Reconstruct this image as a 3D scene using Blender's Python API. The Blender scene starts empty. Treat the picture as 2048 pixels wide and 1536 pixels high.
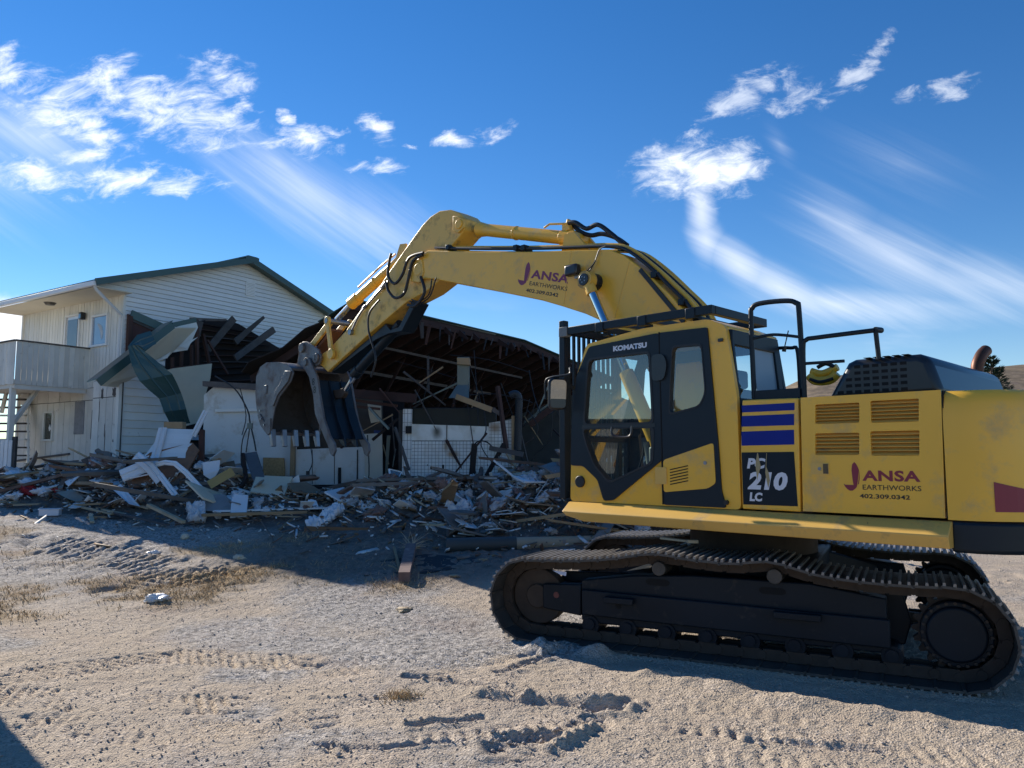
import bpy, bmesh, math, random
import numpy as np
from mathutils import Vector, Matrix, Quaternion, noise as mnoise
random.seed(7); np.random.seed(7)
R = math.radians
scene = bpy.context.scene
col = scene.collection

# ------------------------------------------------------------------ camera
CAM_H, FPX = 1.82, 1539.0
PITCH = math.atan(147 / FPX)
cam_d = bpy.data.cameras.new('camera'); cam = bpy.data.objects.new('camera', cam_d); col.objects.link(cam)
cam.location = (0, 0, CAM_H); cam.rotation_euler = (math.pi / 2 + PITCH, 0, 0)
cam_d.sensor_width = 36; cam_d.lens = 36 * FPX / 2048; cam_d.clip_start = 0.1; cam_d.clip_end = 3000
scene.camera = cam

# ------------------------------------------------------------------ light
SUN_AZ, SUN_EL = -43.6, 26.8            # degrees left of +Y, elevation
sun_dir = Vector((math.sin(R(SUN_AZ)) * math.cos(R(SUN_EL)), math.cos(R(SUN_AZ)) * math.cos(R(SUN_EL)), math.sin(R(SUN_EL))))
sd = bpy.data.lights.new('sun', 'SUN'); sd.energy = 3.6; sd.angle = R(0.53); sd.color = (1.0, 0.93, 0.82)
so = bpy.data.objects.new('sun', sd); col.objects.link(so)
so.rotation_euler = sun_dir.to_track_quat('Z', 'Y').to_euler()
scene.view_settings.view_transform = 'Standard'; scene.view_settings.look = 'None'
scene.view_settings.gamma = 1.0; scene.view_settings.use_curve_mapping = False
scene.view_settings.exposure = 1.05

def ray(px, py):
    u = (px - 1024) / FPX; v = (768 - py) / FPX
    return Vector((u, math.cos(PITCH) - v * math.sin(PITCH), math.sin(PITCH) + v * math.cos(PITCH)))

def at(px, py, Y):
    d = ray(px, py); return Vector((0, 0, CAM_H)) + d * (Y / d.y)

def build_world():
    w = bpy.data.worlds.new('World'); scene.world = w; w.use_nodes = True
    nt = w.node_tree; N = nt.nodes; L = nt.links; N.clear()
    out = N.new('ShaderNodeOutputWorld'); bg = N.new('ShaderNodeBackground'); L.new(bg.outputs[0], out.inputs[0])
    bg.inputs[1].default_value = 0.12
    sky = N.new('ShaderNodeTexSky'); sky.sky_type = 'NISHITA'; sky.sun_disc = False
    sky.sun_elevation = R(SUN_EL); sky.sun_rotation = R(SUN_AZ)
    sky.altitude = 400; sky.air_density = 1.0; sky.dust_density = 0.0; sky.ozone_density = 3.0
    hs = N.new('ShaderNodeHueSaturation'); hs.inputs['Hue'].default_value = 0.507; hs.inputs['Saturation'].default_value = 1.30; hs.inputs['Value'].default_value = 0.58
    L.new(sky.outputs[0], hs.inputs['Color'])
    def M(op, a, b=None, clamp=False):
        n = N.new('ShaderNodeMath'); n.operation = op; n.use_clamp = clamp
        for i, s in enumerate((a, b)):
            if s is None: continue
            if hasattr(s, 'links'): L.new(s, n.inputs[i])
            else: n.inputs[i].default_value = s
        return n.outputs[0]
    def SS(x, lo, hi):
        n = N.new('ShaderNodeMapRange'); n.interpolation_type = 'SMOOTHSTEP'
        n.inputs['From Min'].default_value = lo; n.inputs['From Max'].default_value = hi
        L.new(x, n.inputs['Value']); return n.outputs[0]
    tc = N.new('ShaderNodeTexCoord'); sep = N.new('ShaderNodeSeparateXYZ'); L.new(tc.outputs['Generated'], sep.inputs[0])
    # clouds stand in the directions the photograph looks along: (u, v) are bearings of the view dome to the north
    yy = M('MAXIMUM', sep.outputs[1], 0.08)
    U = M('DIVIDE', sep.outputs[0], yy); V = M('DIVIDE', sep.outputs[2], yy)
    cmb = N.new('ShaderNodeCombineXYZ'); L.new(U, cmb.inputs[0]); L.new(V, cmb.inputs[1])
    UV = cmb.outputs[0]
    wn_ = N.new('ShaderNodeTexNoise'); wn_.inputs['Scale'].default_value = 14.0; wn_.inputs['Detail'].default_value = 7; wn_.inputs['Roughness'].default_value = 0.6; L.new(UV, wn_.inputs['Vector'])
    ws = N.new('ShaderNodeVectorMath'); ws.operation = 'SUBTRACT'; L.new(wn_.outputs['Color'], ws.inputs[0]); ws.inputs[1].default_value = (0.5, 0.5, 0.5)
    wm = N.new('ShaderNodeVectorMath'); wm.operation = 'MULTIPLY'; L.new(ws.outputs[0], wm.inputs[0]); wm.inputs[1].default_value = (0.085, 0.05, 0.0)
    wa = N.new('ShaderNodeVectorMath'); wa.operation = 'ADD'; L.new(UV, wa.inputs[0]); L.new(wm.outputs[0], wa.inputs[1])
    WUV = wa.outputs[0]
    def uv(px, py):
        d = ray(px, py); return d.x / d.y, d.z / d.y
    def noise(scale, detail, rough, stretch=(1, 1), rot=0, dist=0.0, off=0.0):
        m = N.new('ShaderNodeMapping'); m.vector_type = 'TEXTURE'
        m.inputs['Rotation'].default_value = (0, 0, rot); m.inputs['Scale'].default_value = (stretch[0], stretch[1], 1)
        m.inputs['Location'].default_value = (off, off * 0.37, 0)
        L.new(UV, m.inputs['Vector'])
        t = N.new('ShaderNodeTexNoise'); t.inputs['Scale'].default_value = scale; t.inputs['Detail'].default_value = detail
        t.inputs['Roughness'].default_value = rough; t.inputs['Distortion'].default_value = dist
        L.new(m.outputs[0], t.inputs['Vector']); return t.outputs['Fac']
    def blob(px, py, rx, ry, ang=0.0, power=1.0, warp=False):      # ellipse, sizes in photograph pixels, angle counter-clockwise
        u, v = uv(px, py)
        m = N.new('ShaderNodeMapping'); m.vector_type = 'TEXTURE'
        m.inputs['Location'].default_value = (u, v, 0); m.inputs['Rotation'].default_value = (0, 0, R(ang))
        m.inputs['Scale'].default_value = (rx / FPX, ry / FPX, 1); L.new(WUV if warp else UV, m.inputs['Vector'])
        ln = N.new('ShaderNodeVectorMath'); ln.operation = 'LENGTH'; L.new(m.outputs[0], ln.inputs[0])
        o = M('SUBTRACT', 1.0, ln.outputs['Value'], True)
        return o if power == 1.0 else M('MULTIPLY', o, power)
    def mx(items):
        o = items[0]
        for i in items[1:]: o = M('MAXIMUM', o, i)
        return o
    fine = noise(30.0, 12, 0.68, (1.6, 0.75), 0.2, dist=0.5)
    # heaped clouds: (px, py, rx, ry, angle)
    heap = mx([blob(*b, warp=True) for b in (
        (330, 215, 265, 105, -18), (120, 205, 150, 90, -8), (180, 262, 125, 62, -30), (440, 150, 100, 60, -30), (70, 348, 165, 55, -12), (260, 365, 235, 50, -3), (215, 150, 120, 55, 10), (430, 235, 130, 55, -15),
        (175, 312, 90, 36, 0), (0, 140, 75, 95, -20), (598, 284, 105, 42, -5), (760, 262, 58, 40, -35), (755, 337, 75, 26, -5),
        (905, 282, 64, 24, 0), (990, 262, 74, 26, 12), (500, 214, 34, 22, 0), (580, 230, 30, 30, -60), (670, 268, 42, 18, -10), (820, 292, 20, 10, 0), (-250, 300, 260, 190, 0))])
    cn = M('MULTIPLY', M('SUBTRACT', fine, 0.5), 3.2)
    heap_d = SS(M('ADD', cn, M('MULTIPLY', heap, 1.0)), 0.12, 1.45)
    heap_d = M('MULTIPLY', heap_d, SS(heap, 0.0, 0.3))
    head = mx([blob(1400, 342, 175, 92, 2, 1.0, True), blob(1335, 340, 95, 75, 0, 1.0, True), blob(1475, 335, 90, 72, 8, 1.0, True)])
    head_d = M('MULTIPLY', SS(M('ADD', M('MULTIPLY', cn, 0.8), M('MULTIPLY', head, 1.15)), 0.15, 1.35), SS(head, 0.0, 0.2))
    thin = mx([blob(1540, 175, 110, 62, 12, 1.0, True), blob(1480, 205, 100, 46, 15, 1.0, True), blob(1590, 205, 110, 38, 16, 1.0, True), blob(1425, 225, 52, 30, 10, 1.0, True), blob(1710, 150, 90, 34, 40, 1.0, True), blob(1770, 85, 50, 26, 50, 1.0, True),
               blob(1880, 175, 105, 30, 16, 1.0, True), blob(1390, 268, 30, 12, 35, 1.0, True)])
    thin_d = M('MULTIPLY', M('MULTIPLY', SS(M('ADD', cn, M('MULTIPLY', thin, 0.9)), 0.15, 1.2), SS(thin, 0.0, 0.3)), 0.55)
    # fall streaks below the heads
    st1 = noise(7.0, 8, 0.6, (2.4, 0.16), R(-36), 0.35)
    streak = mx([blob(610, 390, 400, 120, -33, 0.95), blob(740, 450, 330, 130, -28, 0.8), blob(560, 330, 190, 60, -35, 0.8), blob(60, 270, 260, 95, -30, 1.0), blob(-60, 330, 420, 260, 0, 0.6)])
    streak_d = M('MULTIPLY', SS(M('ADD', M('MULTIPLY', streak, 0.9), M('MULTIPLY', st1, 1.1)), 0.50, 2.05), 0.66)
    streak_d = M('MULTIPLY', streak_d, SS(streak, 0.0, 0.5))
    st2 = noise(7.0, 8, 0.6, (2.4, 0.15), R(-27), 0.4, 3.0)
    tail = mx([blob(1403, 425, 42, 95, 6, 1.2), blob(1412, 480, 55, 85, 18, 1.0), blob(1480, 530, 150, 56, -36, 1.1), blob(1560, 575, 210, 60, -27, 1.0), blob(1680, 610, 240, 46, -14, 0.8)])
    tail_d = M('MULTIPLY', SS(M('ADD', tail, M('MULTIPLY', st2, 0.9)), 0.48, 1.75), 0.66)
    tail_d = M('MULTIPLY', tail_d, SS(tail, 0.0, 0.4))
    veil = mx([blob(1800, 520, 340, 105, -24, 1.0), blob(1950, 565, 440, 95, -12, 0.95), blob(1700, 450, 210, 85, -36, 0.8), blob(1560, 290, 34, 90, 28, 0.45), blob(1850, 610, 500, 60, -3, 0.7), blob(1800, 330, 260, 130, -20, 0.35)])
    veil_d = M('MULTIPLY', SS(M('ADD', M('MULTIPLY', veil, 0.85), M('MULTIPLY', st2, 1.1)), 0.48, 2.05), 0.62)
    veil_d = M('MULTIPLY', veil_d, SS(veil, 0.0, 0.5))
    low = M('MULTIPLY', SS(noise(4.0, 5, 0.55, (1.5, 0.3), 0, 0.2, 9.0), 0.56, 0.8), M('MULTIPLY', SS(V, 0.0, 0.06), M('SUBTRACT', 1.0, SS(V, 0.1, 0.24))))
    low_d = M('ADD', M('MULTIPLY', low, 0.35), M('MULTIPLY', M('SUBTRACT', 1.0, SS(V, 0.02, 0.30)), 0.05))
    west = mx([blob(-60, 655, 260, 95, 0, 1.2)])
    west_d = SS(M('ADD', west, M('MULTIPLY', fine, 0.5)), 0.4, 0.95)
    west_d = M('MULTIPLY', west_d, SS(west, 0.0, 0.3))
    dens = heap_d
    for d in (head_d, thin_d, streak_d, tail_d, veil_d, low_d, west_d):
        dens = M('SUBTRACT', M('ADD', dens, d), M('MULTIPLY', dens, d))
    north = SS(sep.outputs[1], 0.12, 0.3)
    dens = M('MULTIPLY', dens, north, True)
    mix = N.new('ShaderNodeMix'); mix.data_type = 'RGBA'
    L.new(dens, mix.inputs['Factor']); L.new(hs.outputs[0], mix.inputs['A'])
    mix.inputs['B'].default_value = (4.7, 4.95, 5.3, 1)
    L.new(mix.outputs['Result'], bg.inputs[0])
build_world()

# ------------------------------------------------------------------ materials
MATS = {}
def mat(name, color, rough=0.6, metal=0.0, var=0.15, vscale=3.0, bump=0.0, bscale=40.0, dirt=None, dirt_amt=0.0, dscale=2.5, spec=0.5, stretch=None, rv=0.0, chips=None):
    if name in MATS: return MATS[name]
    m = bpy.data.materials.new(name); m.use_nodes = True; MATS[name] = m
    nt = m.node_tree; N = nt.nodes; L = nt.links; b = N['Principled BSDF']
    b.inputs['Roughness'].default_value = rough; b.inputs['Metallic'].default_value = metal
    b.inputs['Specular IOR Level'].default_value = spec
    tc = N.new('ShaderNodeTexCoord'); mp = N.new('ShaderNodeMapping'); L.new(tc.outputs['Object'], mp.inputs[0])
    if stretch: mp.inputs['Scale'].default_value = stretch
    oi = N.new('ShaderNodeObjectInfo')
    nz = N.new('ShaderNodeTexNoise'); nz.noise_dimensions = '4D'; nz.inputs['Scale'].default_value = vscale; nz.inputs['Detail'].default_value = 6
    wv = N.new('ShaderNodeMath'); wv.operation = 'MULTIPLY'; L.new(oi.outputs['Random'], wv.inputs[0]); wv.inputs[1].default_value = 50
    L.new(mp.outputs[0], nz.inputs['Vector']); L.new(wv.outputs[0], nz.inputs['W'])
    mx = N.new('ShaderNodeMix'); mx.data_type = 'RGBA'
    c = Vector(color[:3])
    mx.inputs['A'].default_value = (*[max(0, x * (1 - var * 1.6)) for x in c], 1); mx.inputs['B'].default_value = (*[min(1, x * (1 + var * 1.6)) for x in c], 1)
    L.new(nz.outputs['Fac'], mx.inputs['Factor']); last = mx.outputs['Result']
    if dirt is not None:
        n2 = N.new('ShaderNodeTexNoise'); n2.noise_dimensions = '4D'; n2.inputs['Scale'].default_value = dscale; n2.inputs['Detail'].default_value = 9; n2.inputs['Roughness'].default_value = 0.68
        L.new(mp.outputs[0], n2.inputs['Vector']); L.new(wv.outputs[0], n2.inputs['W'])
        rp = N.new('ShaderNodeMapRange'); rp.inputs['From Min'].default_value = 0.72 - dirt_amt * 0.5; rp.inputs['From Max'].default_value = 0.84 - dirt_amt * 0.3
        L.new(n2.outputs['Fac'], rp.inputs['Value'])
        m2 = N.new('ShaderNodeMix'); m2.data_type = 'RGBA'; L.new(rp.outputs[0], m2.inputs['Factor']); L.new(last, m2.inputs['A']); m2.inputs['B'].default_value = (*dirt, 1)
        last = m2.outputs['Result']
        rr = N.new('ShaderNodeMapRange'); rr.inputs['To Min'].default_value = rough; rr.inputs['To Max'].default_value = min(1, rough + 0.4)
        L.new(rp.outputs[0], rr.inputs['Value']); L.new(rr.outputs[0], b.inputs['Roughness'])
    if chips is not None:                       # small knocks through the paint
        n3 = N.new('ShaderNodeTexNoise'); n3.inputs['Scale'].default_value = 17; n3.inputs['Detail'].default_value = 5; n3.inputs['Roughness'].default_value = 0.75; L.new(mp.outputs[0], n3.inputs['Vector'])
        r3 = N.new('ShaderNodeMapRange'); r3.inputs['From Min'].default_value = 0.67; r3.inputs['From Max'].default_value = 0.71; L.new(n3.outputs['Fac'], r3.inputs['Value'])
        m3 = N.new('ShaderNodeMix'); m3.data_type = 'RGBA'; L.new(r3.outputs[0], m3.inputs['Factor']); L.new(last, m3.inputs['A']); m3.inputs['B'].default_value = (*chips, 1); last = m3.outputs['Result']
    if rv:                                      # every piece of its own shade
        v1 = N.new('ShaderNodeMapRange'); v1.inputs['To Min'].default_value = 1 - rv; v1.inputs['To Max'].default_value = 1 + rv * 0.6; L.new(oi.outputs['Random'], v1.inputs['Value'])
        h1 = N.new('ShaderNodeHueSaturation'); L.new(v1.outputs[0], h1.inputs['Value']); L.new(last, h1.inputs['Color']); last = h1.outputs['Color']
    L.new(last, b.inputs['Base Color'])
    if bump:
        bn = N.new('ShaderNodeTexNoise'); bn.inputs['Scale'].default_value = bscale; bn.inputs['Detail'].default_value = 6
        L.new(mp.outputs[0], bn.inputs['Vector'])
        bp = N.new('ShaderNodeBump'); bp.inputs['Strength'].default_value = bump; bp.inputs['Distance'].default_value = 0.02
        L.new(bn.outputs['Fac'], bp.inputs['Height']); L.new(bp.outputs[0], b.inputs['Normal'])
    return m

yellow = mat('yellow_paint', (0.86, 0.47, 0.050), 0.30, var=0.07, vscale=1.2, dirt=(0.50, 0.34, 0.15), dirt_amt=0.38, dscale=3.0)
yellow_worn = mat('worn_yellow_paint', (0.76, 0.45, 0.075), 0.40, var=0.1, vscale=2.0, dirt=(0.18, 0.13, 0.08), dirt_amt=0.40, dscale=5, chips=(0.07, 0.05, 0.035))
yellow_tan = mat('scuffed_yellow_paint', (0.70, 0.42, 0.10), 0.36, var=0.08, vscale=2, dirt=(0.32, 0.22, 0.11), dirt_amt=0.32, dscale=4, chips=(0.20, 0.13, 0.06))
dark_paint = mat('dark_grey_paint', (0.010, 0.017, 0.025), 0.42, var=0.15, vscale=2, dirt=(0.05, 0.05, 0.05), dirt_amt=0.08, dscale=4, spec=0.28)
black_paint = mat('black_paint', (0.018, 0.020, 0.024), 0.3, var=0.2, vscale=3)
frame_paint = mat('undercarriage_paint', (0.008, 0.013, 0.020), 0.5, var=0.35, vscale=2, dirt=(0.085, 0.068, 0.052), dirt_amt=0.30, dscale=5, spec=0.25)
steel_shoe = mat('worn_shoe_steel', (0.075, 0.070, 0.066), 0.5, 0.35, var=0.3, vscale=6, dirt=(0.16, 0.125, 0.095), dirt_amt=0.38, dscale=7, bump=0.2, bscale=60)
rust_steel = mat('rusty_link_steel', (0.050, 0.034, 0.025), 0.7, 0.2, var=0.35, vscale=8, dirt=(0.085, 0.066, 0.052), dirt_amt=0.35, dscale=6)
bucket_steel = mat('scoured_bucket_steel', (0.145, 0.142, 0.145), 0.5, 0.35, var=0.3, vscale=3, dirt=(0.15, 0.105, 0.08), dirt_amt=0.45, dscale=4, bump=0.35, bscale=22, chips=(0.30, 0.30, 0.31))
bucket_inner = mat('bucket_inside_steel', (0.075, 0.066, 0.060), 0.7, 0.2, var=0.35, vscale=3, dirt=(0.05, 0.032, 0.025), dirt_amt=0.4, dscale=3)
chrome = mat('chromed_rod', (0.62, 0.64, 0.68), 0.12, 1.0, var=0.03)
bright_steel = mat('bright_steel', (0.27, 0.275, 0.29), 0.4, 0.7, var=0.15, vscale=8)
rubber = mat('black_rubber', (0.014, 0.014, 0.016), 0.5, var=0.2)
blue_decal = mat('blue_decal', (0.002, 0.014, 0.21), 0.35, var=0.1, spec=0.25)
black_decal = mat('black_decal', (0.006, 0.012, 0.020), 0.4, var=0.2, vscale=4, spec=0.25)
white_decal = mat('pale_decal', (0.62, 0.64, 0.70), 0.4, var=0.08)
red_decal = mat('maroon_decal', (0.235, 0.018, 0.040), 0.4, var=0.05)
plum_decal = mat('plum_decal', (0.20, 0.022, 0.085), 0.45, var=0.05)
ink_decal = mat('black_ink_decal', (0.016, 0.014, 0.013), 0.5, var=0.05)
seat_fabric = mat('seat_fabric', (0.05, 0.055, 0.06), 0.9, var=0.2)
grey_plastic = mat('grey_plastic', (0.17, 0.18, 0.18), 0.55, var=0.08)
exhaust_rust = mat('rusty_exhaust', (0.12, 0.05, 0.03), 0.5, 0.6, var=0.4, vscale=6, dirt=(0.03, 0.025, 0.02), dirt_amt=0.4)
grating_dark = mat('recess_black', (0.006, 0.006, 0.007), 0.9, var=0.1)

def glass_mat(name, tint, refl=0.9, rough=0.02, opacity=0.25, body=(0.02, 0.03, 0.03)):
    m = bpy.data.materials.new(name); m.use_nodes = True; MATS[name] = m
    nt = m.node_tree; N = nt.nodes; L = nt.links; N.clear()
    out = N.new('ShaderNodeOutputMaterial'); tr = N.new('ShaderNodeBsdfTransparent'); tr.inputs[0].default_value = (*tint, 1)
    gl = N.new('ShaderNodeBsdfGlossy'); gl.inputs['Roughness'].default_value = rough; gl.inputs[0].default_value = (refl, refl, refl, 1)
    df = N.new('ShaderNodeBsdfDiffuse'); df.inputs[0].default_value = (*body, 1)
    lw = N.new('ShaderNodeLayerWeight'); lw.inputs[0].default_value = 0.5
    pw = N.new('ShaderNodeMath'); pw.operation = 'POWER'; L.new(lw.outputs['Facing'], pw.inputs[0]); pw.inputs[1].default_value = 3.0
    fr = N.new('ShaderNodeMapRange'); fr.inputs['To Min'].default_value = 0.13; fr.inputs['To Max'].default_value = 0.95; L.new(pw.outputs[0], fr.inputs[0])
    m0 = N.new('ShaderNodeMixShader'); m0.inputs[0].default_value = opacity; L.new(tr.outputs[0], m0.inputs[1]); L.new(df.outputs[0], m0.inputs[2])
    ms = N.new('ShaderNodeMixShader'); L.new(fr.outputs[0], ms.inputs[0]); L.new(m0.outputs[0], ms.inputs[1]); L.new(gl.outputs[0], ms.inputs[2])
    L.new(ms.outputs[0], out.inputs[0]); return m
cab_glass = glass_mat('cab_glass', (0.80, 0.90, 0.86), opacity=0.05, body=(0.25, 0.30, 0.28))
house_glass = glass_mat('house_glass', (0.35, 0.38, 0.40), opacity=0.4)

# ------------------------------------------------------------------ mesh helpers
class MB:
    def __init__(s): s.bm = bmesh.new()
    def add(s, verts, faces):
        vs = [s.bm.verts.new(v) for v in verts]
        for f in faces:
            try: s.bm.faces.new([vs[i] for i in f])
            except ValueError: pass
        return s
    def box(s, c, size, rot=None):
        hx, hy, hz = size[0] / 2, size[1] / 2, size[2] / 2; c = Vector(c)
        vs = [Vector((x, y, z)) for x in (-hx, hx) for y in (-hy, hy) for z in (-hz, hz)]
        if rot is not None: vs = [rot @ v for v in vs]
        return s.add([c + v for v in vs], [(0, 1, 3, 2), (4, 6, 7, 5), (0, 4, 5, 1), (2, 3, 7, 6), (0, 2, 6, 4), (1, 5, 7, 3)])
    def beam(s, p0, p1, w, h, up=(0, 0, 1), taper=1.0):
        p0, p1 = Vector(p0), Vector(p1); d = (p1 - p0); 
        if d.length < 1e-6: return s
        d.normalize(); u = Vector(up)
        if abs(d.dot(u)) > 0.98: u = Vector((1, 0, 0))
        r = d.cross(u).normalized(); u = r.cross(d).normalized()
        vs = []
        for p, k in ((p0, 1.0), (p1, taper)):
            for a, b in ((-1, -1), (1, -1), (1, 1), (-1, 1)): vs.append(p + r * (a * w / 2 * k) + u * (b * h / 2 * k))
        return s.add(vs, [(3, 2, 1, 0), (4, 5, 6, 7), (0, 1, 5, 4), (1, 2, 6, 5), (2, 3, 7, 6), (3, 0, 4, 7)])
    def cyl(s, p0, p1, r0, r1=None, seg=20, cap=True):
        r1 = r0 if r1 is None else r1
        p0, p1 = Vector(p0), Vector(p1); d = (p1 - p0).normalized()
        u = Vector((0, 0, 1)) if abs(d.z) < 0.9 else Vector((1, 0, 0))
        a = d.cross(u).normalized(); b = d.cross(a)
        vs = []
        for p, r in ((p0, r0), (p1, r1)):
            for i in range(seg):
                t = 2 * math.pi * i / seg; vs.append(p + a * (r * math.cos(t)) + b * (r * math.sin(t)))
        fs = [(i, (i + 1) % seg, seg + (i + 1) % seg, seg + i) for i in range(seg)]
        if cap: fs += [tuple(range(seg - 1, -1, -1)), tuple(range(seg, 2 * seg))]
        return s.add(vs, fs)
    def tube(s, pts, r, seg=8, r_end=None):
        pts = [Vector(p) for p in pts]; n = len(pts); rings = []; prev = None
        for i, p in enumerate(pts):
            d = (pts[min(i + 1, n - 1)] - pts[max(i - 1, 0)]).normalized()
            if prev is None:
                u = Vector((0, 0, 1)) if abs(d.z) < 0.9 else Vector((1, 0, 0)); a = d.cross(u).normalized()
            else: a = (prev - d * prev.dot(d)).normalized()
            prev = a; b = d.cross(a); rr = r if r_end is None else r + (r_end - r) * i / (n - 1)
            rings.append([p + a * (rr * math.cos(2 * math.pi * k / seg)) + b * (rr * math.sin(2 * math.pi * k / seg)) for k in range(seg)])
        vs = [v for rg in rings for v in rg]
        fs = [(i * seg + k, i * seg + (k + 1) % seg, (i + 1) * seg + (k + 1) % seg, (i + 1) * seg + k) for i in range(n - 1) for k in range(seg)]
        fs += [tuple(range(seg - 1, -1, -1)), tuple((n - 1) * seg + k for k in range(seg))]
        return s.add(vs, fs)
    def prism(s, prof, y0, y1):                 # profile in (x, z), extruded along y
        n = len(prof)
        vs = [(p[0], y0, p[1]) for p in prof] + [(p[0], y1, p[1]) for p in prof]
        return s.add(vs, [tuple(range(n)), tuple(range(2 * n - 1, n - 1, -1))] + [(i, n + i, n + (i + 1) % n, (i + 1) % n) for i in range(n)])
    def prism_z(s, prof, z0, z1, top_scale=1.0):
        n = len(prof); cx = sum(p[0] for p in prof) / n; cy = sum(p[1] for p in prof) / n
        vs = [(p[0], p[1], z0) for p in prof] + [(cx + (p[0] - cx) * top_scale, cy + (p[1] - cy) * top_scale, z1) for p in prof]
        return s.add(vs, [tuple(range(n)), tuple(range(2 * n - 1, n - 1, -1))] + [(i, n + i, n + (i + 1) % n, (i + 1) % n) for i in range(n)])
    def slab(s, pts, thick, direction=None):    # any planar-ish polygon given a thickness
        pts = [Vector(p) for p in pts]; n = len(pts)
        nr = Vector((0, 0, 0))
        for i in range(n): nr += pts[i].cross(pts[(i + 1) % n])
        nr.normalize()
        if thick == 0: return s.add(pts, [tuple(range(n))])
        d = (Vector(direction).normalized() if direction is not None else -nr) * thick
        vs = pts + [p + d for p in pts]
        return s.add(vs, [tuple(range(n)), tuple(range(2 * n - 1, n - 1, -1))] + [(i, n + i, n + (i + 1) % n, (i + 1) % n) for i in range(n)])
    def build(s, name, m, parent=None, smooth=True, bevel=0.0, seg=2, props=None):
        bmesh.ops.recalc_face_normals(s.bm, faces=s.bm.faces)
        me = bpy.data.meshes.new(name); s.bm.to_mesh(me); s.bm.free()
        return link_mesh(name, me, m, parent, smooth, bevel, seg)

def link_mesh(name, me, m, parent=None, smooth=True, bevel=0.0, seg=2):
    ms = m if isinstance(m, (list, tuple)) else [m]
    for k in ms: me.materials.append(k)
    if smooth and len(me.polygons):
        me.polygons.foreach_set('use_smooth', [True] * len(me.polygons)); me.set_sharp_from_angle(angle=R(38))
    o = bpy.data.objects.new(name, me); col.objects.link(o)
    if parent is not None: o.parent = parent
    if bevel:
        md = o.modifiers.new('bevel', 'BEVEL'); md.width = bevel; md.segments = seg; md.limit_method = 'ANGLE'; md.angle_limit = R(40)
    return o

def smooth_path(pts, n=6):
    pts = [Vector(p) for p in pts]; P = [pts[0]] + pts + [pts[-1]]; out = []
    for i in range(1, len(P) - 2):
        for k in range(n):
            t = k / n; a, b, c, d = P[i - 1], P[i], P[i + 1], P[i + 2]
            out.append(0.5 * ((2 * b) + (c - a) * t + (2 * a - 5 * b + 4 * c - d) * t * t + (3 * b - a - 3 * c + d) * t ** 3))
    out.append(pts[-1]); return out

def round_poly(pts, r, n=3):
    out = []; N_ = len(pts)
    for i in range(N_):
        p = Vector((pts[i][0], pts[i][1])); a = Vector(pts[i - 1][:2]); b = Vector(pts[(i + 1) % N_][:2])
        da, db = (a - p), (b - p); rr = min(r, da.length * 0.45, db.length * 0.45)
        s_, e_ = p + da.normalized() * rr, p + db.normalized() * rr
        for k in range(n + 1):
            t = k / n; q = s_ * (1 - t) ** 2 + p * 2 * t * (1 - t) + e_ * t * t; out.append((q.x, q.y))
    return out

def plate(name, outer, holes, thick, m, parent, y, bevel=0.0):
    """flat plate in the (x, z) plane with holes, from y towards -y"""
    cu = bpy.data.curves.new(name, 'CURVE'); cu.dimensions = '2D'; cu.fill_mode = 'BOTH'; cu.extrude = thick / 2
    for loop in [outer] + list(holes):
        sp = cu.splines.new('POLY'); sp.points.add(len(loop) - 1); sp.use_cyclic_u = True
        for p, q in zip(sp.points, loop): p.co = (q[0], q[1], 0, 1)
    t = bpy.data.objects.new('tmp', cu); col.objects.link(t)
    dg = bpy.context.evaluated_depsgraph_get(); me = bpy.data.meshes.new_from_object(t.evaluated_get(dg))
    bpy.data.objects.remove(t); bpy.data.curves.remove(cu)
    me.transform(Matrix(((1, 0, 0, 0), (0, 0, -1, y - thick / 2), (0, 1, 0, 0), (0, 0, 0, 1))))
    me.name = name; me.materials.clear()
    return link_mesh(name, me, m, parent, False, bevel)

def text(body, name, m, parent, box, y, bold=0.0, shear=0.0, lift=0.002, space=1.0):
    """lettering on a plane of constant y, read from +y; box = (a at the left edge, a at the right edge, z low, z high)"""
    cu = bpy.data.curves.new(name, 'FONT'); cu.body = body; cu.size = 1; cu.offset = bold; cu.shear = shear; cu.extrude = 0.0; cu.resolution_u = 3; cu.space_character = space
    t = bpy.data.objects.new('tmp', cu); col.objects.link(t)
    dg = bpy.context.evaluated_depsgraph_get(); me = bpy.data.meshes.new_from_object(t.evaluated_get(dg))
    bpy.data.objects.remove(t); bpy.data.curves.remove(cu)
    xs = [v.co.x for v in me.vertices]; ys = [v.co.y for v in me.vertices]
    a0, a1, z0, z1 = box; sx = (a1 - a0) / (max(xs) - min(xs)); sy = (z1 - z0) / (max(ys) - min(ys))
    for v in me.vertices: v.co = ((a0 + (v.co.x - min(xs)) * sx), y + lift, z0 + (v.co.y - min(ys)) * sy)
    me.name = name; me.materials.clear(); return link_mesh(name, me, m, parent, False)

def tag(o, label=None, cat=None, group=None, kind=None):
    if label: o['label'] = label
    if cat: o['category'] = cat
    if group: o['group'] = group
    if kind: o['kind'] = kind
    return o
def empty(name, loc, rz=0.0):
    o = bpy.data.objects.new(name, None); col.objects.link(o); o.location = loc; o.rotation_euler = (0, 0, rz); o.empty_display_size = 0.3; return o
def copy_part(src, parent, mtx=None):
    c = src.copy(); col.objects.link(c); c.parent = parent
    if mtx is not None: c.matrix_local = mtx
    return c
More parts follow.
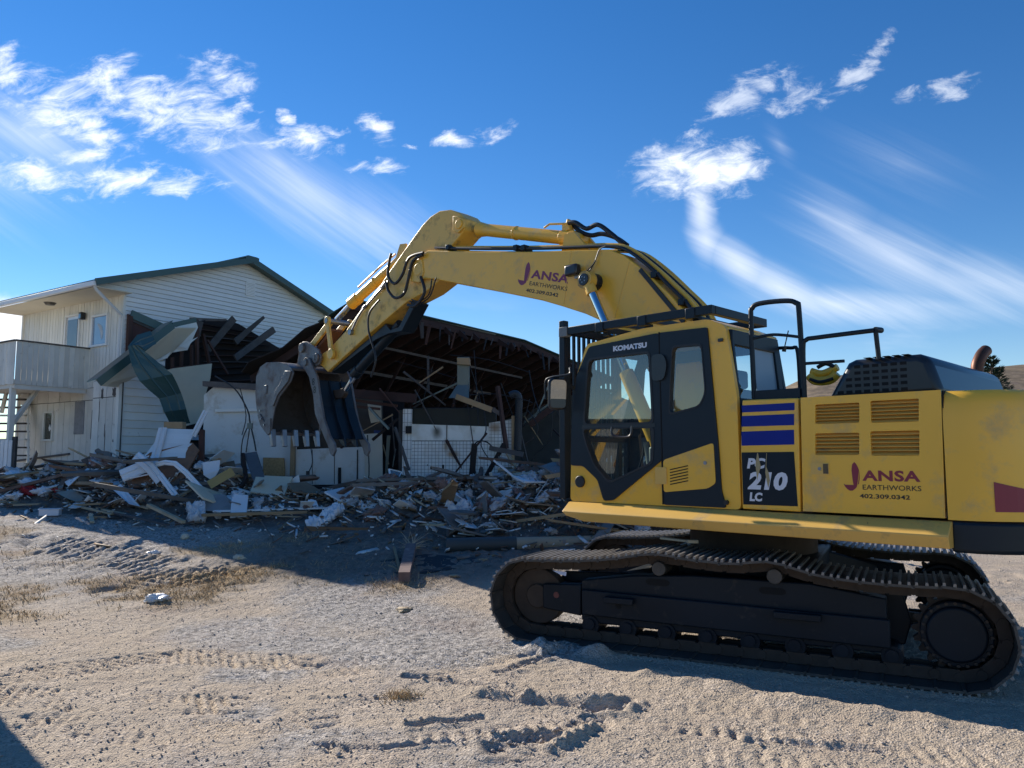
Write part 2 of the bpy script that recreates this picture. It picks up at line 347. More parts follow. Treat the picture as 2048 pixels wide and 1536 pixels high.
# ------------------------------------------------------------------ ground
rng = np.random.RandomState(11)
LAT = rng.rand(8, 256, 256)
def vnoise(x, y, s=0):
    xi = np.floor(x).astype(int); yi = np.floor(y).astype(int); fx = x - xi; fy = y - yi
    fx = fx * fx * (3 - 2 * fx); fy = fy * fy * (3 - 2 * fy); A = LAT[s % 8]
    g = lambda i, j: A[(xi + i) % 256, (yi + j) % 256]
    return (g(0, 0) * (1 - fx) + g(1, 0) * fx) * (1 - fy) + (g(0, 1) * (1 - fx) + g(1, 1) * fx) * fy - 0.5
def sstep(x, a, b):
    t = np.clip((x - a) / (b - a), 0, 1); return t * t * (3 - 2 * t)
def softplus(x): return np.log1p(np.exp(-np.abs(x * 1.4))) / 1.4 + np.maximum(x, 0)
def slope(x, y):
    x = np.asarray(x, float); y = np.asarray(y, float)
    right = 1 - 0.75 * sstep(x, 2.5, 7.0)
    z = 0.11 * (softplus(y - 9.0) - softplus(y - 19.0)) * right
    hill = 0.92 * sstep(y, 26, 74) * sstep(x / np.maximum(y, 1), 0.16, 0.40) * sstep(y, 0, 40)
    z = z + hill * (8.0 + 4.5 * np.clip(x / np.maximum(y, 1), 0, 0.9))
    return z
def gpt(px, py):
    """where the sight line through a photograph pixel meets the sloping ground"""
    d = ray(px, py); t = 1.0
    for _ in range(60):
        p = Vector((0, 0, CAM_H)) + d * t; h = p.z - float(slope(p.x, p.y)); t += h / max(0.05, -d.z + 0.11) * 0.7
    return Vector((0, 0, CAM_H)) + d * t
def seg_coords(x, y, pts):
    """distance from a polyline and the run along it"""
    best = np.full(x.shape, 1e9); run = np.zeros(x.shape); side = np.zeros(x.shape); acc = 0.0
    for (ax, ay), (bx, by) in zip(pts, pts[1:]):
        dx, dy = bx - ax, by - ay; L = math.hypot(dx, dy); t = np.clip(((x - ax) * dx + (y - ay) * dy) / L ** 2, 0, 1)
        ex, ey = x - ax - t * dx, y - ay - t * dy; d = np.hypot(ex, ey); m = d < best
        best = np.where(m, d, best); run = np.where(m, acc + t * L, run); side = np.where(m, (ex * -dy + ey * dx) / L, side); acc += L
    return best, run, side
def px_line(*pp): return [tuple(gpt(*p)[:2]) for p in pp]
# prints of crawler tracks: centre line, half width, spacing, depth, slant
LANES = [(px_line((500, 1345), (760, 1330), (1020, 1310)), 0.30, 0.11, 0.018, 0.4), (px_line((60, 1440), (330, 1470), (620, 1440)), 0.24, 0.10, 0.018, 0.5), (px_line((1250, 1500), (1600, 1536), (1900, 1560)), 0.20, 0.11, 0.011, 0.1), (px_line((1180, 1400), (1500, 1425), (1800, 1480)), 0.12, 0.13, 0.009, 0.2), (px_line((20, 1352), (330, 1312), (600, 1322)), 0.27, 0.10, 0.030, 0.6), (px_line((-40, 1385), (200, 1402), (450, 1410)), 0.24, 0.10, 0.032, 0.6), (px_line((40, 1085), (230, 1110), (420, 1160)), 0.55, 0.17, 0.075, 0.25),
         (px_line((260, 1180), (560, 1120)), 0.5, 0.17, 0.05, 0.3), (px_line((640, 1500), (860, 1480), (1240, 1440), (1500, 1470)), 0.10, 0.11, 0.022, 0.1), (px_line((1060, 1536), (1190, 1440)), 0.13, 0.10, 0.035, 0.0), (px_line((860, 1330), (1090, 1290)), 0.35, 0.10, 0.014, 0.5),
         (px_line((1450, 1460), (1800, 1500), (2100, 1530)), 0.16, 0.1, 0.012, 0.2)]
RUTS = [(px_line((815, 1352), (900, 1362), (990, 1378), (1040, 1388)), 0.05, 0.055), (px_line((975, 1392), (1060, 1402), (1150, 1412), (1230, 1418)), 0.07, 0.055), (px_line((825, 1452), (900, 1446), (965, 1438)), 0.04, 0.05), (px_line((990, 1500), (1040, 1482), (1090, 1476)), 0.085, 0.06),
        (px_line((640, 1492), (760, 1500), (960, 1482), (1090, 1470)), 0.03, 0.03), (px_line((1000, 1345), (1060, 1325), (1130, 1300)), 0.05, 0.035), (px_line((1180, 1420), (1250, 1408)), 0.07, 0.05), (px_line((1500, 1480), (1780, 1500)), 0.05, 0.035), (px_line((620, 1395), (800, 1400)), 0.03, 0.015)]
BERMS = [(px_line((1085, 1300), (1130, 1296), (1200, 1312)), 0.13, 0.13), (px_line((1300, 1352), (1450, 1375)), 0.2, 0.06), (px_line((980, 1378), (1110, 1392), (1220, 1404)), 0.09, 0.05), (px_line((1560, 1400), (1850, 1445)), 0.16, 0.05), (px_line((1100, 1500), (1190, 1455)), 0.05, 0.06)]
def fine_height(x, y):
    z = 0.04 * vnoise(x * 0.6, y * 0.6, 0) + 0.02 * vnoise(x * 1.7, y * 1.7, 1) + 0.010 * vnoise(x * 5.1, y * 5.1, 2) + 0.012 * vnoise(x * 14.3, y * 14.3, 3) + 0.010 * vnoise(x * 31.0, y * 31.0, 4)
    amp = sstep(vnoise(x * 1.1, y * 1.1, 5), -0.15, 0.25)
    z = z + 0.012 * amp * np.abs(vnoise(x * 23.0, y * 23.0, 6))
    z = z + sstep(y, 10.0, 11.2) * (0.07 * np.abs(vnoise(x * 4.3, y * 4.3, 2)) + 0.05 * np.abs(vnoise(x * 10.7, y * 10.7, 6)))
    for pts, hw, sp, dep, sl in LANES:
        d, r, s = seg_coords(x, y, pts)
        w = (1 - sstep(d, hw * 0.8, hw)) * sstep(vnoise(x * 2.3, y * 2.3, 7) + vnoise(x * 7, y * 7, 1) * 0.6, -0.34, 0.06)
        ph = (r + s * sl) / sp
        z = z - w * dep * sstep(1 - np.abs(2 * (ph - np.floor(ph)) - 1), 0.45, 0.8) * (0.6 + 0.8 * (vnoise(x * 11, y * 11, 2) + 0.5))
    for pts, hw, dep in RUTS:
        dep = dep * 0.6
        d, r, s = seg_coords(x + 0.05 * vnoise(x * 6, y * 6, 2), y + 0.05 * vnoise(x * 6, y * 6, 3), pts)
        z = z - dep * np.exp(-(d / hw) ** 4) + dep * 0.7 * np.exp(-((d - hw * 1.7) / (hw * 0.8)) ** 2) * (0.6 + vnoise(x * 9, y * 9, 0))
    for pts, hw, h in BERMS:
        d, r, s = seg_coords(x, y, pts); z = z + h * np.exp(-(d / hw) ** 2) * (0.75 + 0.8 * vnoise(x * 8, y * 8, 5))
    # flat under the machine's tracks
    lx = (x - 2.53) * math.cos(R(153)) + (y - 8.21) * math.sin(R(153)); ly = -(x - 2.53) * math.sin(R(153)) + (y - 8.21) * math.cos(R(153))
    for s in (1.19, -1.19):
        m = (1 - sstep(np.abs(ly - s), 0.36, 0.46)) * (1 - sstep(np.abs(lx), 2.2, 2.5)); z = z * (1 - m) + (0.022 + 0.3 * z) * m
    return z
def rubble(x, y):
    """height of the wreckage heaped on the ground"""
    z = np.zeros(np.shape(x))
    for cx, cy, rx, ry, h in ((-1.0, 15.2, 2.4, 1.4, 0.46), (1.2, 14.6, 2.2, 1.7, 0.66), (-4.2, 15.4, 2.3, 1.2, 0.30), (-6.9, 16.4, 1.7, 1.1, 0.75), (-10.0, 17.3, 2.4, 1.0, 0.5), (3.2, 16.0, 2.5, 2.0, 0.6), (-2.5, 14.2, 1.5, 0.9, 0.22), (-8.6, 17.0, 1.3, 0.9, 0.75), (0.2, 15.4, 0.8, 0.7, 0.72), (-2.4, 15.6, 0.8, 0.6, 0.5), (2.0, 14.9, 0.9, 0.8, 0.8)):
        z = np.maximum(z, h * np.exp(-((x - cx) / rx) ** 2 - ((y - cy) / ry) ** 2) * 1.0) + 0.15 * h * np.exp(-((x - cx) / rx) ** 2 - ((y - cy) / ry) ** 2)
    return z
def lines(spans):
    out = []
    for a, b, st in spans: out.append(np.arange(a, b, st))
    return np.concatenate(out)
def build_ground():
    gx = lines([(-600, -60, 45), (-60, -16, 2.5), (-16, -7.5, 0.14), (-7.5, -4.6, 0.05), (-4.6, 4.6, 0.022), (4.6, 7.5, 0.06), (7.5, 16, 0.25), (16, 100, 2.5), (100, 640, 45)])
    gy = lines([(-60, -4, 8), (-4, 3.6, 0.4), (3.6, 7.4, 0.019), (7.4, 10.5, 0.032), (10.5, 15, 0.055), (15, 24, 0.22), (24, 100, 2.5), (100, 900, 50)])
    X, Y = np.meshgrid(gx, gy); x, y = X.ravel(), Y.ravel()
    z = slope(x, y); near = (np.abs(x) < 17) & (y > -4) & (y < 25)
    f = np.zeros_like(z); f[near] = fine_height(x[near], y[near]); z = z + f
    hillm = (x > 8) & (y > 24); z = z + np.where(hillm, 0.5 * vnoise(x * 0.22, y * 0.22, 3), 0)
    nx, ny = len(gx), len(gy); i = np.arange(nx * ny).reshape(ny, nx)
    q = np.stack([i[:-1, :-1], i[:-1, 1:], i[1:, 1:], i[1:, :-1]], -1).reshape(-1, 4)
    me = bpy.data.meshes.new('ground'); me.vertices.add(nx * ny); me.vertices.foreach_set('co', np.stack([x, y, z], -1).astype(np.float32).ravel())
    me.loops.add(q.size); me.loops.foreach_set('vertex_index', q.ravel().astype(np.int32)); me.polygons.add(len(q))
    me.polygons.foreach_set('loop_start', np.arange(0, q.size, 4, dtype=np.int32)); me.polygons.foreach_set('use_smooth', np.ones(len(q), bool))
    me.update(); me.validate()
    # what lies where: r dry turf, g dark broken earth, also painting shade out to the building's shadow edge, b grey crushed stone
    d1, _, s1 = seg_coords(x, y, px_line((-60, 1215), (250, 1190), (480, 1165), (760, 1150)))
    turf = (1 - sstep(d1, 0.6, 1.3)) * sstep(vnoise(x * 1.3, y * 1.3, 2) + 0.5 * vnoise(x * 5, y * 5, 3), -0.25, 0.25)
    turf = np.maximum(turf, 0.65 * sstep(y, 11.0, 12.2) * (1 - sstep(y, 13.5, 15.5)) * sstep(-x, 2.0, 5.0) * sstep(vnoise(x * 0.9, y * 0.9, 6) + 0.4 * vnoise(x * 4, y * 4, 1), 0.0, 0.25))
    turf = turf * (1 - 0.9 * sstep(y + 0.4 * vnoise(x * 2, y * 2, 1), 10.0, 11.0) * sstep(x, -3.6, -2.4))
    turf = np.maximum(turf, np.where((x > 8) & (y > 24), 0.9, 0))
    soil_shade = sstep(rubble(x, y), 0.05, 0.2); soil_shade = np.maximum(soil_shade, sstep(y + 0.5 * vnoise(x * 1.5, y * 1.5, 1) - 0.18 * x * (x < 0), 10.2, 11.4) * sstep(x, -5.0, -3.4) * (1 - sstep(x, 1.5, 4)) * 0.9 * (y < 25)); soil_shade = np.maximum(soil_shade, (sstep(y, 17, 18.5) * (y < 26) * (x < 8)))
    grey = sstep(vnoise(x * 0.5, y * 0.5, 4) + 0.45 * vnoise(x * 2.1, y * 2.1, 5), 0.05, 0.32) * (1 - sstep(y, 12, 16)); grey = np.maximum(grey, sstep(-x, 3.0, 6.0) * sstep(y, 8.5, 10.5) * (1 - turf) * 0.9)
    for pts, hw, sp, dep, sl in LANES[4:6]:
        d, r, s = seg_coords(x, y, pts); grey = grey * sstep(d, hw * 0.6, hw * 1.3)
    ca = me.color_attributes.new('zones', 'FLOAT_COLOR', 'POINT'); ca.data.foreach_set('color', np.stack([turf, soil_shade, grey, np.ones_like(x)], -1).astype(np.float32).ravel())
    m = bpy.data.materials.new('yard_ground'); m.use_nodes = True; nt = m.node_tree; N = nt.nodes; L = nt.links; b = N['Principled BSDF']
    b.inputs['Roughness'].default_value = 0.95; b.inputs['Specular IOR Level'].default_value = 0.15
    at_ = N.new('ShaderNodeVertexColor'); at_.layer_name = 'zones'; sp = N.new('ShaderNodeSeparateColor'); L.new(at_.outputs[0], sp.inputs[0])
    tc = N.new('ShaderNodeTexCoord')
    def nz(scale, det=6, rough=0.6):
        t = N.new('ShaderNodeTexNoise'); t.inputs['Scale'].default_value = scale; t.inputs['Detail'].default_value = det; t.inputs['Roughness'].default_value = rough; L.new(tc.outputs['Object'], t.inputs['Vector']); return t.outputs['Fac']
    def vor(scale):
        t = N.new('ShaderNodeTexVoronoi'); t.inputs['Scale'].default_value = scale; L.new(tc.outputs['Object'], t.inputs['Vector']); return t
    def mixc(f, a, c):
        n = N.new('ShaderNodeMix'); n.data_type = 'RGBA'
        for s, k in ((f, 'Factor'), (a, 'A'), (c, 'B')):
            if hasattr(s, 'links'): L.new(s, n.inputs[k])
            elif k == 'Factor': n.inputs[k].default_value = s
            else: n.inputs[k].default_value = (*s, 1)
        return n.outputs['Result']
    def ramp(x_, a, c):
        n = N.new('ShaderNodeMapRange'); n.inputs['From Min'].default_value = a; n.inputs['From Max'].default_value = c; L.new(x_, n.inputs['Value']); return n.outputs[0]
    v = vor(75.0); v2 = vor(38.0)
    gravel = mixc(ramp(v.outputs['Color'], 0.1, 0.9), (0.295, 0.238, 0.18), (0.625, 0.52, 0.415))
    fine = mixc(ramp(nz(120, 4), 0.3, 0.7), (0.37, 0.295, 0.22), (0.55, 0.455, 0.35))
    base = mixc(ramp(nz(2.2, 5), 0.42, 0.58), gravel, fine)
    sepv = N.new('ShaderNodeSeparateColor'); L.new(v2.outputs['Color'], sepv.inputs[0])
    stone = mixc(ramp(sepv.outputs[0], 0.05, 0.95), (0.18, 0.165, 0.15), (0.55, 0.50, 0.45))
    base = mixc(sp.outputs[2], base, stone)
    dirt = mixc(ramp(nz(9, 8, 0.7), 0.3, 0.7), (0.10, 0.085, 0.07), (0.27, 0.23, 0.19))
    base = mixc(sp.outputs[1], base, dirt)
    grass = mixc(ramp(nz(45, 6, 0.7), 0.3, 0.7), (0.15, 0.095, 0.05), (0.46, 0.34, 0.20))
    brush = mixc(ramp(nz(0.9, 9, 0.75), 0.42, 0.62), (0.10, 0.075, 0.05), (0.27, 0.20, 0.125))
    far = N.new('ShaderNodeSeparateXYZ'); L.new(tc.outputs['Object'], far.inputs[0])
    grass = mixc(ramp(far.outputs[1], 20.0, 26.0), grass, brush)
    base = mixc(sp.outputs[0], base, grass)
    base = mixc(ramp(nz(0.8, 6, 0.65), 0.52, 0.75), base, mixc(0.5, base, (0.30, 0.22, 0.18)))
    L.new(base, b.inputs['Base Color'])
    hgt = N.new('ShaderNodeMath'); hgt.operation = 'ADD'; L.new(v.outputs['Distance'], hgt.inputs[0])
    h2 = N.new('ShaderNodeMath'); h2.operation = 'MULTIPLY'; L.new(nz(60, 8, 0.75), h2.inputs[0]); h2.inputs[1].default_value = 1.2; L.new(h2.outputs[0], hgt.inputs[1])
    h3 = N.new('ShaderNodeMath'); h3.operation = 'ADD'; L.new(hgt.outputs[0], h3.inputs[0]); L.new(v2.outputs['Distance'], h3.inputs[1])
    bp = N.new('ShaderNodeBump'); bp.inputs['Strength'].default_value = 0.85; bp.inputs['Distance'].default_value = 0.009; L.new(h3.outputs[0], bp.inputs['Height']); L.new(bp.outputs[0], b.inputs['Normal'])
    me.materials.append(m); o = bpy.data.objects.new('ground', me); col.objects.link(o); tag(o, kind='structure')
build_ground()
def gz(x, y): return float(slope(np.array([x]), np.array([y]))[0])
def gzf(x, y):
    a, b = np.array([float(x)]), np.array([float(y)]); return float((slope(a, b) + fine_height(a, b))[0])

def raw_mesh(name, V, F, m, smooth=False):
    me = bpy.data.meshes.new(name); me.vertices.add(len(V)); me.vertices.foreach_set('co', np.asarray(V, np.float32).ravel())
    k = F.shape[1]; me.loops.add(F.size); me.loops.foreach_set('vertex_index', F.ravel().astype(np.int32)); me.polygons.add(len(F)); me.polygons.foreach_set('loop_start', np.arange(0, F.size, k, dtype=np.int32))
    if smooth: me.polygons.foreach_set('use_smooth', np.ones(len(F), bool))
    me.update(); me.materials.append(m); o = bpy.data.objects.new(name, me); col.objects.link(o); return o
def build_ground_cover():
    r = np.random.RandomState(5)
    # loose stones and clods
    n = 26000; x = r.uniform(-5.5, 5.5, n); y = 3.6 + (r.rand(n) ** 1.6) * 10
    x = x * np.clip(y / 6.5, 0.6, 1.6); s = 0.0035 + 0.007 * r.rand(n) ** 3; big = r.rand(n) < 0.004; s = np.where(big, s * 2.2 + 0.006, s)
    ex, ey = [], []
    for pts, hw, dep in RUTS:
        for (ax, ay), (bx, by) in zip(pts, pts[1:]):
            for _ in range(16):
                t = r.rand(); ex.append(ax + (bx - ax) * t + r.normal(0, hw * 1.2)); ey.append(ay + (by - ay) * t + r.normal(0, hw * 1.2))
    x = np.concatenate([x, ex]); y = np.concatenate([y, ey]); s = np.concatenate([s, 0.006 + 0.018 * r.rand(len(ex)) ** 2]); n = len(x)
    z = slope(x, y) + fine_height(x, y)
    oc = np.array([(1, 0, 0), (-1, 0, 0), (0, 1, 0), (0, -1, 0), (0, 0, 1), (0, 0, -1)], float)
    of = np.array([(0, 2, 4), (2, 1, 4), (1, 3, 4), (3, 0, 4), (2, 0, 5), (1, 2, 5), (3, 1, 5), (0, 3, 5)])
    j = oc[None] * (0.7 + 0.6 * r.rand(n, 6, 1)) ; a = r.rand(n) * 6.28; ca, sa = np.cos(a), np.sin(a)
    jx = j[..., 0] * ca[:, None] - j[..., 1] * sa[:, None]; jy = j[..., 0] * sa[:, None] + j[..., 1] * ca[:, None]
    V = np.stack([jx * s[:, None] + x[:, None], jy * s[:, None] + y[:, None], j[..., 2] * s[:, None] * 0.75 + (z + s * 0.35)[:, None]], -1).reshape(-1, 3)
    F = (of[None] + (np.arange(n) * 6)[:, None, None]).reshape(-1, 3)
    m = mat('loose_stone', (0.36, 0.31, 0.27), 0.9, var=0.35, vscale=30)
    tag(raw_mesh('gravel', V, F, m), kind='stuff')
    # dry grass
    n = 60000; y = r.uniform(8.0, 14.5, n); x = r.uniform(-9.5, 0.5, n)
    d1, _, _ = seg_coords(x, y, px_line((-60, 1215), (250, 1190), (480, 1165), (760, 1150)))
    p = (1 - sstep(d1, 0.5, 1.2)) * sstep(vnoise(x * 1.3, y * 1.3, 2) + 0.5 * vnoise(x * 5, y * 5, 3), -0.25, 0.2)
    p = np.maximum(p, 0.32 * sstep(y, 10.6, 12) * (x < -1.5) * sstep(vnoise(x * 0.9, y * 0.9, 6) + 0.4 * vnoise(x * 4, y * 4, 1), 0.0, 0.25))
    p = p * (1 - 0.9 * sstep(y, 10.0, 10.8) * sstep(x, -3.6, -2.4))
    k = r.rand(n) < p; x, y = x[k], y[k]; n = len(x)
    ox, oy = gpt(800, 1395)[:2]; x = np.concatenate([x, r.normal(ox, 0.07, 260)]); y = np.concatenate([y, r.normal(oy, 0.06, 260)]); n = len(x)
    z = slope(x, y) + fine_height(x, y); h = 0.02 + 0.045 * r.rand(n); w = 0.004 + 0.004 * r.rand(n); a = r.rand(n) * 6.28; lx, ly = r.normal(0, 0.035, n), r.normal(0, 0.035, n)
    V = np.stack([np.stack([x - np.cos(a) * w, y - np.sin(a) * w, z - 0.004], -1), np.stack([x + np.cos(a) * w, y + np.sin(a) * w, z - 0.004], -1), np.stack([x + lx, y + ly, z + h], -1)], 1).reshape(-1, 3)
    F = np.arange(n * 3).reshape(-1, 3)
    tag(raw_mesh('dry_grass', V, F, mat('dry_straw', (0.50, 0.375, 0.22), 0.85, var=0.3, vscale=2.0)), kind='stuff')
build_ground_cover()
# ------------------------------------------------------------------ building materials
siding_w = mat('weathered_white_siding', (0.74, 0.75, 0.74), 0.55, var=0.08, vscale=1.5, dirt=(0.34, 0.32, 0.28), dirt_amt=0.2, dscale=3, rv=0.07)
cream_board = mat('cream_board', (0.74, 0.72, 0.665), 0.6, var=0.09, vscale=2, dirt=(0.28, 0.24, 0.18), dirt_amt=0.14, dscale=3, rv=0.08)
peeling = mat('peeling_white_board', (0.70, 0.67, 0.61), 0.7, var=0.12, vscale=3, dirt=(0.26, 0.23, 0.21), dirt_amt=0.24, dscale=5, rv=0.14)
clap = mat('old_clapboard', (0.76, 0.73, 0.66), 0.65, var=0.1, vscale=3, dirt=(0.30, 0.27, 0.23), dirt_amt=0.2, dscale=6, rv=0.1)
green_metal = mat('green_roof_metal', (0.042, 0.088, 0.084), 0.34, var=0.12, vscale=2, dirt=(0.07, 0.09, 0.09), dirt_amt=0.2)
soffit_m = mat('cream_soffit', (0.68, 0.61, 0.47), 0.7, var=0.08, vscale=1.5, dirt=(0.25, 0.21, 0.15), dirt_amt=0.1)
drywall = mat('torn_drywall', (0.76, 0.76, 0.73), 0.75, var=0.08, vscale=2, dirt=(0.42, 0.31, 0.17), dirt_amt=0.42, dscale=1.6, rv=0.22)
cream_dry = mat('cream_wall_panel', (0.64, 0.55, 0.40), 0.75, var=0.1, vscale=2, dirt=(0.22, 0.18, 0.13), dirt_amt=0.2, dscale=2.5)
old_wood = mat('old_red_brown_timber', (0.075, 0.036, 0.028), 0.85, var=0.3, vscale=3, stretch=(1, 1, 1), rv=0.35)
grey_wood = mat('weathered_timber', (0.095, 0.084, 0.08), 0.85, var=0.35, vscale=5, rv=0.35)
raw_wood = mat('raw_lumber', (0.36, 0.24, 0.13), 0.75, var=0.25, vscale=4, rv=0.35)
pale_wood = mat('split_pale_wood', (0.46, 0.36, 0.23), 0.8, var=0.25, vscale=6, rv=0.3)
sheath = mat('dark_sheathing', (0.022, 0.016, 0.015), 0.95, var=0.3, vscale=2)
shade_black = mat('shade_black_surface', (0.014, 0.013, 0.014), 0.85, var=0.3)  # near-black standing in for shade in openings, also colours the switch box
osb = mat('strand_board', (0.34, 0.22, 0.10), 0.8, var=0.4, vscale=25)
galv = mat('galvanised_duct', (0.16, 0.19, 0.18), 0.45, 0.6, var=0.15, dirt=(0.08, 0.08, 0.07), dirt_amt=0.3)
cable_m = mat('cable_black', (0.02, 0.02, 0.022), 0.6)
white_metal = mat('white_trim', (0.78, 0.78, 0.78), 0.5, var=0.06, dirt=(0.35, 0.32, 0.28), dirt_amt=0.18, dscale=4, rv=0.12)
insul = mat('white_insulation', (0.72, 0.73, 0.75), 0.95, var=0.2, vscale=9, bump=1.0, bscale=22, rv=0.18)
insul_p = mat('pink_insulation', (0.36, 0.24, 0.21), 0.95, var=0.3, vscale=9, bump=1.0, bscale=22, rv=0.3)

# ------------------------------------------------------------------ house
HC = Vector((-10.211, 20.0, 0.0)); TH = R(57)
Dg = Vector((math.cos(TH), math.sin(TH), 0)); Dl = Vector((-math.sin(TH), math.cos(TH), 0)); Ng = -Dl
HO = empty('house', HC, TH); tag(HO, 'two-storey cream boarded house with green gable roof and upstairs balcony', 'house')
PK, SL = 3.72, 0.335
def roof_z(g): return 7.76 - SL * abs(g - PK)
MB().box((3.7, 2.70, 3.45), (7.30, 5.20, 5.2)).add([(0.05, 0.1, 6.05), (7.35, 0.1, 6.05), (7.35, 0.1, 6.45), (PK, 0.1, 7.65), (0.05, 0.1, 6.45), (0.05, 5.3, 6.05), (7.35, 5.3, 6.05), (7.35, 5.3, 6.45), (PK, 5.3, 7.65), (0.05, 5.3, 6.45)],
    [(0, 1, 2, 3, 4), (9, 8, 7, 6, 5)]).build('wall_core', mat('wall_backing', (0.07, 0.065, 0.06), 0.9), HO, smooth=False)
rs = random.Random(3)
def boards_left(l0, l1, z0, z1, w, m, holes=()):
    l = l0
    while l < l1 - 0.02:
        e = min(l + w, l1)
        MB().box((0.012 - rs.random() * 0.008, (l + e) / 2, (z0 + z1) / 2), (0.035, e - l - 0.016, z1 - z0 - 0.012 * rs.random())).build('wall_board', m, HO, smooth=False); l = e
boards_left(0.0, 5.36, 3.70, 6.10, 0.152, cream_board)
boards_left(0.0, 5.36, 0.85, 3.36, 0.305, peeling)
boards_left(0.0, 5.36, 3.372, 3.69, 0.61, peeling)
MB().box((-0.012, 0.03, 3.6), (0.07, 0.10, 5.4)).build('corner_trim', cream_board, HO)
MB().box((-0.012, 5.36, 3.6), (0.07, 0.08, 5.4)).build('corner_trim', cream_board, HO)
for (l0, l1, z0, z1) in ((0.33, 0.62, 3.46, 3.60), (0.30, 0.36, 1.6, 2.7), (1.28, 1.32, 2.3, 3.1), (1.02, 1.22, 3.30, 3.45)):  # bared patches where the paint has gone
    MB().slab([(-0.012, l0 + rs.random() * 0.06, z0), (-0.012, l1, z0 + 0.03), (-0.012, l1 - 0.04 * rs.random(), z1), (-0.012, l0, z1 - 0.03), (-0.012, l0 - 0.02, (z0 + z1) / 2)], 0.004).build('bare_patch', grey_wood, HO, smooth=False)
z = 2.3; k = 0
while z < 7.72:
    z1 = min(z + 0.125, 7.74)
    def span(zz):
        if z < 6.1: return 0.0, 7.42
        k_ = (7.755 - zz) / SL; return max(PK - k_, -0.93), min(PK + k_, 8.37)
    g0, g1 = span(z); u0, u1 = span(z1)
    if g1 - g0 > 0.1:
        MB().add([(g0, -0.030, z + 0.012), (g1, -0.030, z + 0.012), (u1, -0.006, z1 + 0.004), (u0, -0.006, z1 + 0.004), (g0, 0.02, z + 0.012), (g1, 0.02, z + 0.012), (u1, 0.02, z1), (u0, 0.02, z1)],
                 [(0, 1, 2, 3), (7, 6, 5, 4), (0, 4, 5, 1), (3, 2, 6, 7), (0, 3, 7, 4), (1, 5, 6, 2)]).build('siding_board', siding_w, HO, smooth=False)
    z = z1
rf = MB()
for s in (-1, 1):
    e = PK + s * 4.70; a = (e, roof_z(e)); b = (PK, roof_z(PK))
    rf.add([(a[0], -0.34, a[1]), (b[0], -0.34, b[1]), (b[0], 5.55, b[1]), (a[0], 5.55, a[1]), (a[0], -0.34, a[1] + 0.10), (b[0], -0.34, b[1] + 0.10), (b[0], 5.55, b[1] + 0.10), (a[0], 5.55, a[1] + 0.10)],
           [(0, 1, 2, 3), (7, 6, 5, 4), (0, 4, 5, 1), (3, 2, 6, 7), (0, 3, 7, 4)])
roof = rf.build('roof', green_metal, HO, smooth=False)
for s in (-1, 1):
    e = PK + s * 4.70
    MB().beam((e, -0.36, roof_z(e) + 0.03), (PK, -0.36, roof_z(PK) + 0.03), 0.04, 0.17).build('rake_trim', green_metal, roof)
MB().beam((PK - 0.22, -0.365, 7.81), (PK + 0.22, -0.365, 7.81), 0.05, 0.16).beam((PK, -0.38, 7.885), (PK, 5.55, 7.885), 0.34, 0.04).build('ridge_cap', green_metal, roof)
MB().box((-0.46, 2.605, 6.105), (0.93, 5.87, 0.02)).build('soffit', soffit_m, HO)
MB().box((-0.99, 2.605, 6.175), (0.09, 5.9, 0.13)).build('gutter', white_metal, roof, bevel=0.02)
MB().tube([(-0.96, -0.28, 6.12), (-0.92, -0.26, 6.05), (-0.08, 0.02, 5.55), (-0.05, 0.08, 5.45), (-0.05, 0.08, 4.2)], 0.04, 8).build('downspout', white_metal, HO)
vn = MB().box((3.93, -0.03, 6.98), (0.34, 0.03, 0.44)).build('gable_vent', siding_w, HO)
for k in range(8): MB().box((3.93, -0.05, 6.82 + k * 0.047), (0.27, 0.012, 0.022), Matrix.Rotation(R(-30), 3, 'X')).build('vent_louvre', siding_w, vn, smooth=False)
def window_left(l0, l1, z0, z1, fm, pane_m, name='window'):
    f = MB(); w = 0.055
    for c, s in (((-0.03, (l0 + l1) / 2, z1 - w / 2), (0.06, l1 - l0, w)), ((-0.035, (l0 + l1) / 2, z0 + w / 2), (0.09, l1 - l0 + 0.06, w)), ((-0.03, l0 + w / 2, (z0 + z1) / 2), (0.06, w, z1 - z0 - 2 * w)), ((-0.03, l1 - w / 2, (z0 + z1) / 2), (0.06, w, z1 - z0 - 2 * w))): f.box(c, s)
    fo = f.build(name, fm, HO, bevel=0.004)
    MB().box((-0.014, (l0 + l1) / 2, (z0 + z1) / 2), (0.012, l1 - l0 - 2 * w - 0.002, z1 - z0 - 2 * w - 0.002)).build('pane', pane_m, fo, smooth=False)
    return fo
def sky_pane(name, tint):
    m = mat(name, tint, 0.04, 0.0, var=0.1, vscale=3); m.node_tree.nodes['Principled BSDF'].inputs['Specular IOR Level'].default_value = 1.0; return m
wn = window_left(0.71, 1.50, 4.80, 5.68, white_metal, sky_pane('curtained_sky_pane', (0.22, 0.33, 0.48)))  # the sky's reflection is painted into this pane's blue colour
MB().slab([(-0.022, 1.02, 5.0), (-0.022, 1.10, 5.25), (-0.022, 1.24, 5.42), (-0.022, 1.18, 5.44), (-0.022, 1.02, 5.36), (-0.022, 0.94, 5.2), (-0.022, 0.96, 5.02)], 0.003).build('pale_curtain', mat('curtain', (0.46, 0.52, 0.58), 0.8), wn, smooth=False)
dr = window_left(2.12, 2.90, 3.82, 5.82, white_metal, sky_pane('door_panel', (0.55, 0.56, 0.58)), 'door')
MB().box((-0.026, 2.51, 5.20), (0.012, 0.52, 0.95)).build('pane', sky_pane('screen_pane', (0.10, 0.11, 0.12)), dr, smooth=False)
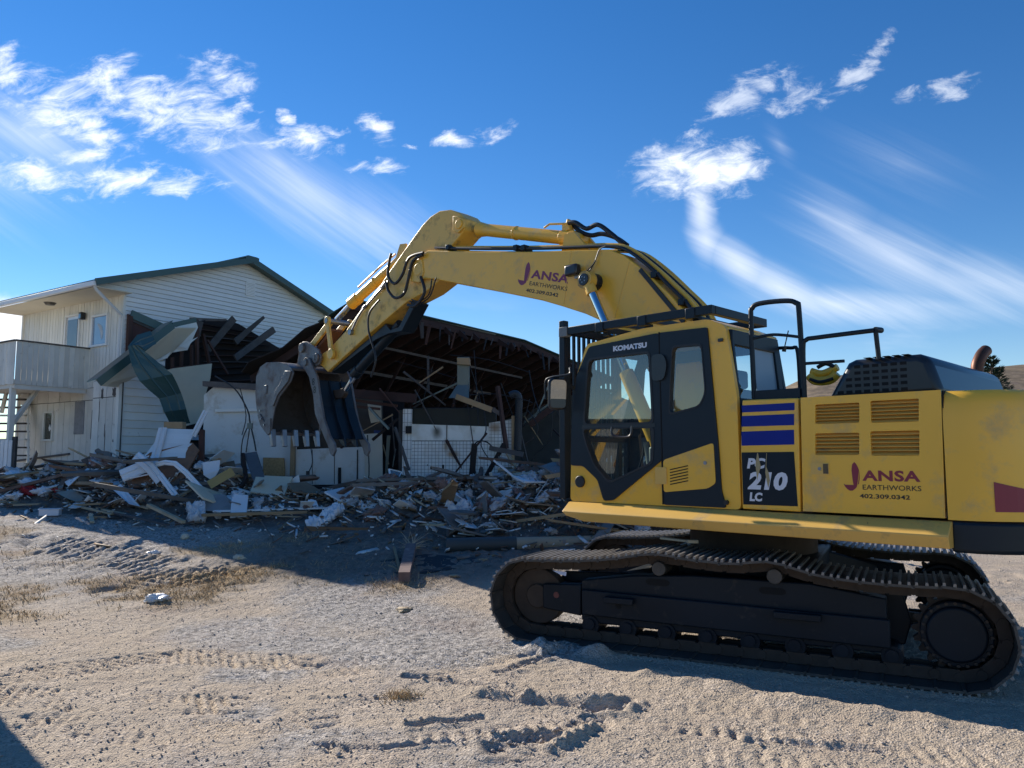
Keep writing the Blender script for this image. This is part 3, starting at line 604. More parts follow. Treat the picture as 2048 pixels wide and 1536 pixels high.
wn2 = window_left(3.26, 3.79, 2.28, 3.13, cream_board, sky_pane('dark_pane', (0.05, 0.06, 0.055)))
MB().slab([(-0.022, 3.38, 2.62), (-0.022, 3.48, 2.56), (-0.022, 3.52, 2.66), (-0.022, 3.45, 2.76)], 0.003).build('pale_ornament', white_metal, wn2, smooth=False)
MB().box((-0.016, 1.92, 2.90), (0.02, 0.48, 0.90)).build('bare_board', mat('bare_grey_board', (0.25, 0.25, 0.26), 0.85, var=0.2, vscale=8, dirt=(0.13, 0.13, 0.13), dirt_amt=0.4), HO)
MB().beam((-0.04, 2.3, 1.92), (-0.04, 5.3, 1.72), 0.05, 0.05).build('wall_pipe', grey_wood, HO)
MB().cyl((-0.03, 1.29, 1.0), (-0.03, 1.29, 1.85), 0.025, seg=10).build('vent_pipe', cable_m, HO)
lp = MB().box((-0.12, 1.86, 5.70), (0.14, 0.14, 0.20)).build('wall_lamp', black_paint, HO, bevel=0.02)
MB().box((-0.12, 1.86, 5.68), (0.145, 0.10, 0.12)).build('lamp_glass', house_glass, lp)
MB().cyl((-0.55, 2.75, 6.095), (-0.55, 2.75, 6.03), 0.16, 0.11, seg=16).build('soffit_lamp', mat('lamp_bronze', (0.10, 0.09, 0.08), 0.4, 0.5), HO)
# flashing and bared sheathing where the wing joined the gable wall
def on_gable(px, py, n):
    d = ray(px, py); o = HC + Ng * n; C0 = Vector((0, 0, CAM_H)); t = (o - C0).dot(Ng) / d.dot(Ng); return C0 + d * t
def loc_h(p): q = p - HC; return Vector((q.dot(Dg), q.dot(Dl), q.z))
MB().slab([loc_h(on_gable(*p, 0.06)) for p in ((254, 628), (270, 632), (330, 664), (318, 676), (285, 690), (262, 700), (258, 800), (246, 800))], 0.03).build('bared_sheathing', mat('red_sheathing', (0.085, 0.038, 0.032), 0.85, var=0.3), HO, smooth=False)
MB().beam(loc_h(on_gable(262, 628, 0.12)), loc_h(on_gable(345, 664, 0.12)), 0.05, 0.22).build('flashing', green_metal, HO)
MB().beam(loc_h(on_gable(266, 640, 0.10)), loc_h(on_gable(325, 666, 0.10)), 0.04, 0.10).build('flashing_board', grey_wood, HO)
MB().beam(loc_h(on_gable(261, 632, 0.12)), loc_h(on_gable(255, 800, 0.12)), 0.06, 0.12).build('corner_stud', old_wood, HO)
# balcony
bl = MB().box((-0.92, 3.56, 3.74), (1.86, 3.88, 0.10)).beam((-1.80, 1.62, 3.65), (-1.80, 5.48, 3.65), 0.06, 0.16).beam((-0.03, 1.65, 3.62), (-1.80, 1.65, 3.62), 0.05, 0.14).build('balcony', peeling, HO)
for k in range(14):
    g = -0.066 - k * 0.1315
    MB().box((g, 1.60 + rs.uniform(-0.004, 0.004), 4.22 + rs.uniform(-0.015, 0.015)), (0.122, 0.022, 1.10)).build('railing_board', peeling, bl, smooth=False)
for k in range(27):
    l = 1.68 + k * 0.142
    MB().box((-1.86 + rs.uniform(-0.004, 0.004), l, 4.22 + rs.uniform(-0.012, 0.012)), (0.022, 0.132, 1.10)).build('railing_board', peeling, bl, smooth=False)
MB().box((-0.92, 1.60, 4.785), (1.92, 0.09, 0.035)).box((-1.86, 3.56, 4.785), (0.09, 3.92, 0.035)).build('cap_rail', grey_wood, bl)
MB().box((-1.78, 1.80, 2.2), (0.12, 0.12, 2.95)).build('balcony_post', peeling, bl)
MB().beam((-1.76, 1.86, 2.6), (-1.0, 2.2, 3.62), 0.09, 0.09).build('balcony_brace', peeling, bl)
# outside stair to the balcony
ST = empty('stair', at(20, 940, 22.5)); tag(ST, 'open timber stair with pale treads under the balcony beside the house', 'stair')
def in_root(b, name, m, root, **kw):
    o = b.build(name, m, root, **kw); o.location = -root.location if isinstance(root.parent, type(None)) else (0, 0, 0); return o
for k in range(10):
    a, b = at(-14, 783 + 16 * k, 22.6 - k * 0.12), at(54, 783 + 16 * k, 22.6 - k * 0.12)
    in_root(MB().beam(a, b, 0.26, 0.045), 'stair_tread', grey_wood if k % 3 else peeling, ST)
in_root(MB().beam(at(-10, 775, 22.7), at(-10, 950, 21.3), 0.05, 0.25).beam(at(56, 775, 22.7), at(56, 950, 21.3), 0.05, 0.25).beam(at(3, 826, 22.2), at(14, 780, 22.2), 0.08, 0.08), 'stair_stringer', peeling, ST)
FE = empty('picket_fence', at(10, 965, 19.0)); tag(FE, 'short run of white upright boards at the far left edge below the balcony', 'fence')
for k in range(6):
    x = -22 + k * 8.2
    in_root(MB().box((at(x, 920, 19).x, 19.0, 1.72), (0.085, 0.025, 1.05)), 'picket', white_metal, FE)
in_root(MB().beam(at(-28, 900, 19.05), at(24, 900, 19.05), 0.03, 0.07).box(at(27, 930, 19.06), (0.09, 0.09, 1.4)), 'fence_rail', grey_wood, FE)

# ------------------------------------------------------------------ wrecked wing
WB = empty('wrecked_building', (-4.0, 17.5, 0.9)); tag(WB, 'half demolished single-storey building with torn roof and open rooms', 'building')
def wb(b, name, m, parent=None, **kw):
    o = b.build(name, m, parent or WB, **kw)
    if parent is None: o.location = -WB.location
    return o
def px_slab(pts, Y, thick=0.02, dY=None):
    P = [at(p[0], p[1], p[2] if len(p) > 2 else Y) for p in pts]; return MB().slab(P, thick, Vector((0, 1, 0)))
def og(p, n): return on_gable(p[0], p[1], n)
# clapboard end wall, each board torn at its own length
zc = 1.35; cw_ = None
for k in range(13):
    z0, z1 = zc + k * 0.197, zc + (k + 1) * 0.197 + 0.012
    left = HC + Ng * 1.2 + Dg * (-0.66); right = HC + Ng * 1.2 + Dg * ((0.62 if k < 8 else 0.45) + rs.uniform(-0.07, 0.07))
    if k > 10: right = HC + Ng * 1.2 + Dg * 0.1
    n_ = Ng
    b = MB().add([left + n_ * 0.034 + Vector((0, 0, z0 + 0.016)), right + n_ * 0.034 + Vector((0, 0, z0 + 0.016)), right + n_ * 0.006 + Vector((0, 0, z1)), left + n_ * 0.006 + Vector((0, 0, z1)),
                  left - n_ * 0.01 + Vector((0, 0, z0)), right - n_ * 0.01 + Vector((0, 0, z0)), right - n_ * 0.01 + Vector((0, 0, z1)), left - n_ * 0.01 + Vector((0, 0, z1))],
                 [(0, 1, 2, 3), (7, 6, 5, 4), (0, 4, 5, 1), (3, 2, 6, 7), (0, 3, 7, 4), (1, 5, 6, 2)])
    wb(b, 'clapboard', clap, smooth=False)
c0 = HC + Ng * 1.2 + Dg * -0.70
wb(MB().box((c0.x, c0.y, 2.55), (0.13, 0.13, 2.5), Matrix.Rotation(TH, 3, 'Z')), 'corner_board', cream_board)
c1 = HC + Ng * 0.6 + Dg * -0.69
sw = wb(MB().box((c1.x + 0.03, c1.y, 2.5), (0.03, 1.3, 2.5), Matrix.Rotation(TH, 3, 'Z')), 'side_wall', mat('wall_backing', (0.07, 0.065, 0.06), 0.9))
for k in range(4):
    for z0, z1 in ((1.25, 3.30), (3.32, 3.74)):
        q = HC + Ng * (0.15 + 0.31 * k) + Dg * -0.69; MB().box((q.x, q.y, (z0 + z1) / 2), (0.035, 0.294, z1 - z0), Matrix.Rotation(TH, 3, 'Z')).build('wall_board', peeling, sw, smooth=False)
for n0, z0, dz, w in ((0.95, 3.34, 0.20, 0.16), (0.42, 3.30, 0.24, 0.10), (0.32, 2.75, 0.5, 0.025), (0.64, 1.7, 0.75, 0.02), (0.60, 2.35, 0.3, 0.02), (1.0, 2.2, 0.06, 0.04), (0.8, 1.9, 0.05, 0.03)):
    P_ = [HC + Ng * (n0 + a * w) + Dg * -0.712 + Vector((0, 0, z0 + b * dz)) for a, b in ((-0.5, 0.05), (0.1, -0.1), (0.55, 0.0), (0.4, 0.5), (0.5, 0.9), (0.1, 1.05), (-0.2, 0.8), (-0.55, 0.95), (-0.4, 0.5))]
    MB().slab(P_, 0.004, Dg).build('bare_patch', grey_wood, sw, smooth=False)
wb(MB().slab([og(p, 1.14) for p in ((316, 745), (345, 737), (424, 727), (421, 756), (408, 800), (411, 842), (372, 852), (330, 862), (320, 800))], 0.03, -Ng), 'cream_wall_panel', cream_dry, smooth=False)
wb(MB().slab([og(p, 1.10) for p in ((312, 744), (424, 727), (418, 740), (405, 870), (330, 870), (300, 800))], 0.04, -Ng), 'wall_sheathing', sheath, smooth=False)
# rake: soffit, fascia, roof sheet
ra, rb_, rc = og((197, 765), 1.75), og((345, 650), 1.75), og((392, 640), 1.75)
wb(MB().slab([og((203, 772), 1.74), og((352, 657), 1.74), og((392, 657), 1.12), og((338, 712), 1.12), og((300, 745), 1.12), og((240, 775), 1.12)], 0.025, (0, 0, 1)), 'soffit', soffit_m, smooth=False)
wb(MB().beam(ra, rb_, 0.05, 0.19).beam(rb_, rc, 0.05, 0.12), 'rake_fascia', green_metal)
wb(MB().slab([ra + Vector((0, 0, 0.09)), rb_ + Vector((0, 0, 0.09)), rb_ + Dl * 0.5 + Vector((0, 0, 0.03)), ra + Dl * 0.5 + Vector((0, 0, 0.03))], 0.03, (0, 0, 1)), 'roof_sheet', green_metal, smooth=False)
wb(MB().slab([og(p, 1.1) for p in ((350, 655), (392, 642), (396, 655), (375, 700), (345, 705))], 0.02, -Ng), 'soffit_scrap', cream_board, smooth=False)
for pts in (((358, 692), (396, 674), (384, 684), (372, 697)), ((318, 722), (342, 703), (335, 716), (300, 727)), ((330, 732), (312, 724), (330, 722))):
    wb(MB().slab([og(p, 1.3) for p in pts], 0.012, -Ng), 'soffit_scrap', cream_board, smooth=False)
# the dark loft and its timbers
wb(MB().slab([og(p, 0.35) for p in ((380, 641), (452, 639), (478, 648), (560, 697), (590, 760), (560, 800), (420, 800), (330, 760), (335, 700))], 0.05, -Ng), 'loft_shade_sheet', sheath, smooth=False)  # upright dark sheet painting the unlit inside of the loft
for k in range(11):
    t = k / 10; p = (382 + 46 * t, 644 + 132 * t); q = (500 + 75 * min(1, t * 1.6) + rs.uniform(-8, 8), 664 + 100 * t + rs.uniform(-3, 3))
    wb(MB().beam(og(p, 0.46), og(q, 0.46), 0.02, 0.12, up=Dl), 'loft_board', (sheath, old_wood, grey_wood, sheath)[k % 4], smooth=False)
for p, q, w, h in (((394, 655), (394, 736), 0.07, 0.09), ((383, 690), (383, 738), 0.05, 0.09), ((364, 700), (362, 740), 0.05, 0.09), ((345, 715), (345, 742), 0.05, 0.09), ((406, 668), (419, 728), 0.06, 0.10), ((415, 680), (456, 748), 0.05, 0.05), ((352, 652), (398, 655), 0.05, 0.05), ((345, 737), (424, 728), 0.06, 0.05)):
    wb(MB().beam(og(p, 0.95), og(q, 0.95), w, h, up=Ng), 'stud', old_wood)
for p, q in (((415, 700), (468, 637)), ((470, 684), (528, 634)), ((470, 716), (548, 659)), ((390, 680), (400, 642))):
    a, b = og(p, 0.9), og(q, 0.9); wb(MB().beam(a, b, 0.06, 0.19, up=Ng.cross(b - a), taper=1.0 if q[0] != 528 else 0.45), 'broken_rafter', grey_wood)
wb(MB().beam(og((410, 641), 0.9), og((446, 641), 0.9), 0.03, 0.03).beam(og((380, 637), 0.9), og((452, 640), 0.9), 0.05, 0.05), 'ridge_board', grey_wood)
# curled sheet of roof metal hanging down
L_ = [((300, 662), 1.75), ((274, 670), 1.95), ((256, 693), 2.1), ((264, 732), 2.25), ((279, 762), 2.3), ((318, 797), 2.25), ((328, 824), 2.3), ((342, 852), 2.2)]
R_ = [((312, 688), 1.85), ((288, 700), 2.05), ((274, 690), 2.2), ((308, 718), 2.3), ((344, 748), 2.42), ((362, 786), 2.3), ((372, 818), 2.34), ((380, 846), 2.2)]
Ls, Rs_ = [], []
for A_, O_ in ((L_, Ls), (R_, Rs_)):
    P_ = [og(*p) for p in A_]
    for a, b in zip(P_, P_[1:]): O_ += [a, a.lerp(b, 0.5) + Vector((rs.uniform(-0.012, 0.012), rs.uniform(-0.02, 0.02), rs.uniform(-0.012, 0.012)))]
    O_.append(P_[-1])
cs = MB(); vs = []
for a, b in zip(Ls, Rs_):
    for t in (0, 0.30, 0.34, 0.38, 0.70, 0.74, 0.78, 1.0): vs.append(a.lerp(b, t) + Vector((0.008, -0.014, 0.004)) * (1 if t in (0.34, 0.74) else 0))
n = 8; cs.add(vs, [(i * n + k, i * n + k + 1, (i + 1) * n + k + 1, (i + 1) * n + k) for i in range(len(Ls) - 1) for k in range(n - 1)])
so_ = wb(cs, 'curled_roof_sheet', green_metal, smooth=False); md = so_.modifiers.new('s', 'SOLIDIFY'); md.thickness = 0.012
# inner walls facing the yard
wb(px_slab(((408, 790), (432, 770), (470, 768), (520, 780), (592, 790), (592, 972), (405, 975)), 17.9, 0.06), 'white_wall', drywall, smooth=False)
wb(px_slab(((428, 928), (528, 932), (528, 972), (425, 972)), 17.84, 0.03), 'blue_wainscot', mat('blue_grey_panel', (0.36, 0.42, 0.50), 0.7, var=0.08), smooth=False)
wb(px_slab(((430, 818), (600, 814), (600, 821), (430, 824)), 17.83, 0.04), 'wall_rail', cream_board, smooth=False)
wb(px_slab(((405, 762), (520, 768), (522, 780), (405, 772)), 17.7, 0.12), 'top_plate', grey_wood, smooth=False)
wb(px_slab(((526, 915), (568, 916), (570, 968), (526, 968)), 17.82, 0.03), 'strand_board_panel', osb, smooth=False)
wb(MB().box((at(586, 900, 17.75).x, 17.75, 1.75), (0.10, 0.09, 1.9)), 'wall_post', raw_wood)
pw = wb(px_slab(((592, 899), (640, 897), (742, 893), (764, 897), (765, 968), (592, 970)), 17.8, 0.08), 'panelled_wall', drywall, smooth=False)
for x in (624, 668, 715): wb(px_slab(((x, 899), (x + 1.2, 899), (x + 1.2, 968), (x, 968)), 17.79, 0.01), 'panel_joint', grey_wood, smooth=False)
wb(px_slab(((728, 868), (764, 866), (765, 968), (730, 968)), 17.77, 0.03), 'white_cabinet', mat('old_white_enamel', (0.54, 0.52, 0.45), 0.5, var=0.1, dirt=(0.20, 0.11, 0.05), dirt_amt=0.3, dscale=3), smooth=False)
wb(px_slab(((612, 942), (619, 942), (619, 952), (612, 952)), 17.78, 0.02), 'wall_socket', grey_wood, smooth=False)
wb(px_slab(((676, 935), (682, 935), (682, 970), (676, 972)), 17.76, 0.02), 'torn_hole', shade_black, smooth=False)
wb(MB().box((at(668, 978, 17.6).x, 18.1, 1.10), (3.0, 1.2, 0.14)), 'floor_edge', sheath)
wb(MB().box((at(668, 990, 17.9).x, 18.2, 0.85), (2.8, 0.9, 0.40)), 'crawl_space_shade', shade_black)  # solid black box painting the shade under the floor
for x in (600, 640, 690, 735): wb(MB().box((at(x, 985, 17.62).x, 17.62, 0.9), (0.10, 0.1, 0.34)), 'floor_joist', grey_wood)
wb(px_slab(((640, 800), (765, 790), (765, 900), (640, 900)), 18.6, 0.05), 'dark_partition', mat('dim_brown_wall', (0.09, 0.07, 0.055), 0.9, var=0.3), smooth=False)
wb(px_slab(((735, 808), (762, 812), (763, 842), (742, 846), (738, 830)), 18.0, 0.03), 'cream_scrap', cream_dry, smooth=False)
wb(px_slab(((748, 860), (765, 862), (760, 895), (745, 892)), 17.9, 0.03), 'blue_door', mat('blue_door_paint', (0.02, 0.045, 0.16), 0.6), smooth=False)
wb(px_slab(((762, 800), (808, 805), (808, 960), (762, 965)), 19.2, 0.05), 'doorway_shade', shade_black, smooth=False)  # black sheet set behind the opening as the doorway's shade
wb(px_slab(((797, 820), (806, 820), (806, 952), (797, 952)), 17.5, 0.10), 'door_post', grey_wood, smooth=False)
# tiled kitchen wall with soot and rust
def tiled(name, sx, sz, stains):
    m = bpy.data.materials.new(name); m.use_nodes = True; nt = m.node_tree; N = nt.nodes; L = nt.links; b = N['Principled BSDF']; b.inputs['Roughness'].default_value = 0.3
    tc = N.new('ShaderNodeTexCoord'); sp = N.new('ShaderNodeSeparateXYZ'); L.new(tc.outputs['Object'], sp.inputs[0]); cb_ = N.new('ShaderNodeCombineXYZ'); L.new(sp.outputs[0], cb_.inputs[0]); L.new(sp.outputs[2], cb_.inputs[1])
    last = None
    if sx:
        bt = N.new('ShaderNodeTexBrick'); bt.offset = 0; bt.inputs['Scale'].default_value = 1; bt.inputs['Brick Width'].default_value = sx; bt.inputs['Row Height'].default_value = sz; bt.inputs['Mortar Size'].default_value = 0.0045; bt.inputs['Mortar Smooth'].default_value = 0.3
        bt.inputs['Color1'].default_value = (0.78, 0.79, 0.78, 1); bt.inputs['Color2'].default_value = (0.72, 0.73, 0.74, 1); bt.inputs['Mortar'].default_value = (0.09, 0.09, 0.10, 1); L.new(cb_.outputs[0], bt.inputs['Vector']); last = bt.outputs['Color']
    nz = N.new('ShaderNodeTexNoise'); nz.inputs['Scale'].default_value = 2.5; nz.inputs['Detail'].default_value = 8; L.new(cb_.outputs[0], nz.inputs['Vector'])
    mx = N.new('ShaderNodeMix'); mx.data_type = 'RGBA'; mr = N.new('ShaderNodeMapRange'); mr.inputs['From Min'].default_value = 0.48; mr.inputs['From Max'].default_value = 0.75; mr.inputs['To Max'].default_value = 0.6; L.new(nz.outputs['Fac'], mr.inputs[0]); L.new(mr.outputs[0], mx.inputs['Factor'])
    if last is None: mx.inputs['A'].default_value = (0.78, 0.79, 0.77, 1)
    else: L.new(last, mx.inputs['A'])
    mx.inputs['B'].default_value = (0.38, 0.32, 0.22, 1); last = mx.outputs['Result']
    for (p, rx, rz, c, amt) in stains:
        mp = N.new('ShaderNodeMapping'); mp.vector_type = 'TEXTURE'; mp.inputs['Location'].default_value = (p.x, p.z, 0); mp.inputs['Scale'].default_value = (rx, rz, 1); L.new(cb_.outputs[0], mp.inputs[0])
        ln = N.new('ShaderNodeVectorMath'); ln.operation = 'LENGTH'; L.new(mp.outputs[0], ln.inputs[0]); ad = N.new('ShaderNodeMath'); ad.operation = 'ADD'; L.new(ln.outputs['Value'], ad.inputs[0]); L.new(nz.outputs['Fac'], ad.inputs[1])
        r2 = N.new('ShaderNodeMapRange'); r2.interpolation_type = 'SMOOTHSTEP'; r2.inputs['From Min'].default_value = 1.35; r2.inputs['From Max'].default_value = 0.55; r2.inputs['To Min'].default_value = 0.0; r2.inputs['To Max'].default_value = amt; L.new(ad.outputs[0], r2.inputs[0])
        m2 = N.new('ShaderNodeMix'); m2.data_type = 'RGBA'; L.new(r2.outputs[0], m2.inputs['Factor']); L.new(last, m2.inputs['A']); m2.inputs['B'].default_value = (*c, 1); last = m2.outputs['Result']
    L.new(last, b.inputs['Base Color']); return m
YT = 17.3
stn = [(at(874, 864, YT), 0.20, 0.24, (0.03, 0.03, 0.028), 0.95), (at(906, 908, YT), 0.24, 0.13, (0.30, 0.15, 0.04), 0.9), (at(892, 893, YT), 0.10, 0.22, (0.24, 0.14, 0.05), 0.7), (at(990, 855, YT), 0.30, 0.24, (0.22, 0.11, 0.04), 0.85), (at(1000, 900, YT), 0.45, 0.3, (0.40, 0.34, 0.22), 0.5)]
wb(px_slab(((820, 882), (1026, 882), (1026, 952), (1000, 955), (940, 958), (820, 952)), YT, 0.06), 'tiled_wall', tiled('square_white_tiles', 0.078, 0.078, stn), smooth=False)
wb(px_slab(((824, 848), (978, 853), (978, 881), (822, 881)), YT - 0.01, 0.05), 'enamel_panel', tiled('sooty_enamel', 0, 0, stn), smooth=False)
wb(px_slab(((978, 846), (1026, 838), (1026, 881.5), (978, 881.5)), YT, 0.05), 'rusty_panel', tiled('rusted_tiles', 0.078, 0.078, stn), smooth=False)
wb(px_slab(((806, 818), (824, 818), (822, 952), (804, 950)), YT - 0.05, 0.08), 'tiled_column', tiled('column_tiles', 0.078, 0.20, stn[:1]), smooth=False)
wb(px_slab(((811, 852), (823, 852), (823, 867), (811, 867)), YT - 0.10, 0.05), 'switch_box', shade_black, smooth=False)
wb(px_slab(((893, 850), (894.6, 850), (894, 882), (892.6, 882)), YT - 0.03, 0.02), 'thin_pipe', rust_steel, smooth=False)
for x, y, w, h in ((862, 936, 3, 6), (886, 934, 4, 9), (855, 930, 2, 2), (975, 930, 2, 2), (948, 862, 2, 2)): wb(px_slab(((x - w / 2, y - h / 2), (x + w / 2, y - h / 2), (x + w / 2, y + h / 2), (x - w / 2, y + h / 2)), YT - 0.01, 0.02), 'wall_hole', shade_black, smooth=False)
wb(MB().box((at(1026, 880, YT).x, YT - 0.05, 2.0), (0.07, 0.09, 1.5)), 'wall_post', raw_wood)
wb(MB().box((at(900, 828, 17.5).x, 17.75, 2.72), (2.1, 0.6, 0.46)), 'extractor_hood', mat('dark_hood_metal', (0.022, 0.026, 0.026), 0.5, 0.5), bevel=0.02)
dct = wb(MB().box((at(926, 745, 17.5).x, 17.7, at(926, 745, 17.5).z), (0.27, 0.3, 0.72)).add([tuple(at(914, 770, 17.5)), tuple(at(938, 770, 17.5)), tuple(at(938, 796, 17.4)), tuple(at(897, 796, 17.4)), tuple(at(914, 770, 17.8)), tuple(at(938, 770, 17.8)), tuple(at(938, 796, 17.9)), tuple(at(897, 796, 17.9))], [(0, 1, 2, 3), (7, 6, 5, 4), (0, 4, 5, 1), (1, 5, 6, 2), (2, 6, 7, 3), (3, 7, 4, 0)]), 'air_duct', galv, smooth=False)
wb(px_slab(((914, 716), (939, 716), (940, 730), (914, 728)), 17.45, 0.3), 'duct_collar', raw_wood, smooth=False)
wb(MB().tube(smooth_path([at(1020, 792, 17.2), at(1030, 788, 17.2), at(1037, 796, 17.2), at(1037, 830, 17.2), at(1035, 900, 17.2)]), 0.085, 12), 'flexible_duct', mat('ribbed_black_duct', (0.03, 0.032, 0.034), 0.45, bump=0.8, bscale=50), )
shaded_rafter = mat('shaded_rafter', (0.040, 0.020, 0.017), 0.9, var=0.35)  # darker copy of the old timber, with roof-underside shade in its colour
# main roof: the far slope still stands, seen from beneath
R0 = Vector((-2.42, 18.0, 5.06)) + Dg * -1.95
def rp_(t, s): 
    sag = -0.10 * max(0, t - 7.0) ; return R0 + Dg * t + Dl * s + Vector((0, 0, sag - 0.378 * s))
TL = 13.0
edge = [(0.0, 0.0), (0.15, 0.7), (-0.1, 1.3), (0.05, 2.2), (-0.25, 3.0), (-0.05, 3.5), (0.9, 3.7), (1.4, 4.5), (2.6, 4.8), (2.9, 5.6)]
rs_pts = [rp_(t, s) for t, s in edge] + [rp_(7.0, 5.6), rp_(TL, 5.6), rp_(TL, 0), rp_(7.0, 0)]
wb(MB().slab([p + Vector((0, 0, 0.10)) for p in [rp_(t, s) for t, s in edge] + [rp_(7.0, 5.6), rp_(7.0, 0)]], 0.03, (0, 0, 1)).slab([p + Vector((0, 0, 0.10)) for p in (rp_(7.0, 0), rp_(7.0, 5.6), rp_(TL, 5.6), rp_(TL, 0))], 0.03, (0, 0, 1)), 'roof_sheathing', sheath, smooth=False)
wb(MB().slab([p + Vector((0, 0, 0.14)) for p in (rp_(0.05, -0.06), rp_(0.0, 1.0), rp_(0.3, 1.0), rp_(7.0, 1.0), rp_(7.0, -0.06))], 0.02, (0, 0, 1)).slab([p + Vector((0, 0, 0.14)) for p in (rp_(7.0, -0.06), rp_(7.0, 5.6), rp_(TL, 5.6), rp_(TL, -0.06))], 0.02, (0, 0, 1)), 'roof_metal', green_metal, smooth=False)
wb(MB().beam(rp_(0.0, -0.02), rp_(7.0, -0.02), 0.05, 0.15).beam(rp_(7.0, -0.02), rp_(TL, -0.02), 0.05, 0.15), 'ridge_beam', shaded_rafter)
for k in range(21):
    t = 0.25 + k * 0.6; cut_ = rs.uniform(2.2, 4.4) if rs.random() < 0.28 and t > 3 else 9
    a, b = rp_(t, 0.03) - Vector((0, 0, 0.02 + rs.uniform(0, 0.03))), rp_(t + rs.uniform(-0.03, 0.03), min(cut_, 5.5 if t > 2.9 else 3.55 + 0.35 * max(0, t - 0.5))) - Vector((0, 0, 0.02))
    wb(MB().beam(a, b, 0.05, 0.19), 'rafter', shaded_rafter, smooth=False)
    if k > 1 and rs.random() < 0.85:          # stubs of the torn-off near slope
        e = rp_(t, 0) - Dl * rs.uniform(0.12, 0.45) + Vector((0, 0, -0.10 - rs.uniform(0.02, 0.16))); wb(MB().beam(rp_(t, -0.03) - Vector((0, 0, 0.06)), e, 0.05, 0.16, taper=rs.uniform(0.2, 0.8)), 'rafter_stub', shaded_rafter, smooth=False)
for k in range(9):                              # light webs between rafters and ceiling joists
    t = 1.0 + k * 1.2; wb(MB().beam(rp_(t, 1.4) - Vector((0, 0, 0.1)), Vector((*rp_(t, 2.6)[:2], 2.75)), 0.03, 0.08).beam(rp_(t, 3.6) - Vector((0, 0, 0.1)), Vector((*rp_(t, 2.6)[:2], 2.75)), 0.03, 0.08), 'truss_web', shaded_rafter, smooth=False)
for s_, w_ in ((1.0, 0.06), (2.2, 0.08)): wb(MB().beam(rp_(1.5, s_) - Vector((0, 0, 0.16)), rp_(8.5, s_) - Vector((0, 0, 0.22)), 0.04, w_), 'roof_brace', grey_wood)
bw0, bw1 = rp_(1.2, 5.4), rp_(TL, 5.4)
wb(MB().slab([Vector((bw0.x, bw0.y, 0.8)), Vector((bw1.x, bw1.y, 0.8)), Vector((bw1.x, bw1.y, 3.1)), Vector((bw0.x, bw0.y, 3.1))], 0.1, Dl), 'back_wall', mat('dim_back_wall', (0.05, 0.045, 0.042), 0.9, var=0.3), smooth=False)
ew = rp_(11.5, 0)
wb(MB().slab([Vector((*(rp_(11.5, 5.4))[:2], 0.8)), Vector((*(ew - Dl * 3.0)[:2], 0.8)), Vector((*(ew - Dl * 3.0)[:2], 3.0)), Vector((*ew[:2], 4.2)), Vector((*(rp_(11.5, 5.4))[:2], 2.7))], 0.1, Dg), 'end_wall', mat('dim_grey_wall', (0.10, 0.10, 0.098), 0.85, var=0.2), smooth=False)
for k in range(26):                            # felt and wood strips hanging from the torn ridge
    t = 0.4 + 0.33 * k + rs.uniform(-0.1, 0.1); a = rp_(min(t, 9), -0.05) + Vector((0, 0, -0.02)); ln_ = rs.uniform(0.12, 0.55); e = a + Vector((rs.uniform(-0.12, 0.12), -rs.uniform(0.0, 0.2), -ln_))
    wb(MB().beam(a, e, rs.uniform(0.03, 0.12), 0.012, up=(0, 1, 0), taper=rs.uniform(0.2, 0.9)), 'hanging_strip', (grey_wood, old_wood, cable_m)[k % 3], smooth=False)
wb(MB().tube([rp_(3.0, 0.05) + Vector((0, 0, 0.18)), rp_(5.55, 0.02) + Vector((0, 0, 0.16))], 0.05, 10), 'rolled_flashing', galv)
wb(MB().box(rp_(2.2, 0.3) + Vector((0, 0, 0.24)), (0.5, 0.5, 0.12)), 'roof_hatch', galv, bevel=0.02)
for p, q, w, h, m_ in (((690, 786, 17.4), (832, 797, 17.1), 0.12, 0.20, old_wood), ((642, 792, 17.5), (795, 812, 17.3), 0.05, 0.06, old_wood), ((738, 815, 17.2), (778, 858, 16.9), 0.04, 0.05, galv), ((745, 880, 16.9), (795, 838, 17.1), 0.06, 0.06, sheath),
        ((995, 773, 16.9), (1013, 897, 16.6), 0.07, 0.09, old_wood), ((912, 793, 17.0), (984, 820, 16.8), 0.05, 0.12, raw_wood), ((985, 818, 16.8), (1000, 828, 16.8), 0.05, 0.09, grey_wood), ((979, 896, 16.4), (1046, 909, 16.2), 0.05, 0.10, grey_wood),
        ((949, 888, 16.3), (943, 962, 16.2), 0.12, 0.12, sheath), ((1008, 888, 16.5), (973, 952, 16.2), 0.06, 0.08, sheath), ((1105, 815, 17.0), (1060, 850, 17.2), 0.06, 0.12, old_wood), ((700, 812, 17.6), (760, 818, 17.4), 0.04, 0.06, old_wood),
        ((790, 855, 16.6), (818, 940, 16.2), 0.05, 0.05, grey_wood), ((856, 712, 18.0), (857, 785, 18.0), 0.05, 0.05, grey_wood)):
    wb(MB().beam(at(*p), at(*q), w, h), 'broken_timber', m_, smooth=False)
for k in range(30):                             # snapped sticks, laths and ducts hanging about the rooms
    x = rs.uniform(-3.6, 1.6); Y = rs.uniform(17.0, 19.2); zz = rs.uniform(1.9, 3.9); a = Vector((x, Y, zz)); l_ = rs.uniform(0.4, 1.5); ang = rs.uniform(-1.2, 1.2)
    wb(MB().beam(a, a + Vector((math.sin(ang) * l_, rs.uniform(-0.3, 0.3), -math.cos(ang) * l_)), rs.uniform(0.03, 0.09), rs.uniform(0.02, 0.05), taper=rs.uniform(0.4, 1.0)), 'hanging_stick', (old_wood, grey_wood, shaded_rafter, galv, raw_wood)[k % 5], smooth=False)
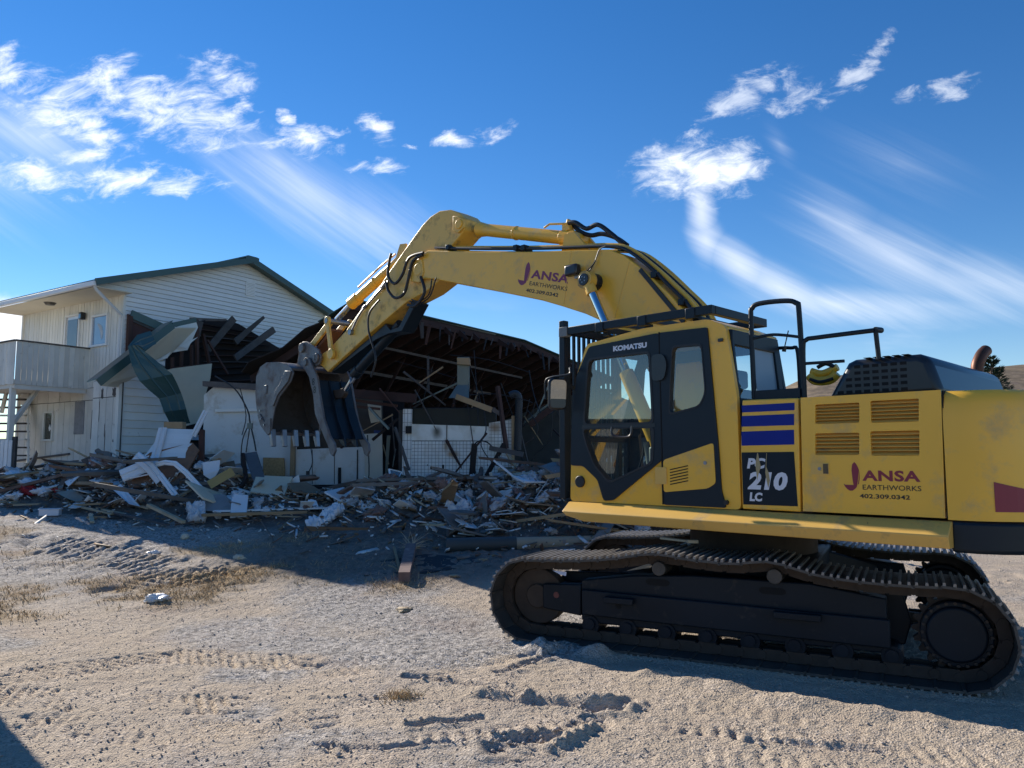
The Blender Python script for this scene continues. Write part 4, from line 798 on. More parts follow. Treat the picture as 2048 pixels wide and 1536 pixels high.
for k in range(10):
    x = rs.uniform(-3.6, 1.4); Y = rs.uniform(17.0, 18.6); a = Vector((x, Y, rs.uniform(2.8, 4.2))); e = a + Vector((rs.uniform(-0.8, 0.8), 0, -rs.uniform(0.8, 2.0)))
    wb(MB().tube(smooth_path([a, a.lerp(e, 0.4) + Vector((rs.uniform(-0.3, 0.3), 0, -0.2)), a.lerp(e, 0.75) + Vector((rs.uniform(-0.2, 0.2), 0, 0)), e], 4), 0.010, 5), 'hanging_wire', cable_m)
for pts, r in (([(430, 752, 17.0), (470, 778, 16.8), (495, 820, 16.7), (500, 845, 16.6), (508, 880, 16.6), (512, 902, 16.6)], 0.016), ([(500, 845, 16.6), (485, 880, 16.6), (483, 930, 16.6), (497, 940, 16.6)], 0.012), ([(500, 850, 16.6), (495, 885, 16.6), (492, 905, 16.6)], 0.012),
               ([(480, 776, 16.9), (492, 830, 16.9), (484, 870, 16.8)], 0.010), ([(990, 900, 16.4), (975, 885, 16.4), (958, 882, 16.4), (948, 890, 16.3)], 0.016), ([(968, 822, 17), (972, 860, 16.8), (962, 890, 16.7), (985, 925, 16.5), (1010, 935, 16.4)], 0.012),
               ([(948, 700, 17.8), (952, 760, 17.5), (957, 850, 17.1)], 0.010), ([(1058, 740, 18), (1068, 790, 17.8), (1085, 830, 17.4), (1110, 822, 17.4)], 0.012), ([(1055, 820, 17.2), (1075, 850, 17), (1073, 870, 17)], 0.010), ([(900, 710, 18.3), (980, 720, 18.3), (1060, 745, 18.5)], 0.010), ([(790, 722, 18.2), (850, 738, 18), (910, 756, 17.8)], 0.010),
               ([(940, 790, 17), (990, 788, 17), (1050, 800, 17), (1065, 806, 17)], 0.012), ([(622, 898, 17.6), (625, 925, 17.5), (617, 945, 17.5)], 0.012), ([(715, 900, 17.4), (714, 960, 17.4), (708, 990, 17.3)], 0.016), ([(735, 870, 17.4), (738, 950, 17.4), (728, 985, 17.3)], 0.014)):
    wb(MB().tube(smooth_path([at(*p) for p in pts], 4), r, 6), 'loose_cable', cable_m)
wb(MB().box(at(500, 852, 16.6), (0.10, 0.08, 0.12)), 'junction_box', galv)
# ------------------------------------------------------------------ excavator (local x forward, y to its left, z up)
EX = empty('excavator', (2.53, 8.21, 0.0), R(135))
tag(EX, 'yellow tracked excavator with raised boom and toothed bucket parked before the wreckage', 'excavator')
TURN = R(18)                                   # the tracks stand turned against the upper body

def track_path():
    """closed outline of the shoe plates' outer faces (t, z), clockwise seen from the left"""
    pts = []
    for k in range(0, 19):                     # idler, from the bottom forward and up
        a = -math.pi / 2 + math.pi * k / 18; pts.append((1.90 + 0.395 * math.cos(a), 0.43 + 0.395 * math.sin(a)))
    for p in smooth_path([(1.90, 0.825, 0), (1.45, 0.845, 0), (1.05, 0.885, 0), (0.62, 0.955, 0), (0.25, 0.925, 0), (-0.1, 0.915, 0), (-0.41, 0.945, 0), (-0.8, 0.86, 0), (-1.25, 0.825, 0), (-1.77, 0.83, 0)], 6)[1:]:
        pts.append((p.x, p.y))
    for k in range(1, 19):
        a = math.pi / 2 + math.pi * k / 18; pts.append((-1.77 + 0.40 * math.cos(a), 0.43 + 0.395 * math.sin(a)))
    return pts
PATH = track_path()
def walk(path, n):
    P = [Vector((p[0], p[1])) for p in path]; P.append(P[0])
    ln = [0]
    for i in range(len(P) - 1): ln.append(ln[-1] + (P[i + 1] - P[i]).length)
    out = []; T = ln[-1]
    for k in range(n):
        s = T * k / n; i = max(j for j in range(len(ln) - 1) if ln[j] <= s)
        q = P[i] + (P[i + 1] - P[i]) * ((s - ln[i]) / max(1e-9, ln[i + 1] - ln[i]))
        s2 = (s + 0.09) % T; j = max(j for j in range(len(ln) - 1) if ln[j] <= s2)
        q2 = P[j] + (P[j + 1] - P[j]) * ((s2 - ln[j]) / max(1e-9, ln[j + 1] - ln[j]))
        s1 = (s - 0.09) % T; j = max(j for j in range(len(ln) - 1) if ln[j] <= s1)
        q1 = P[j] + (P[j + 1] - P[j]) * ((s1 - ln[j]) / max(1e-9, ln[j + 1] - ln[j]))
        d = (q2 - q1).normalized(); out.append((q, d))
    return out, T
NSH = 52
SHOES, PERIM = walk(PATH, NSH)
shoe_b = MB()
pit = PERIM / NSH
shoe_b.box((0, 0, -0.012), (pit * 0.97, 0.72, 0.02))
shoe_b.box((-pit * 0.5, 0, -0.022), (pit * 0.12, 0.72, 0.016))
grous_b = MB()
for gx in (-0.36, 0.02, 0.36): grous_b.add([(gx * pit - 0.012, -0.36, -0.004), (gx * pit + 0.012, -0.36, -0.004), (gx * pit + 0.009, -0.36, 0.022), (gx * pit - 0.009, -0.36, 0.022),
    (gx * pit - 0.012, 0.36, -0.004), (gx * pit + 0.012, 0.36, -0.004), (gx * pit + 0.009, 0.36, 0.022), (gx * pit - 0.009, 0.36, 0.022)],
    [(0, 1, 2, 3), (7, 6, 5, 4), (0, 4, 5, 1), (1, 5, 6, 2), (2, 6, 7, 3), (3, 7, 4, 0)])
shoe0 = None
for side in (1, -1):
    yc = 1.19 * side
    ch = MB(); links, _ = walk(PATH, NSH)
    for q, d in links:
        nrm = Vector((d.y, -d.x))              # outward
        rot = Matrix(((d.x, 0, nrm.x), (0, 1, 0), (d.y, 0, nrm.y)))
        for yy in (-0.10, 0.10):
            c = Vector((q.x, yc + yy, q.y)) - Vector((nrm.x, 0, nrm.y)) * 0.075
            ch.box(c, (pit * 0.86, 0.05, 0.095), rot)
            c2 = c + Vector((d.x, 0, d.y)) * pit * 0.5
            ch.cyl(c2 + Vector((0, -0.034, 0)), c2 + Vector((0, 0.034, 0)), 0.04, seg=8)
    chain = ch.build('track_chain', rust_steel, EX); chain.rotation_euler = (0, 0, TURN)
    for q, d in SHOES:
        nrm = Vector((d.y, -d.x)); m4 = Matrix(((d.x, 0, nrm.x, q.x), (0, 1, 0, yc), (d.y, 0, nrm.y, q.y), (0, 0, 0, 1)))
        if shoe0 is None:
            nf = None
            for g_ in grous_b.bm.faces: g_.material_index = 1
            me_ = bpy.data.meshes.new('t'); grous_b.bm.to_mesh(me_); shoe_b.bm.from_mesh(me_); bpy.data.meshes.remove(me_)
            shoe0 = shoe_b.build('track_shoe', [steel_shoe, mat('polished_grouser', (0.26, 0.24, 0.22), 0.5, 0.35, var=0.35, vscale=12)], chain, smooth=False); shoe0.matrix_local = m4
        else: copy_part(shoe0, chain, m4)
    # side frame
    fr = MB()
    o_ = 1 if side > 0 else -1
    ya, yb = yc - (0.10 if side > 0 else 0.21), yc + (0.10 if side > 0 else 0.21)
    fr.prism([(1.42, 0.24), (1.42, 0.62), (0.9, 0.70), (0.3, 0.74), (-0.7, 0.74), (-1.28, 0.66), (-1.28, 0.22), (1.2, 0.22)], ya, yb)
    fr.prism([(1.40, 0.30), (1.40, 0.54), (-1.30, 0.50), (-1.30, 0.27)], yb if side > 0 else ya - 0.05, yb + 0.05 if side > 0 else ya)
    fr.prism([(1.83, 0.32), (1.83, 0.56), (1.42, 0.58), (1.42, 0.28)], yc - 0.12, yc + 0.115)
    fr.prism([(1.78, 0.25), (1.86, 0.45), (1.70, 0.66), (0.6, 0.70), (-0.4, 0.70), (-1.40, 0.68), (-1.46, 0.45), (-1.40, 0.25)], yc - 0.17 * o_ - 0.015, yc - 0.17 * o_ + 0.015)
    tf = fr.build('track_frame', frame_paint, EX, bevel=0.012); tf.rotation_euler = (0, 0, TURN)
    yo = yb + 0.05 if side > 0 else yb
    for t0, t1, z in ((0.86, 1.15, 0.50), (-0.40, -0.78, 0.50)) if side > 0 else ():
        MB().prism([(t0, z), (t1, z), (t1, z - 0.055), (t0, z - 0.055)], yo, yo + 0.07).build('step_plate', frame_paint, tf, bevel=0.006)
    if side > 0:
        for t, z, r in ((1.02, 0.42, 0.032),):
            MB().cyl((t, yo - 0.004, z), (t, yo + 0.002, z), r, seg=16).build('drain_hole', grating_dark, tf)
        for t in (0.62, -0.41):
            sl = [(t + 0.10 + 0.045 * math.sin(a), 0.655 + 0.03 * math.cos(a)) for a in [math.pi * k / 6 for k in range(7)]] + [(t - 0.04 - 0.045 * math.sin(a), 0.655 - 0.03 * math.cos(a)) for a in [math.pi * k / 6 for k in range(7)]]
            MB().prism(sl, yb - 0.004, yb + 0.003).build('frame_slot', grating_dark, tf)
        MB().cyl((1.68, yc + 0.113, 0.46), (1.68, yc + 0.119, 0.46), 0.03, seg=14).build('frame_bolt', mat('red_primer', (0.16, 0.05, 0.04), 0.7), tf)
        for k in range(16):
            pass
    for t in (0.62, -0.41):
        MB().cyl((t, yc - 0.10, 0.79), (t, yc + 0.17, 0.79), 0.066, seg=20).build('carrier_roller', steel_shoe, tf, bevel=0.006)
    for k in range(8):
        t = 1.32 - k * 0.375
        MB().cyl((t, yc - 0.17, 0.205), (t, yc + 0.12, 0.205), 0.085, seg=16).cyl((t, yc - 0.16, 0.215), (t, yc + 0.15, 0.215), 0.05, seg=12).build('track_roller', frame_paint, tf)
    idl = MB().cyl((1.90, yc - 0.07, 0.43), (1.90, yc + 0.07, 0.43), 0.275, seg=36).cyl((1.90, yc - 0.17, 0.43), (1.90, yc + 0.10, 0.43), 0.12, seg=20)
    idl.build('idler_wheel', rust_steel, tf, bevel=0.01)
    sp = MB(); n = 21; prof = []
    for k in range(n * 4):
        a = 2 * math.pi * k / (n * 4); r = 0.315 if k % 4 in (0, 1) else 0.272; prof.append((-1.77 + r * math.cos(a), 0.43 + r * math.sin(a)))
    sp.prism(prof, yc - 0.035, yc + 0.035)
    spo = sp.build('drive_sprocket', rust_steel, tf)
    ys = yc + 0.035 * side
    hub = MB().cyl((-1.77, yc - 0.20, 0.43), (-1.77, yc + 0.13, 0.43), 0.262, 0.255, seg=40).cyl((-1.77, yc + 0.128, 0.43), (-1.77, yc + 0.165, 0.43), 0.222, 0.205, seg=40)
    hub.build('final_drive', frame_paint, tf, bevel=0.01)
    if side > 0:
        for k in range(24):
            a = 2 * math.pi * k / 24; c = Vector((-1.77 + 0.240 * math.cos(a), 0, 0.43 + 0.240 * math.sin(a)))
            if k == 0:
                b0 = MB().cyl((0, 0, 0), (0, 0.022, 0), 0.0135, seg=6).build('hub_bolt', rust_steel, tf); b0.matrix_local = Matrix.Translation(c + Vector((0, yc + 0.13, 0)))
            else: copy_part(b0, tf, Matrix.Translation(c + Vector((0, yc + 0.13, 0))))
cb = MB().box((0.05, 0, 0.66), (1.5, 1.7, 0.42))
for sx in (1, -1):
    for sy in (1, -1): cb.beam((0.45 * sx, 0.5 * sy, 0.70), (1.0 * sx, 1.05 * sy, 0.50), 0.34, 0.34)
cbo = cb.build('car_body', frame_paint, EX, bevel=0.02); cbo.rotation_euler = (0, 0, TURN)
MB().cyl((0, 0, 0.82), (0, 0, 1.16), 0.64, seg=40).build('slewing_ring', rust_steel, EX)

# upper structure --------------------------------------------------------------
dk = MB().box((-0.40, 0, 1.25), (3.55, 2.44, 0.16))
dk.box((0.2, 0, 1.24), (3.1, 0.9, 0.22))
dk.build('revolving_deck', dark_paint, EX)
for s in (1, -1):
    sk = MB()
    sec = [(1.222, 1.352), (1.262, 1.347), (1.378, 1.250), (1.340, 1.158), (1.222, 1.158)]
    st = [(1.405, 0.0), (1.20, 1.0), (-2.255, 1.0)]
    rings = []
    for x, k in ((1.455, 0.0), (1.425, 0.35), (1.19, 1.0), (-0.5, 1.0), (-2.255, 1.0)):
        rg = []
        for j, (y, z) in enumerate(sec):
            if j in (3, 4): zz = z + (1 - k) * 0.072; yy = y
            else: zz = z; yy = y
            if j == 2: yy = y - 0.0 * (1 - k)
            rg.append((x, yy * s, zz))
        rings.append(rg)
    vs = [v for r in rings for v in r]; n = 5
    fs = [(i * n + k, i * n + (k + 1) % n, (i + 1) * n + (k + 1) % n, (i + 1) * n + k) for i in range(len(rings) - 1) for k in range(n)]
    fs += [tuple(range(n)), tuple(range((len(rings) - 1) * n, len(rings) * n))]
    sk.add(vs, fs); sk.build('deck_skirt', yellow_tan, EX, bevel=0.008)

# cab ---------------------------------------------------------------------------
CY0, CY1 = 0.22, 1.25
outline = round_poly([(1.445, 1.355), (1.415, 2.25), (1.345, 2.70), (1.20, 3.03), (0.47, 3.115), (-0.27, 3.115), (-0.45, 3.03), (-0.545, 2.38), (-0.555, 1.355)], 0.05)
up_win = round_poly([(1.165, 2.86), (0.385, 2.865), (0.355, 2.16), (1.235, 2.165)], 0.06)
lo_win = round_poly([(1.255, 2.125), (0.355, 2.115), (0.375, 1.77), (0.905, 1.565), (1.10, 1.742), (1.20, 1.95)], 0.05)
re_win = round_poly([(0.115, 2.89), (-0.205, 2.88), (-0.235, 2.42), (-0.17, 2.30), (0.165, 2.235), (0.15, 2.5)], 0.05)
cab = plate('cab', outline, [up_win, lo_win, re_win], 0.05, yellow, EX, CY1 - 0.005)
# roof, rear, front and far frames as one shell piece each
def cab_part(b, name, m, bev=0.012): return b.build(name, m, cab, bevel=bev)
rp = [(1.20, 3.03), (0.47, 3.115), (-0.27, 3.115), (-0.45, 3.03), (-0.45, 2.99), (1.20, 2.99)]
cab_part(MB().prism(rp, CY0, CY1 - 0.056), 'cab_roof', yellow)
plate('cab_far_side', outline, [up_win, round_poly([(1.25, 2.10), (0.36, 2.10), (0.36, 1.62), (1.2, 1.62)], 0.05), round_poly([(0.20, 2.88), (-0.36, 2.88), (-0.40, 2.1), (0.20, 2.1)], 0.06)], 0.05, dark_paint, cab, CY0 + 0.05)
cab_part(MB().box((0.44, (CY0 + CY1) / 2, 1.375), (1.95, CY1 - CY0 - 0.11, 0.05)), 'cab_floor', dark_paint, 0)
fb = MB()
for y in (CY0 + 0.075, CY1 - 0.085):
    fb.beam((1.405, y, 1.38), (1.385, y, 2.25), 0.05, 0.06).beam((1.385, y, 2.24), (1.16, y, 3.0), 0.05, 0.06)
fb.beam((1.39, CY0 + 0.1, 2.02), (1.39, CY1 - 0.11, 2.02), 0.05, 0.06).beam((1.18, CY0 + 0.1, 2.965), (1.18, CY1 - 0.11, 2.965), 0.06, 0.06).beam((1.41, CY0 + 0.1, 1.42), (1.41, CY1 - 0.11, 1.42), 0.05, 0.1)
cab_part(fb, 'front_frame', dark_paint, 0.006)
MB().slab([(1.385, CY0 + 0.1, 2.06), (1.385, CY1 - 0.11, 2.06), (1.19, CY1 - 0.11, 2.93), (1.19, CY0 + 0.1, 2.93)], 0.0).build('windshield', cab_glass, cab, smooth=False)
MB().slab([(1.40, CY0 + 0.1, 1.47), (1.40, CY1 - 0.11, 1.47), (1.39, CY1 - 0.11, 1.99), (1.39, CY0 + 0.1, 1.99)], 0.0).build('lower_windshield', cab_glass, cab, smooth=False)
# rear wall of the cab
rb = MB()
rb.box((-0.525, (CY0 + CY1) / 2, 1.87), (0.05, CY1 - CY0 - 0.11, 0.98))
rb.beam((-0.515, CY0 + 0.10, 2.36), (-0.45, CY0 + 0.10, 3.0), 0.09, 0.05).beam((-0.515, CY1 - 0.075, 2.36), (-0.45, CY1 - 0.075, 3.0), 0.04, 0.05)
rb.beam((-0.462, CY0 + 0.06, 2.93), (-0.462, CY1 - 0.06, 2.93), 0.05, 0.14)
rb.beam((-0.495, 0.80, 2.36), (-0.46, 0.80, 2.9), 0.022, 0.03)
cab_part(rb, 'rear_frame', dark_paint, 0.006)
MB().slab([(-0.512, CY0 + 0.12, 2.36), (-0.512, 0.785, 2.36), (-0.462, 0.785, 2.87), (-0.462, CY0 + 0.12, 2.87)], 0.006).build('rear_window', mat('frosted_film', (0.30, 0.34, 0.38), 0.35, var=0.05), cab, smooth=False)
MB().slab([(-0.512, 0.815, 2.36), (-0.512, CY1 - 0.10, 2.36), (-0.462, CY1 - 0.10, 2.87), (-0.462, 0.815, 2.87)], 0.0).build('rear_window', cab_glass, cab, smooth=False)
# dark door skin with the two windows, the rear quarter panel, the lower swoosh
yD = CY1 + 0.014
door = plate('cab_door', round_poly([(1.425, 1.735), (1.40, 2.25), (1.33, 2.70), (1.155, 2.995), (0.27, 3.045), (0.255, 1.80), (0.86, 1.385), (0.98, 1.375), (1.06, 1.59), (1.25, 1.73)], 0.035), [up_win, lo_win], 0.018, dark_paint, cab, yD)
door['label'] = 'dark door half with tall upper and slanting lower window'
plate('rear_quarter_panel', round_poly([(0.258, 3.045), (-0.27, 3.035), (-0.31, 2.5), (-0.352, 1.96), (-0.375, 1.52), (-0.415, 1.367), (0.243, 1.367)], 0.02), [re_win], 0.018, dark_paint, cab, yD)
plate('lower_hatch', round_poly([(0.241, 1.795), (-0.308, 1.955), (-0.322, 1.585), (-0.235, 1.535), (0.241, 1.487)], 0.03), [], 0.014, yellow, cab, yD + 0.005, bevel=0.003)
MB().prism([(0.262, 1.37), (0.248, 1.37), (0.262, 3.05), (0.272, 3.05)], yD - 0.03, yD + 0.001).build('door_seam', grating_dark, cab, smooth=False)
for nm, wl, dz in (('upper_window_pane', up_win, 0), ('lower_window_pane', lo_win, 0), ('quarter_window_pane', re_win, 0)):
    MB().add([(q[0], CY1 - 0.012, q[1]) for q in wl], [tuple(range(len(wl)))]).build(nm, cab_glass, cab, smooth=False)
def ring_of(loop, grow):
    c = Vector((sum(p[0] for p in loop) / len(loop), sum(p[1] for p in loop) / len(loop))); return [((p[0] - c.x) * grow + c.x, (p[1] - c.y) * grow + c.y) for p in loop]
for wl in (up_win, lo_win, re_win): plate('window_seal', ring_of(wl, 1.035), [ring_of(wl, 0.975)], 0.085, rubber, cab, yD + 0.005)
MB().prism([(1.25, 2.165), (0.33, 2.155), (0.33, 2.12), (1.26, 2.125)], CY1 - 0.02, yD + 0.004).build('window_rail', black_paint, cab)
plate('handle_boss', round_poly([(0.345, 2.83), (0.205, 2.83), (0.165, 2.72), (0.205, 2.57), (0.345, 2.57)], 0.05), [], 0.035, black_paint, cab, yD + 0.025, bevel=0.008)
MB().tube(smooth_path([(0.82, yD + 0.05, 2.13), (0.80, yD + 0.06, 2.045), (0.6, yD + 0.06, 2.03), (0.57, yD + 0.05, 2.13)]), 0.012).build('door_grip', black_paint, cab)
plate('air_hatch', round_poly([(0.33, 1.725), (0.20, 1.728), (0.20, 1.565), (0.33, 1.56)], 0.015), [], 0.012, yellow_tan, cab, yD + 0.014)
for k in range(6):
    zz = 1.60 + k * 0.028
    plate('vent_slot', [(0.165, zz - 0.042), (-0.035, zz - 0.002), (-0.035, zz + 0.008), (0.165, zz - 0.032)], [], 0.006, grating_dark, cab, yD + 0.007)
for cx, cz, r in ((-0.22, 1.77, 0.017), (-0.42, 1.415, 0.022)):
    MB().cyl((cx, CY1 - 0.01, cz), (cx, CY1 + 0.026, cz), r, seg=14).build('door_stop', bright_steel if r < 0.02 else rubber, cab)
MB().cyl((1.30, CY1 - 0.01, 1.565), (1.30, CY1 + 0.02, 1.565), 0.062, seg=28).build('door_latch', rubber, cab, bevel=0.006)
MB().box((-0.40, CY1 + 0.003, 2.90), (0.05, 0.02, 0.03)).build('clearance_lamp', black_paint, cab, bevel=0.004)
text('KOMATSU', 'maker_lettering', white_decal, cab, (0.83, 0.41, 2.912, 2.968), yD, bold=0.055)
# inside the cab
seat = MB().box((0.12, 0.72, 1.78), (0.52, 0.50, 0.14)).build('seat', seat_fabric, cab, bevel=0.04)
sb_ = MB().box((0, 0, 0.33), (0.13, 0.48, 0.66)).build('seat_back', seat_fabric, seat, bevel=0.05); sb_.location = (-0.16, 0.72, 1.84); sb_.rotation_euler = (0, R(-12), 0)
MB().box((-0.28, 0.72, 2.58), (0.09, 0.26, 0.18)).build('head_rest', seat_fabric, seat, bevel=0.03)
MB().box((0.1, 0.72, 1.56), (0.4, 0.4, 0.30)).build('seat_base', black_paint, seat)
for y in (0.40, 1.04):
    cs = MB().box((0.25, y, 1.78), (0.55, 0.13, 0.30)).build('control_console', grey_plastic, cab, bevel=0.02)
    MB().cyl((0.50, y, 1.93), (0.52, y, 2.08), 0.03, 0.022, seg=12).cyl((0.52, y, 2.08), (0.50, y, 2.2), 0.026, 0.03, seg=12).build('joystick', black_paint, cs)
for y in (0.62, 0.80):
    MB().cyl((0.98, y, 1.40), (0.78, y, 1.92), 0.012, seg=8).cyl((0.80, y, 1.86), (0.77, y, 1.98), 0.022, seg=10).build('travel_lever', black_paint, cab)
MB().cyl((0.66, 0.95, 1.98), (0.60, 0.95, 1.72), 0.03, 0.05, seg=14).build('lever_boot', grey_plastic, cab)
MB().box((1.05, 0.36, 2.12), (0.06, 0.2, 0.16)).build('monitor', black_paint, cab, bevel=0.01)
MB().tube([(0.30, 1.14, 2.86), (0.36, 1.13, 2.5), (0.30, 1.12, 2.2)], 0.012).build('seat_belt', mat('pale_belt', (0.35, 0.33, 0.28), 0.8), cab)
# guards over and before the cab
zt = 3.20
gd = MB()
for y in (1.24, 0.22): gd.beam((1.50, y, zt), (-0.33, y, zt), 0.07, 0.085)
for x in (1.46, -0.30): gd.beam((x, 0.25, zt + 0.0), (x, 1.21, zt), 0.07, 0.08)
guard = gd.build('roof_guard', dark_paint, EX, bevel=0.005)
for x in (1.1, 0.75, 0.40, 0.05):
    MB().beam((x, 0.26, zt), (x, 1.20, zt), 0.04, 0.06).build('guard_bar', dark_paint, guard)
for x in (1.0, 0.46, -0.1):
    MB().box((x, 1.245, zt - 0.012), (0.10, 0.085, 0.10)).build('guard_bracket', dark_paint, guard, bevel=0.004)
    MB().box((x, 1.15, 3.135), (0.06, 0.06, 0.06)).build('guard_foot', dark_paint, guard)
MB().box((1.505, 1.245, zt - 0.005), (0.115, 0.085, 0.105)).build('guard_corner', grey_plastic, guard, bevel=0.004)
fg = MB().beam((1.56, 1.205, 1.38), (1.56, 1.205, 3.33), 0.075, 0.075).beam((1.56, 0.24, 1.38), (1.56, 0.24, 3.28), 0.07, 0.07).beam((1.56, 0.26, 1.42), (1.56, 1.18, 1.42), 0.05, 0.06).beam((1.56, 0.26, 2.60), (1.56, 1.18, 2.60), 0.03, 0.04)
front_guard = fg.build('front_guard', dark_paint, EX, bevel=0.004)
g0 = None
for k in range(10):
    y = 0.33 + 0.088 * k
    if g0 is None: g0 = MB().beam((1.56, 0, 1.44), (1.56, 0, 3.18), 0.028, 0.028).build('guard_bar', dark_paint, front_guard); g0.matrix_local = Matrix.Translation((0, y, 0))
    else: copy_part(g0, front_guard, Matrix.Translation((0, y, 0)))
# mirror
mi = MB().tube(smooth_path([(1.45, 1.24, 2.77), (1.32, 1.38, 2.77), (1.30, 1.42, 2.70), (1.50, 1.46, 2.68), (1.60, 1.46, 2.64), (1.60, 1.46, 2.45)]), 0.014).build('mirror_arm', dark_paint, EX)
mh = MB().prism(round_poly([(0.105, -0.17), (0.105, 0.17), (-0.105, 0.17), (-0.105, -0.17)], 0.06, 5), -0.03, 0.03).build('mirror_head', black_paint, mi, bevel=0.02)
mh.location = (1.47, 1.42, 2.50); mh.rotation_euler = (0, 0, R(62))
ml = MB().prism(round_poly([(0.088, -0.15), (0.088, 0.15), (-0.088, 0.15), (-0.088, -0.15)], 0.05, 5), 0.0, 0.004).build('mirror_glass', mat('mirror_silver', (0.36, 0.38, 0.36), 0.05, 1.0, var=0.0), mi)
ml.location = (1.47 - 0.028, 1.42 + 0.015, 2.50); ml.rotation_euler = (R(-6), 0, R(62))

# pump door with the stripes and model plate -----------------------------------------
pd = MB().prism([(-0.572, 1.365), (-0.572, 1.9), (-0.60, 2.335), (-1.118, 2.325), (-1.105, 1.365)], 0.60, CY1 + 0.005).build('pump_door', yellow, EX, bevel=0.012)
yP = CY1 + 0.005
plate('blue_stripe', [(-0.600, 2.222), (-0.595, 2.285), (-1.088, 2.285), (-1.085, 2.222)], [], 0.003, blue_decal, pd, yP + 0.003)
plate('blue_stripe', [(-0.590, 2.095), (-0.595, 2.19), (-1.080, 2.19), (-1.078, 2.095)], [], 0.003, blue_decal, pd, yP + 0.003)
plate('blue_stripe', [(-0.585, 1.925), (-0.588, 2.050), (-1.075, 2.055), (-1.073, 1.93)], [], 0.003, blue_decal, pd, yP + 0.003)
plate('model_panel', [(-0.585, 1.405), (-0.583, 1.865), (-1.068, 1.868), (-1.085, 1.41)], [], 0.003, black_decal, pd, yP + 0.003)
text('PC', 'model_lettering', white_decal, pd, (-0.632, -0.81, 1.722, 1.815), yP + 0.003, bold=0.05, shear=0.18)
text('210', 'model_lettering', white_decal, pd, (-0.632, -1.005, 1.538, 1.695), yP + 0.003, bold=0.05, shear=0.18)
text('LC', 'model_lettering', white_decal, pd, (-0.648, -0.772, 1.437, 1.515), yP + 0.003, bold=0.05, shear=0.12)
for pts in ([(-0.735, 1.86), (-0.742, 1.86), (-0.752, 1.80), (-0.765, 1.74), (-0.735, 1.66), (-0.728, 1.62), (-0.722, 1.68), (-0.715, 1.76)], [(-0.822, 1.86), (-0.826, 1.86), (-0.815, 1.74), (-0.835, 1.69), (-0.845, 1.62), (-0.828, 1.56), (-0.815, 1.62), (-0.805, 1.69)]):
    plate('peeled_strip', pts, [], 0.002, mat('peeled_backing', (0.36, 0.29, 0.15), 0.6), pd, yP + 0.007)
# engine door -------------------------------------------------------------------------
ed_out = [(-1.128, 1.372), (-1.142, 2.325), (-2.225, 2.325), (-2.208, 1.372)]
lou = [[(-1.266, 2.260), (-1.626, 2.260), (-1.619, 2.098), (-1.260, 2.098)], [(-1.711, 2.268), (-2.069, 2.268), (-2.061, 2.094), (-1.711, 2.094)],
       [(-1.257, 2.020), (-1.615, 2.018), (-1.608, 1.840), (-1.250, 1.840)], [(-1.701, 2.026), (-2.062, 2.026), (-2.053, 1.835), (-1.701, 1.835)]]
ed = plate('engine_door', ed_out, [round_poly(l, 0.012) for l in lou], 0.04, yellow, EX, yP)
MB().box((-1.66, 0.9, 1.85), (1.04, 0.55, 0.9)).build('engine_bay', grating_dark, ed, smooth=False)
for k, l in enumerate(lou):
    z0, z1 = l[2][1], l[0][1]; n = 6; x0, x1 = l[0][0] + 0.004, l[1][0] - 0.004
    for j in range(n):
        zc = z0 + (z1 - z0) * (j + 0.5) / n; h = (z1 - z0) / n
        MB().add([(x0, yP - 0.002, zc - h * 0.28), (x1, yP - 0.002, zc - h * 0.28), (x1, yP - 0.04, zc + h * 0.46), (x0, yP - 0.04, zc + h * 0.46),
                  (x0, yP - 0.006, zc - h * 0.42), (x1, yP - 0.006, zc - h * 0.42), (x1, yP - 0.044, zc + h * 0.30), (x0, yP - 0.044, zc + h * 0.30)],
                 [(0, 1, 2, 3), (7, 6, 5, 4), (0, 4, 5, 1), (1, 5, 6, 2), (2, 6, 7, 3), (3, 7, 4, 0)]).build('louvre_slat', yellow_tan, ed, smooth=False)
lk = plate('door_lock', round_poly([(-1.212, 1.775), (-1.362, 1.775), (-1.362, 1.680), (-1.212, 1.680)], 0.012), [], 0.008, yellow_tan, ed, yP + 0.006)
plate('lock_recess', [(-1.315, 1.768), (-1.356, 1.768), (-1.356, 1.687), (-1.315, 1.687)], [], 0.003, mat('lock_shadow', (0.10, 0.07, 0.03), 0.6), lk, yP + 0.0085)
MB().cyl((-1.285, yP, 1.727), (-1.285, yP + 0.012, 1.727), 0.014, seg=16).build('lock_barrel', bright_steel, lk)

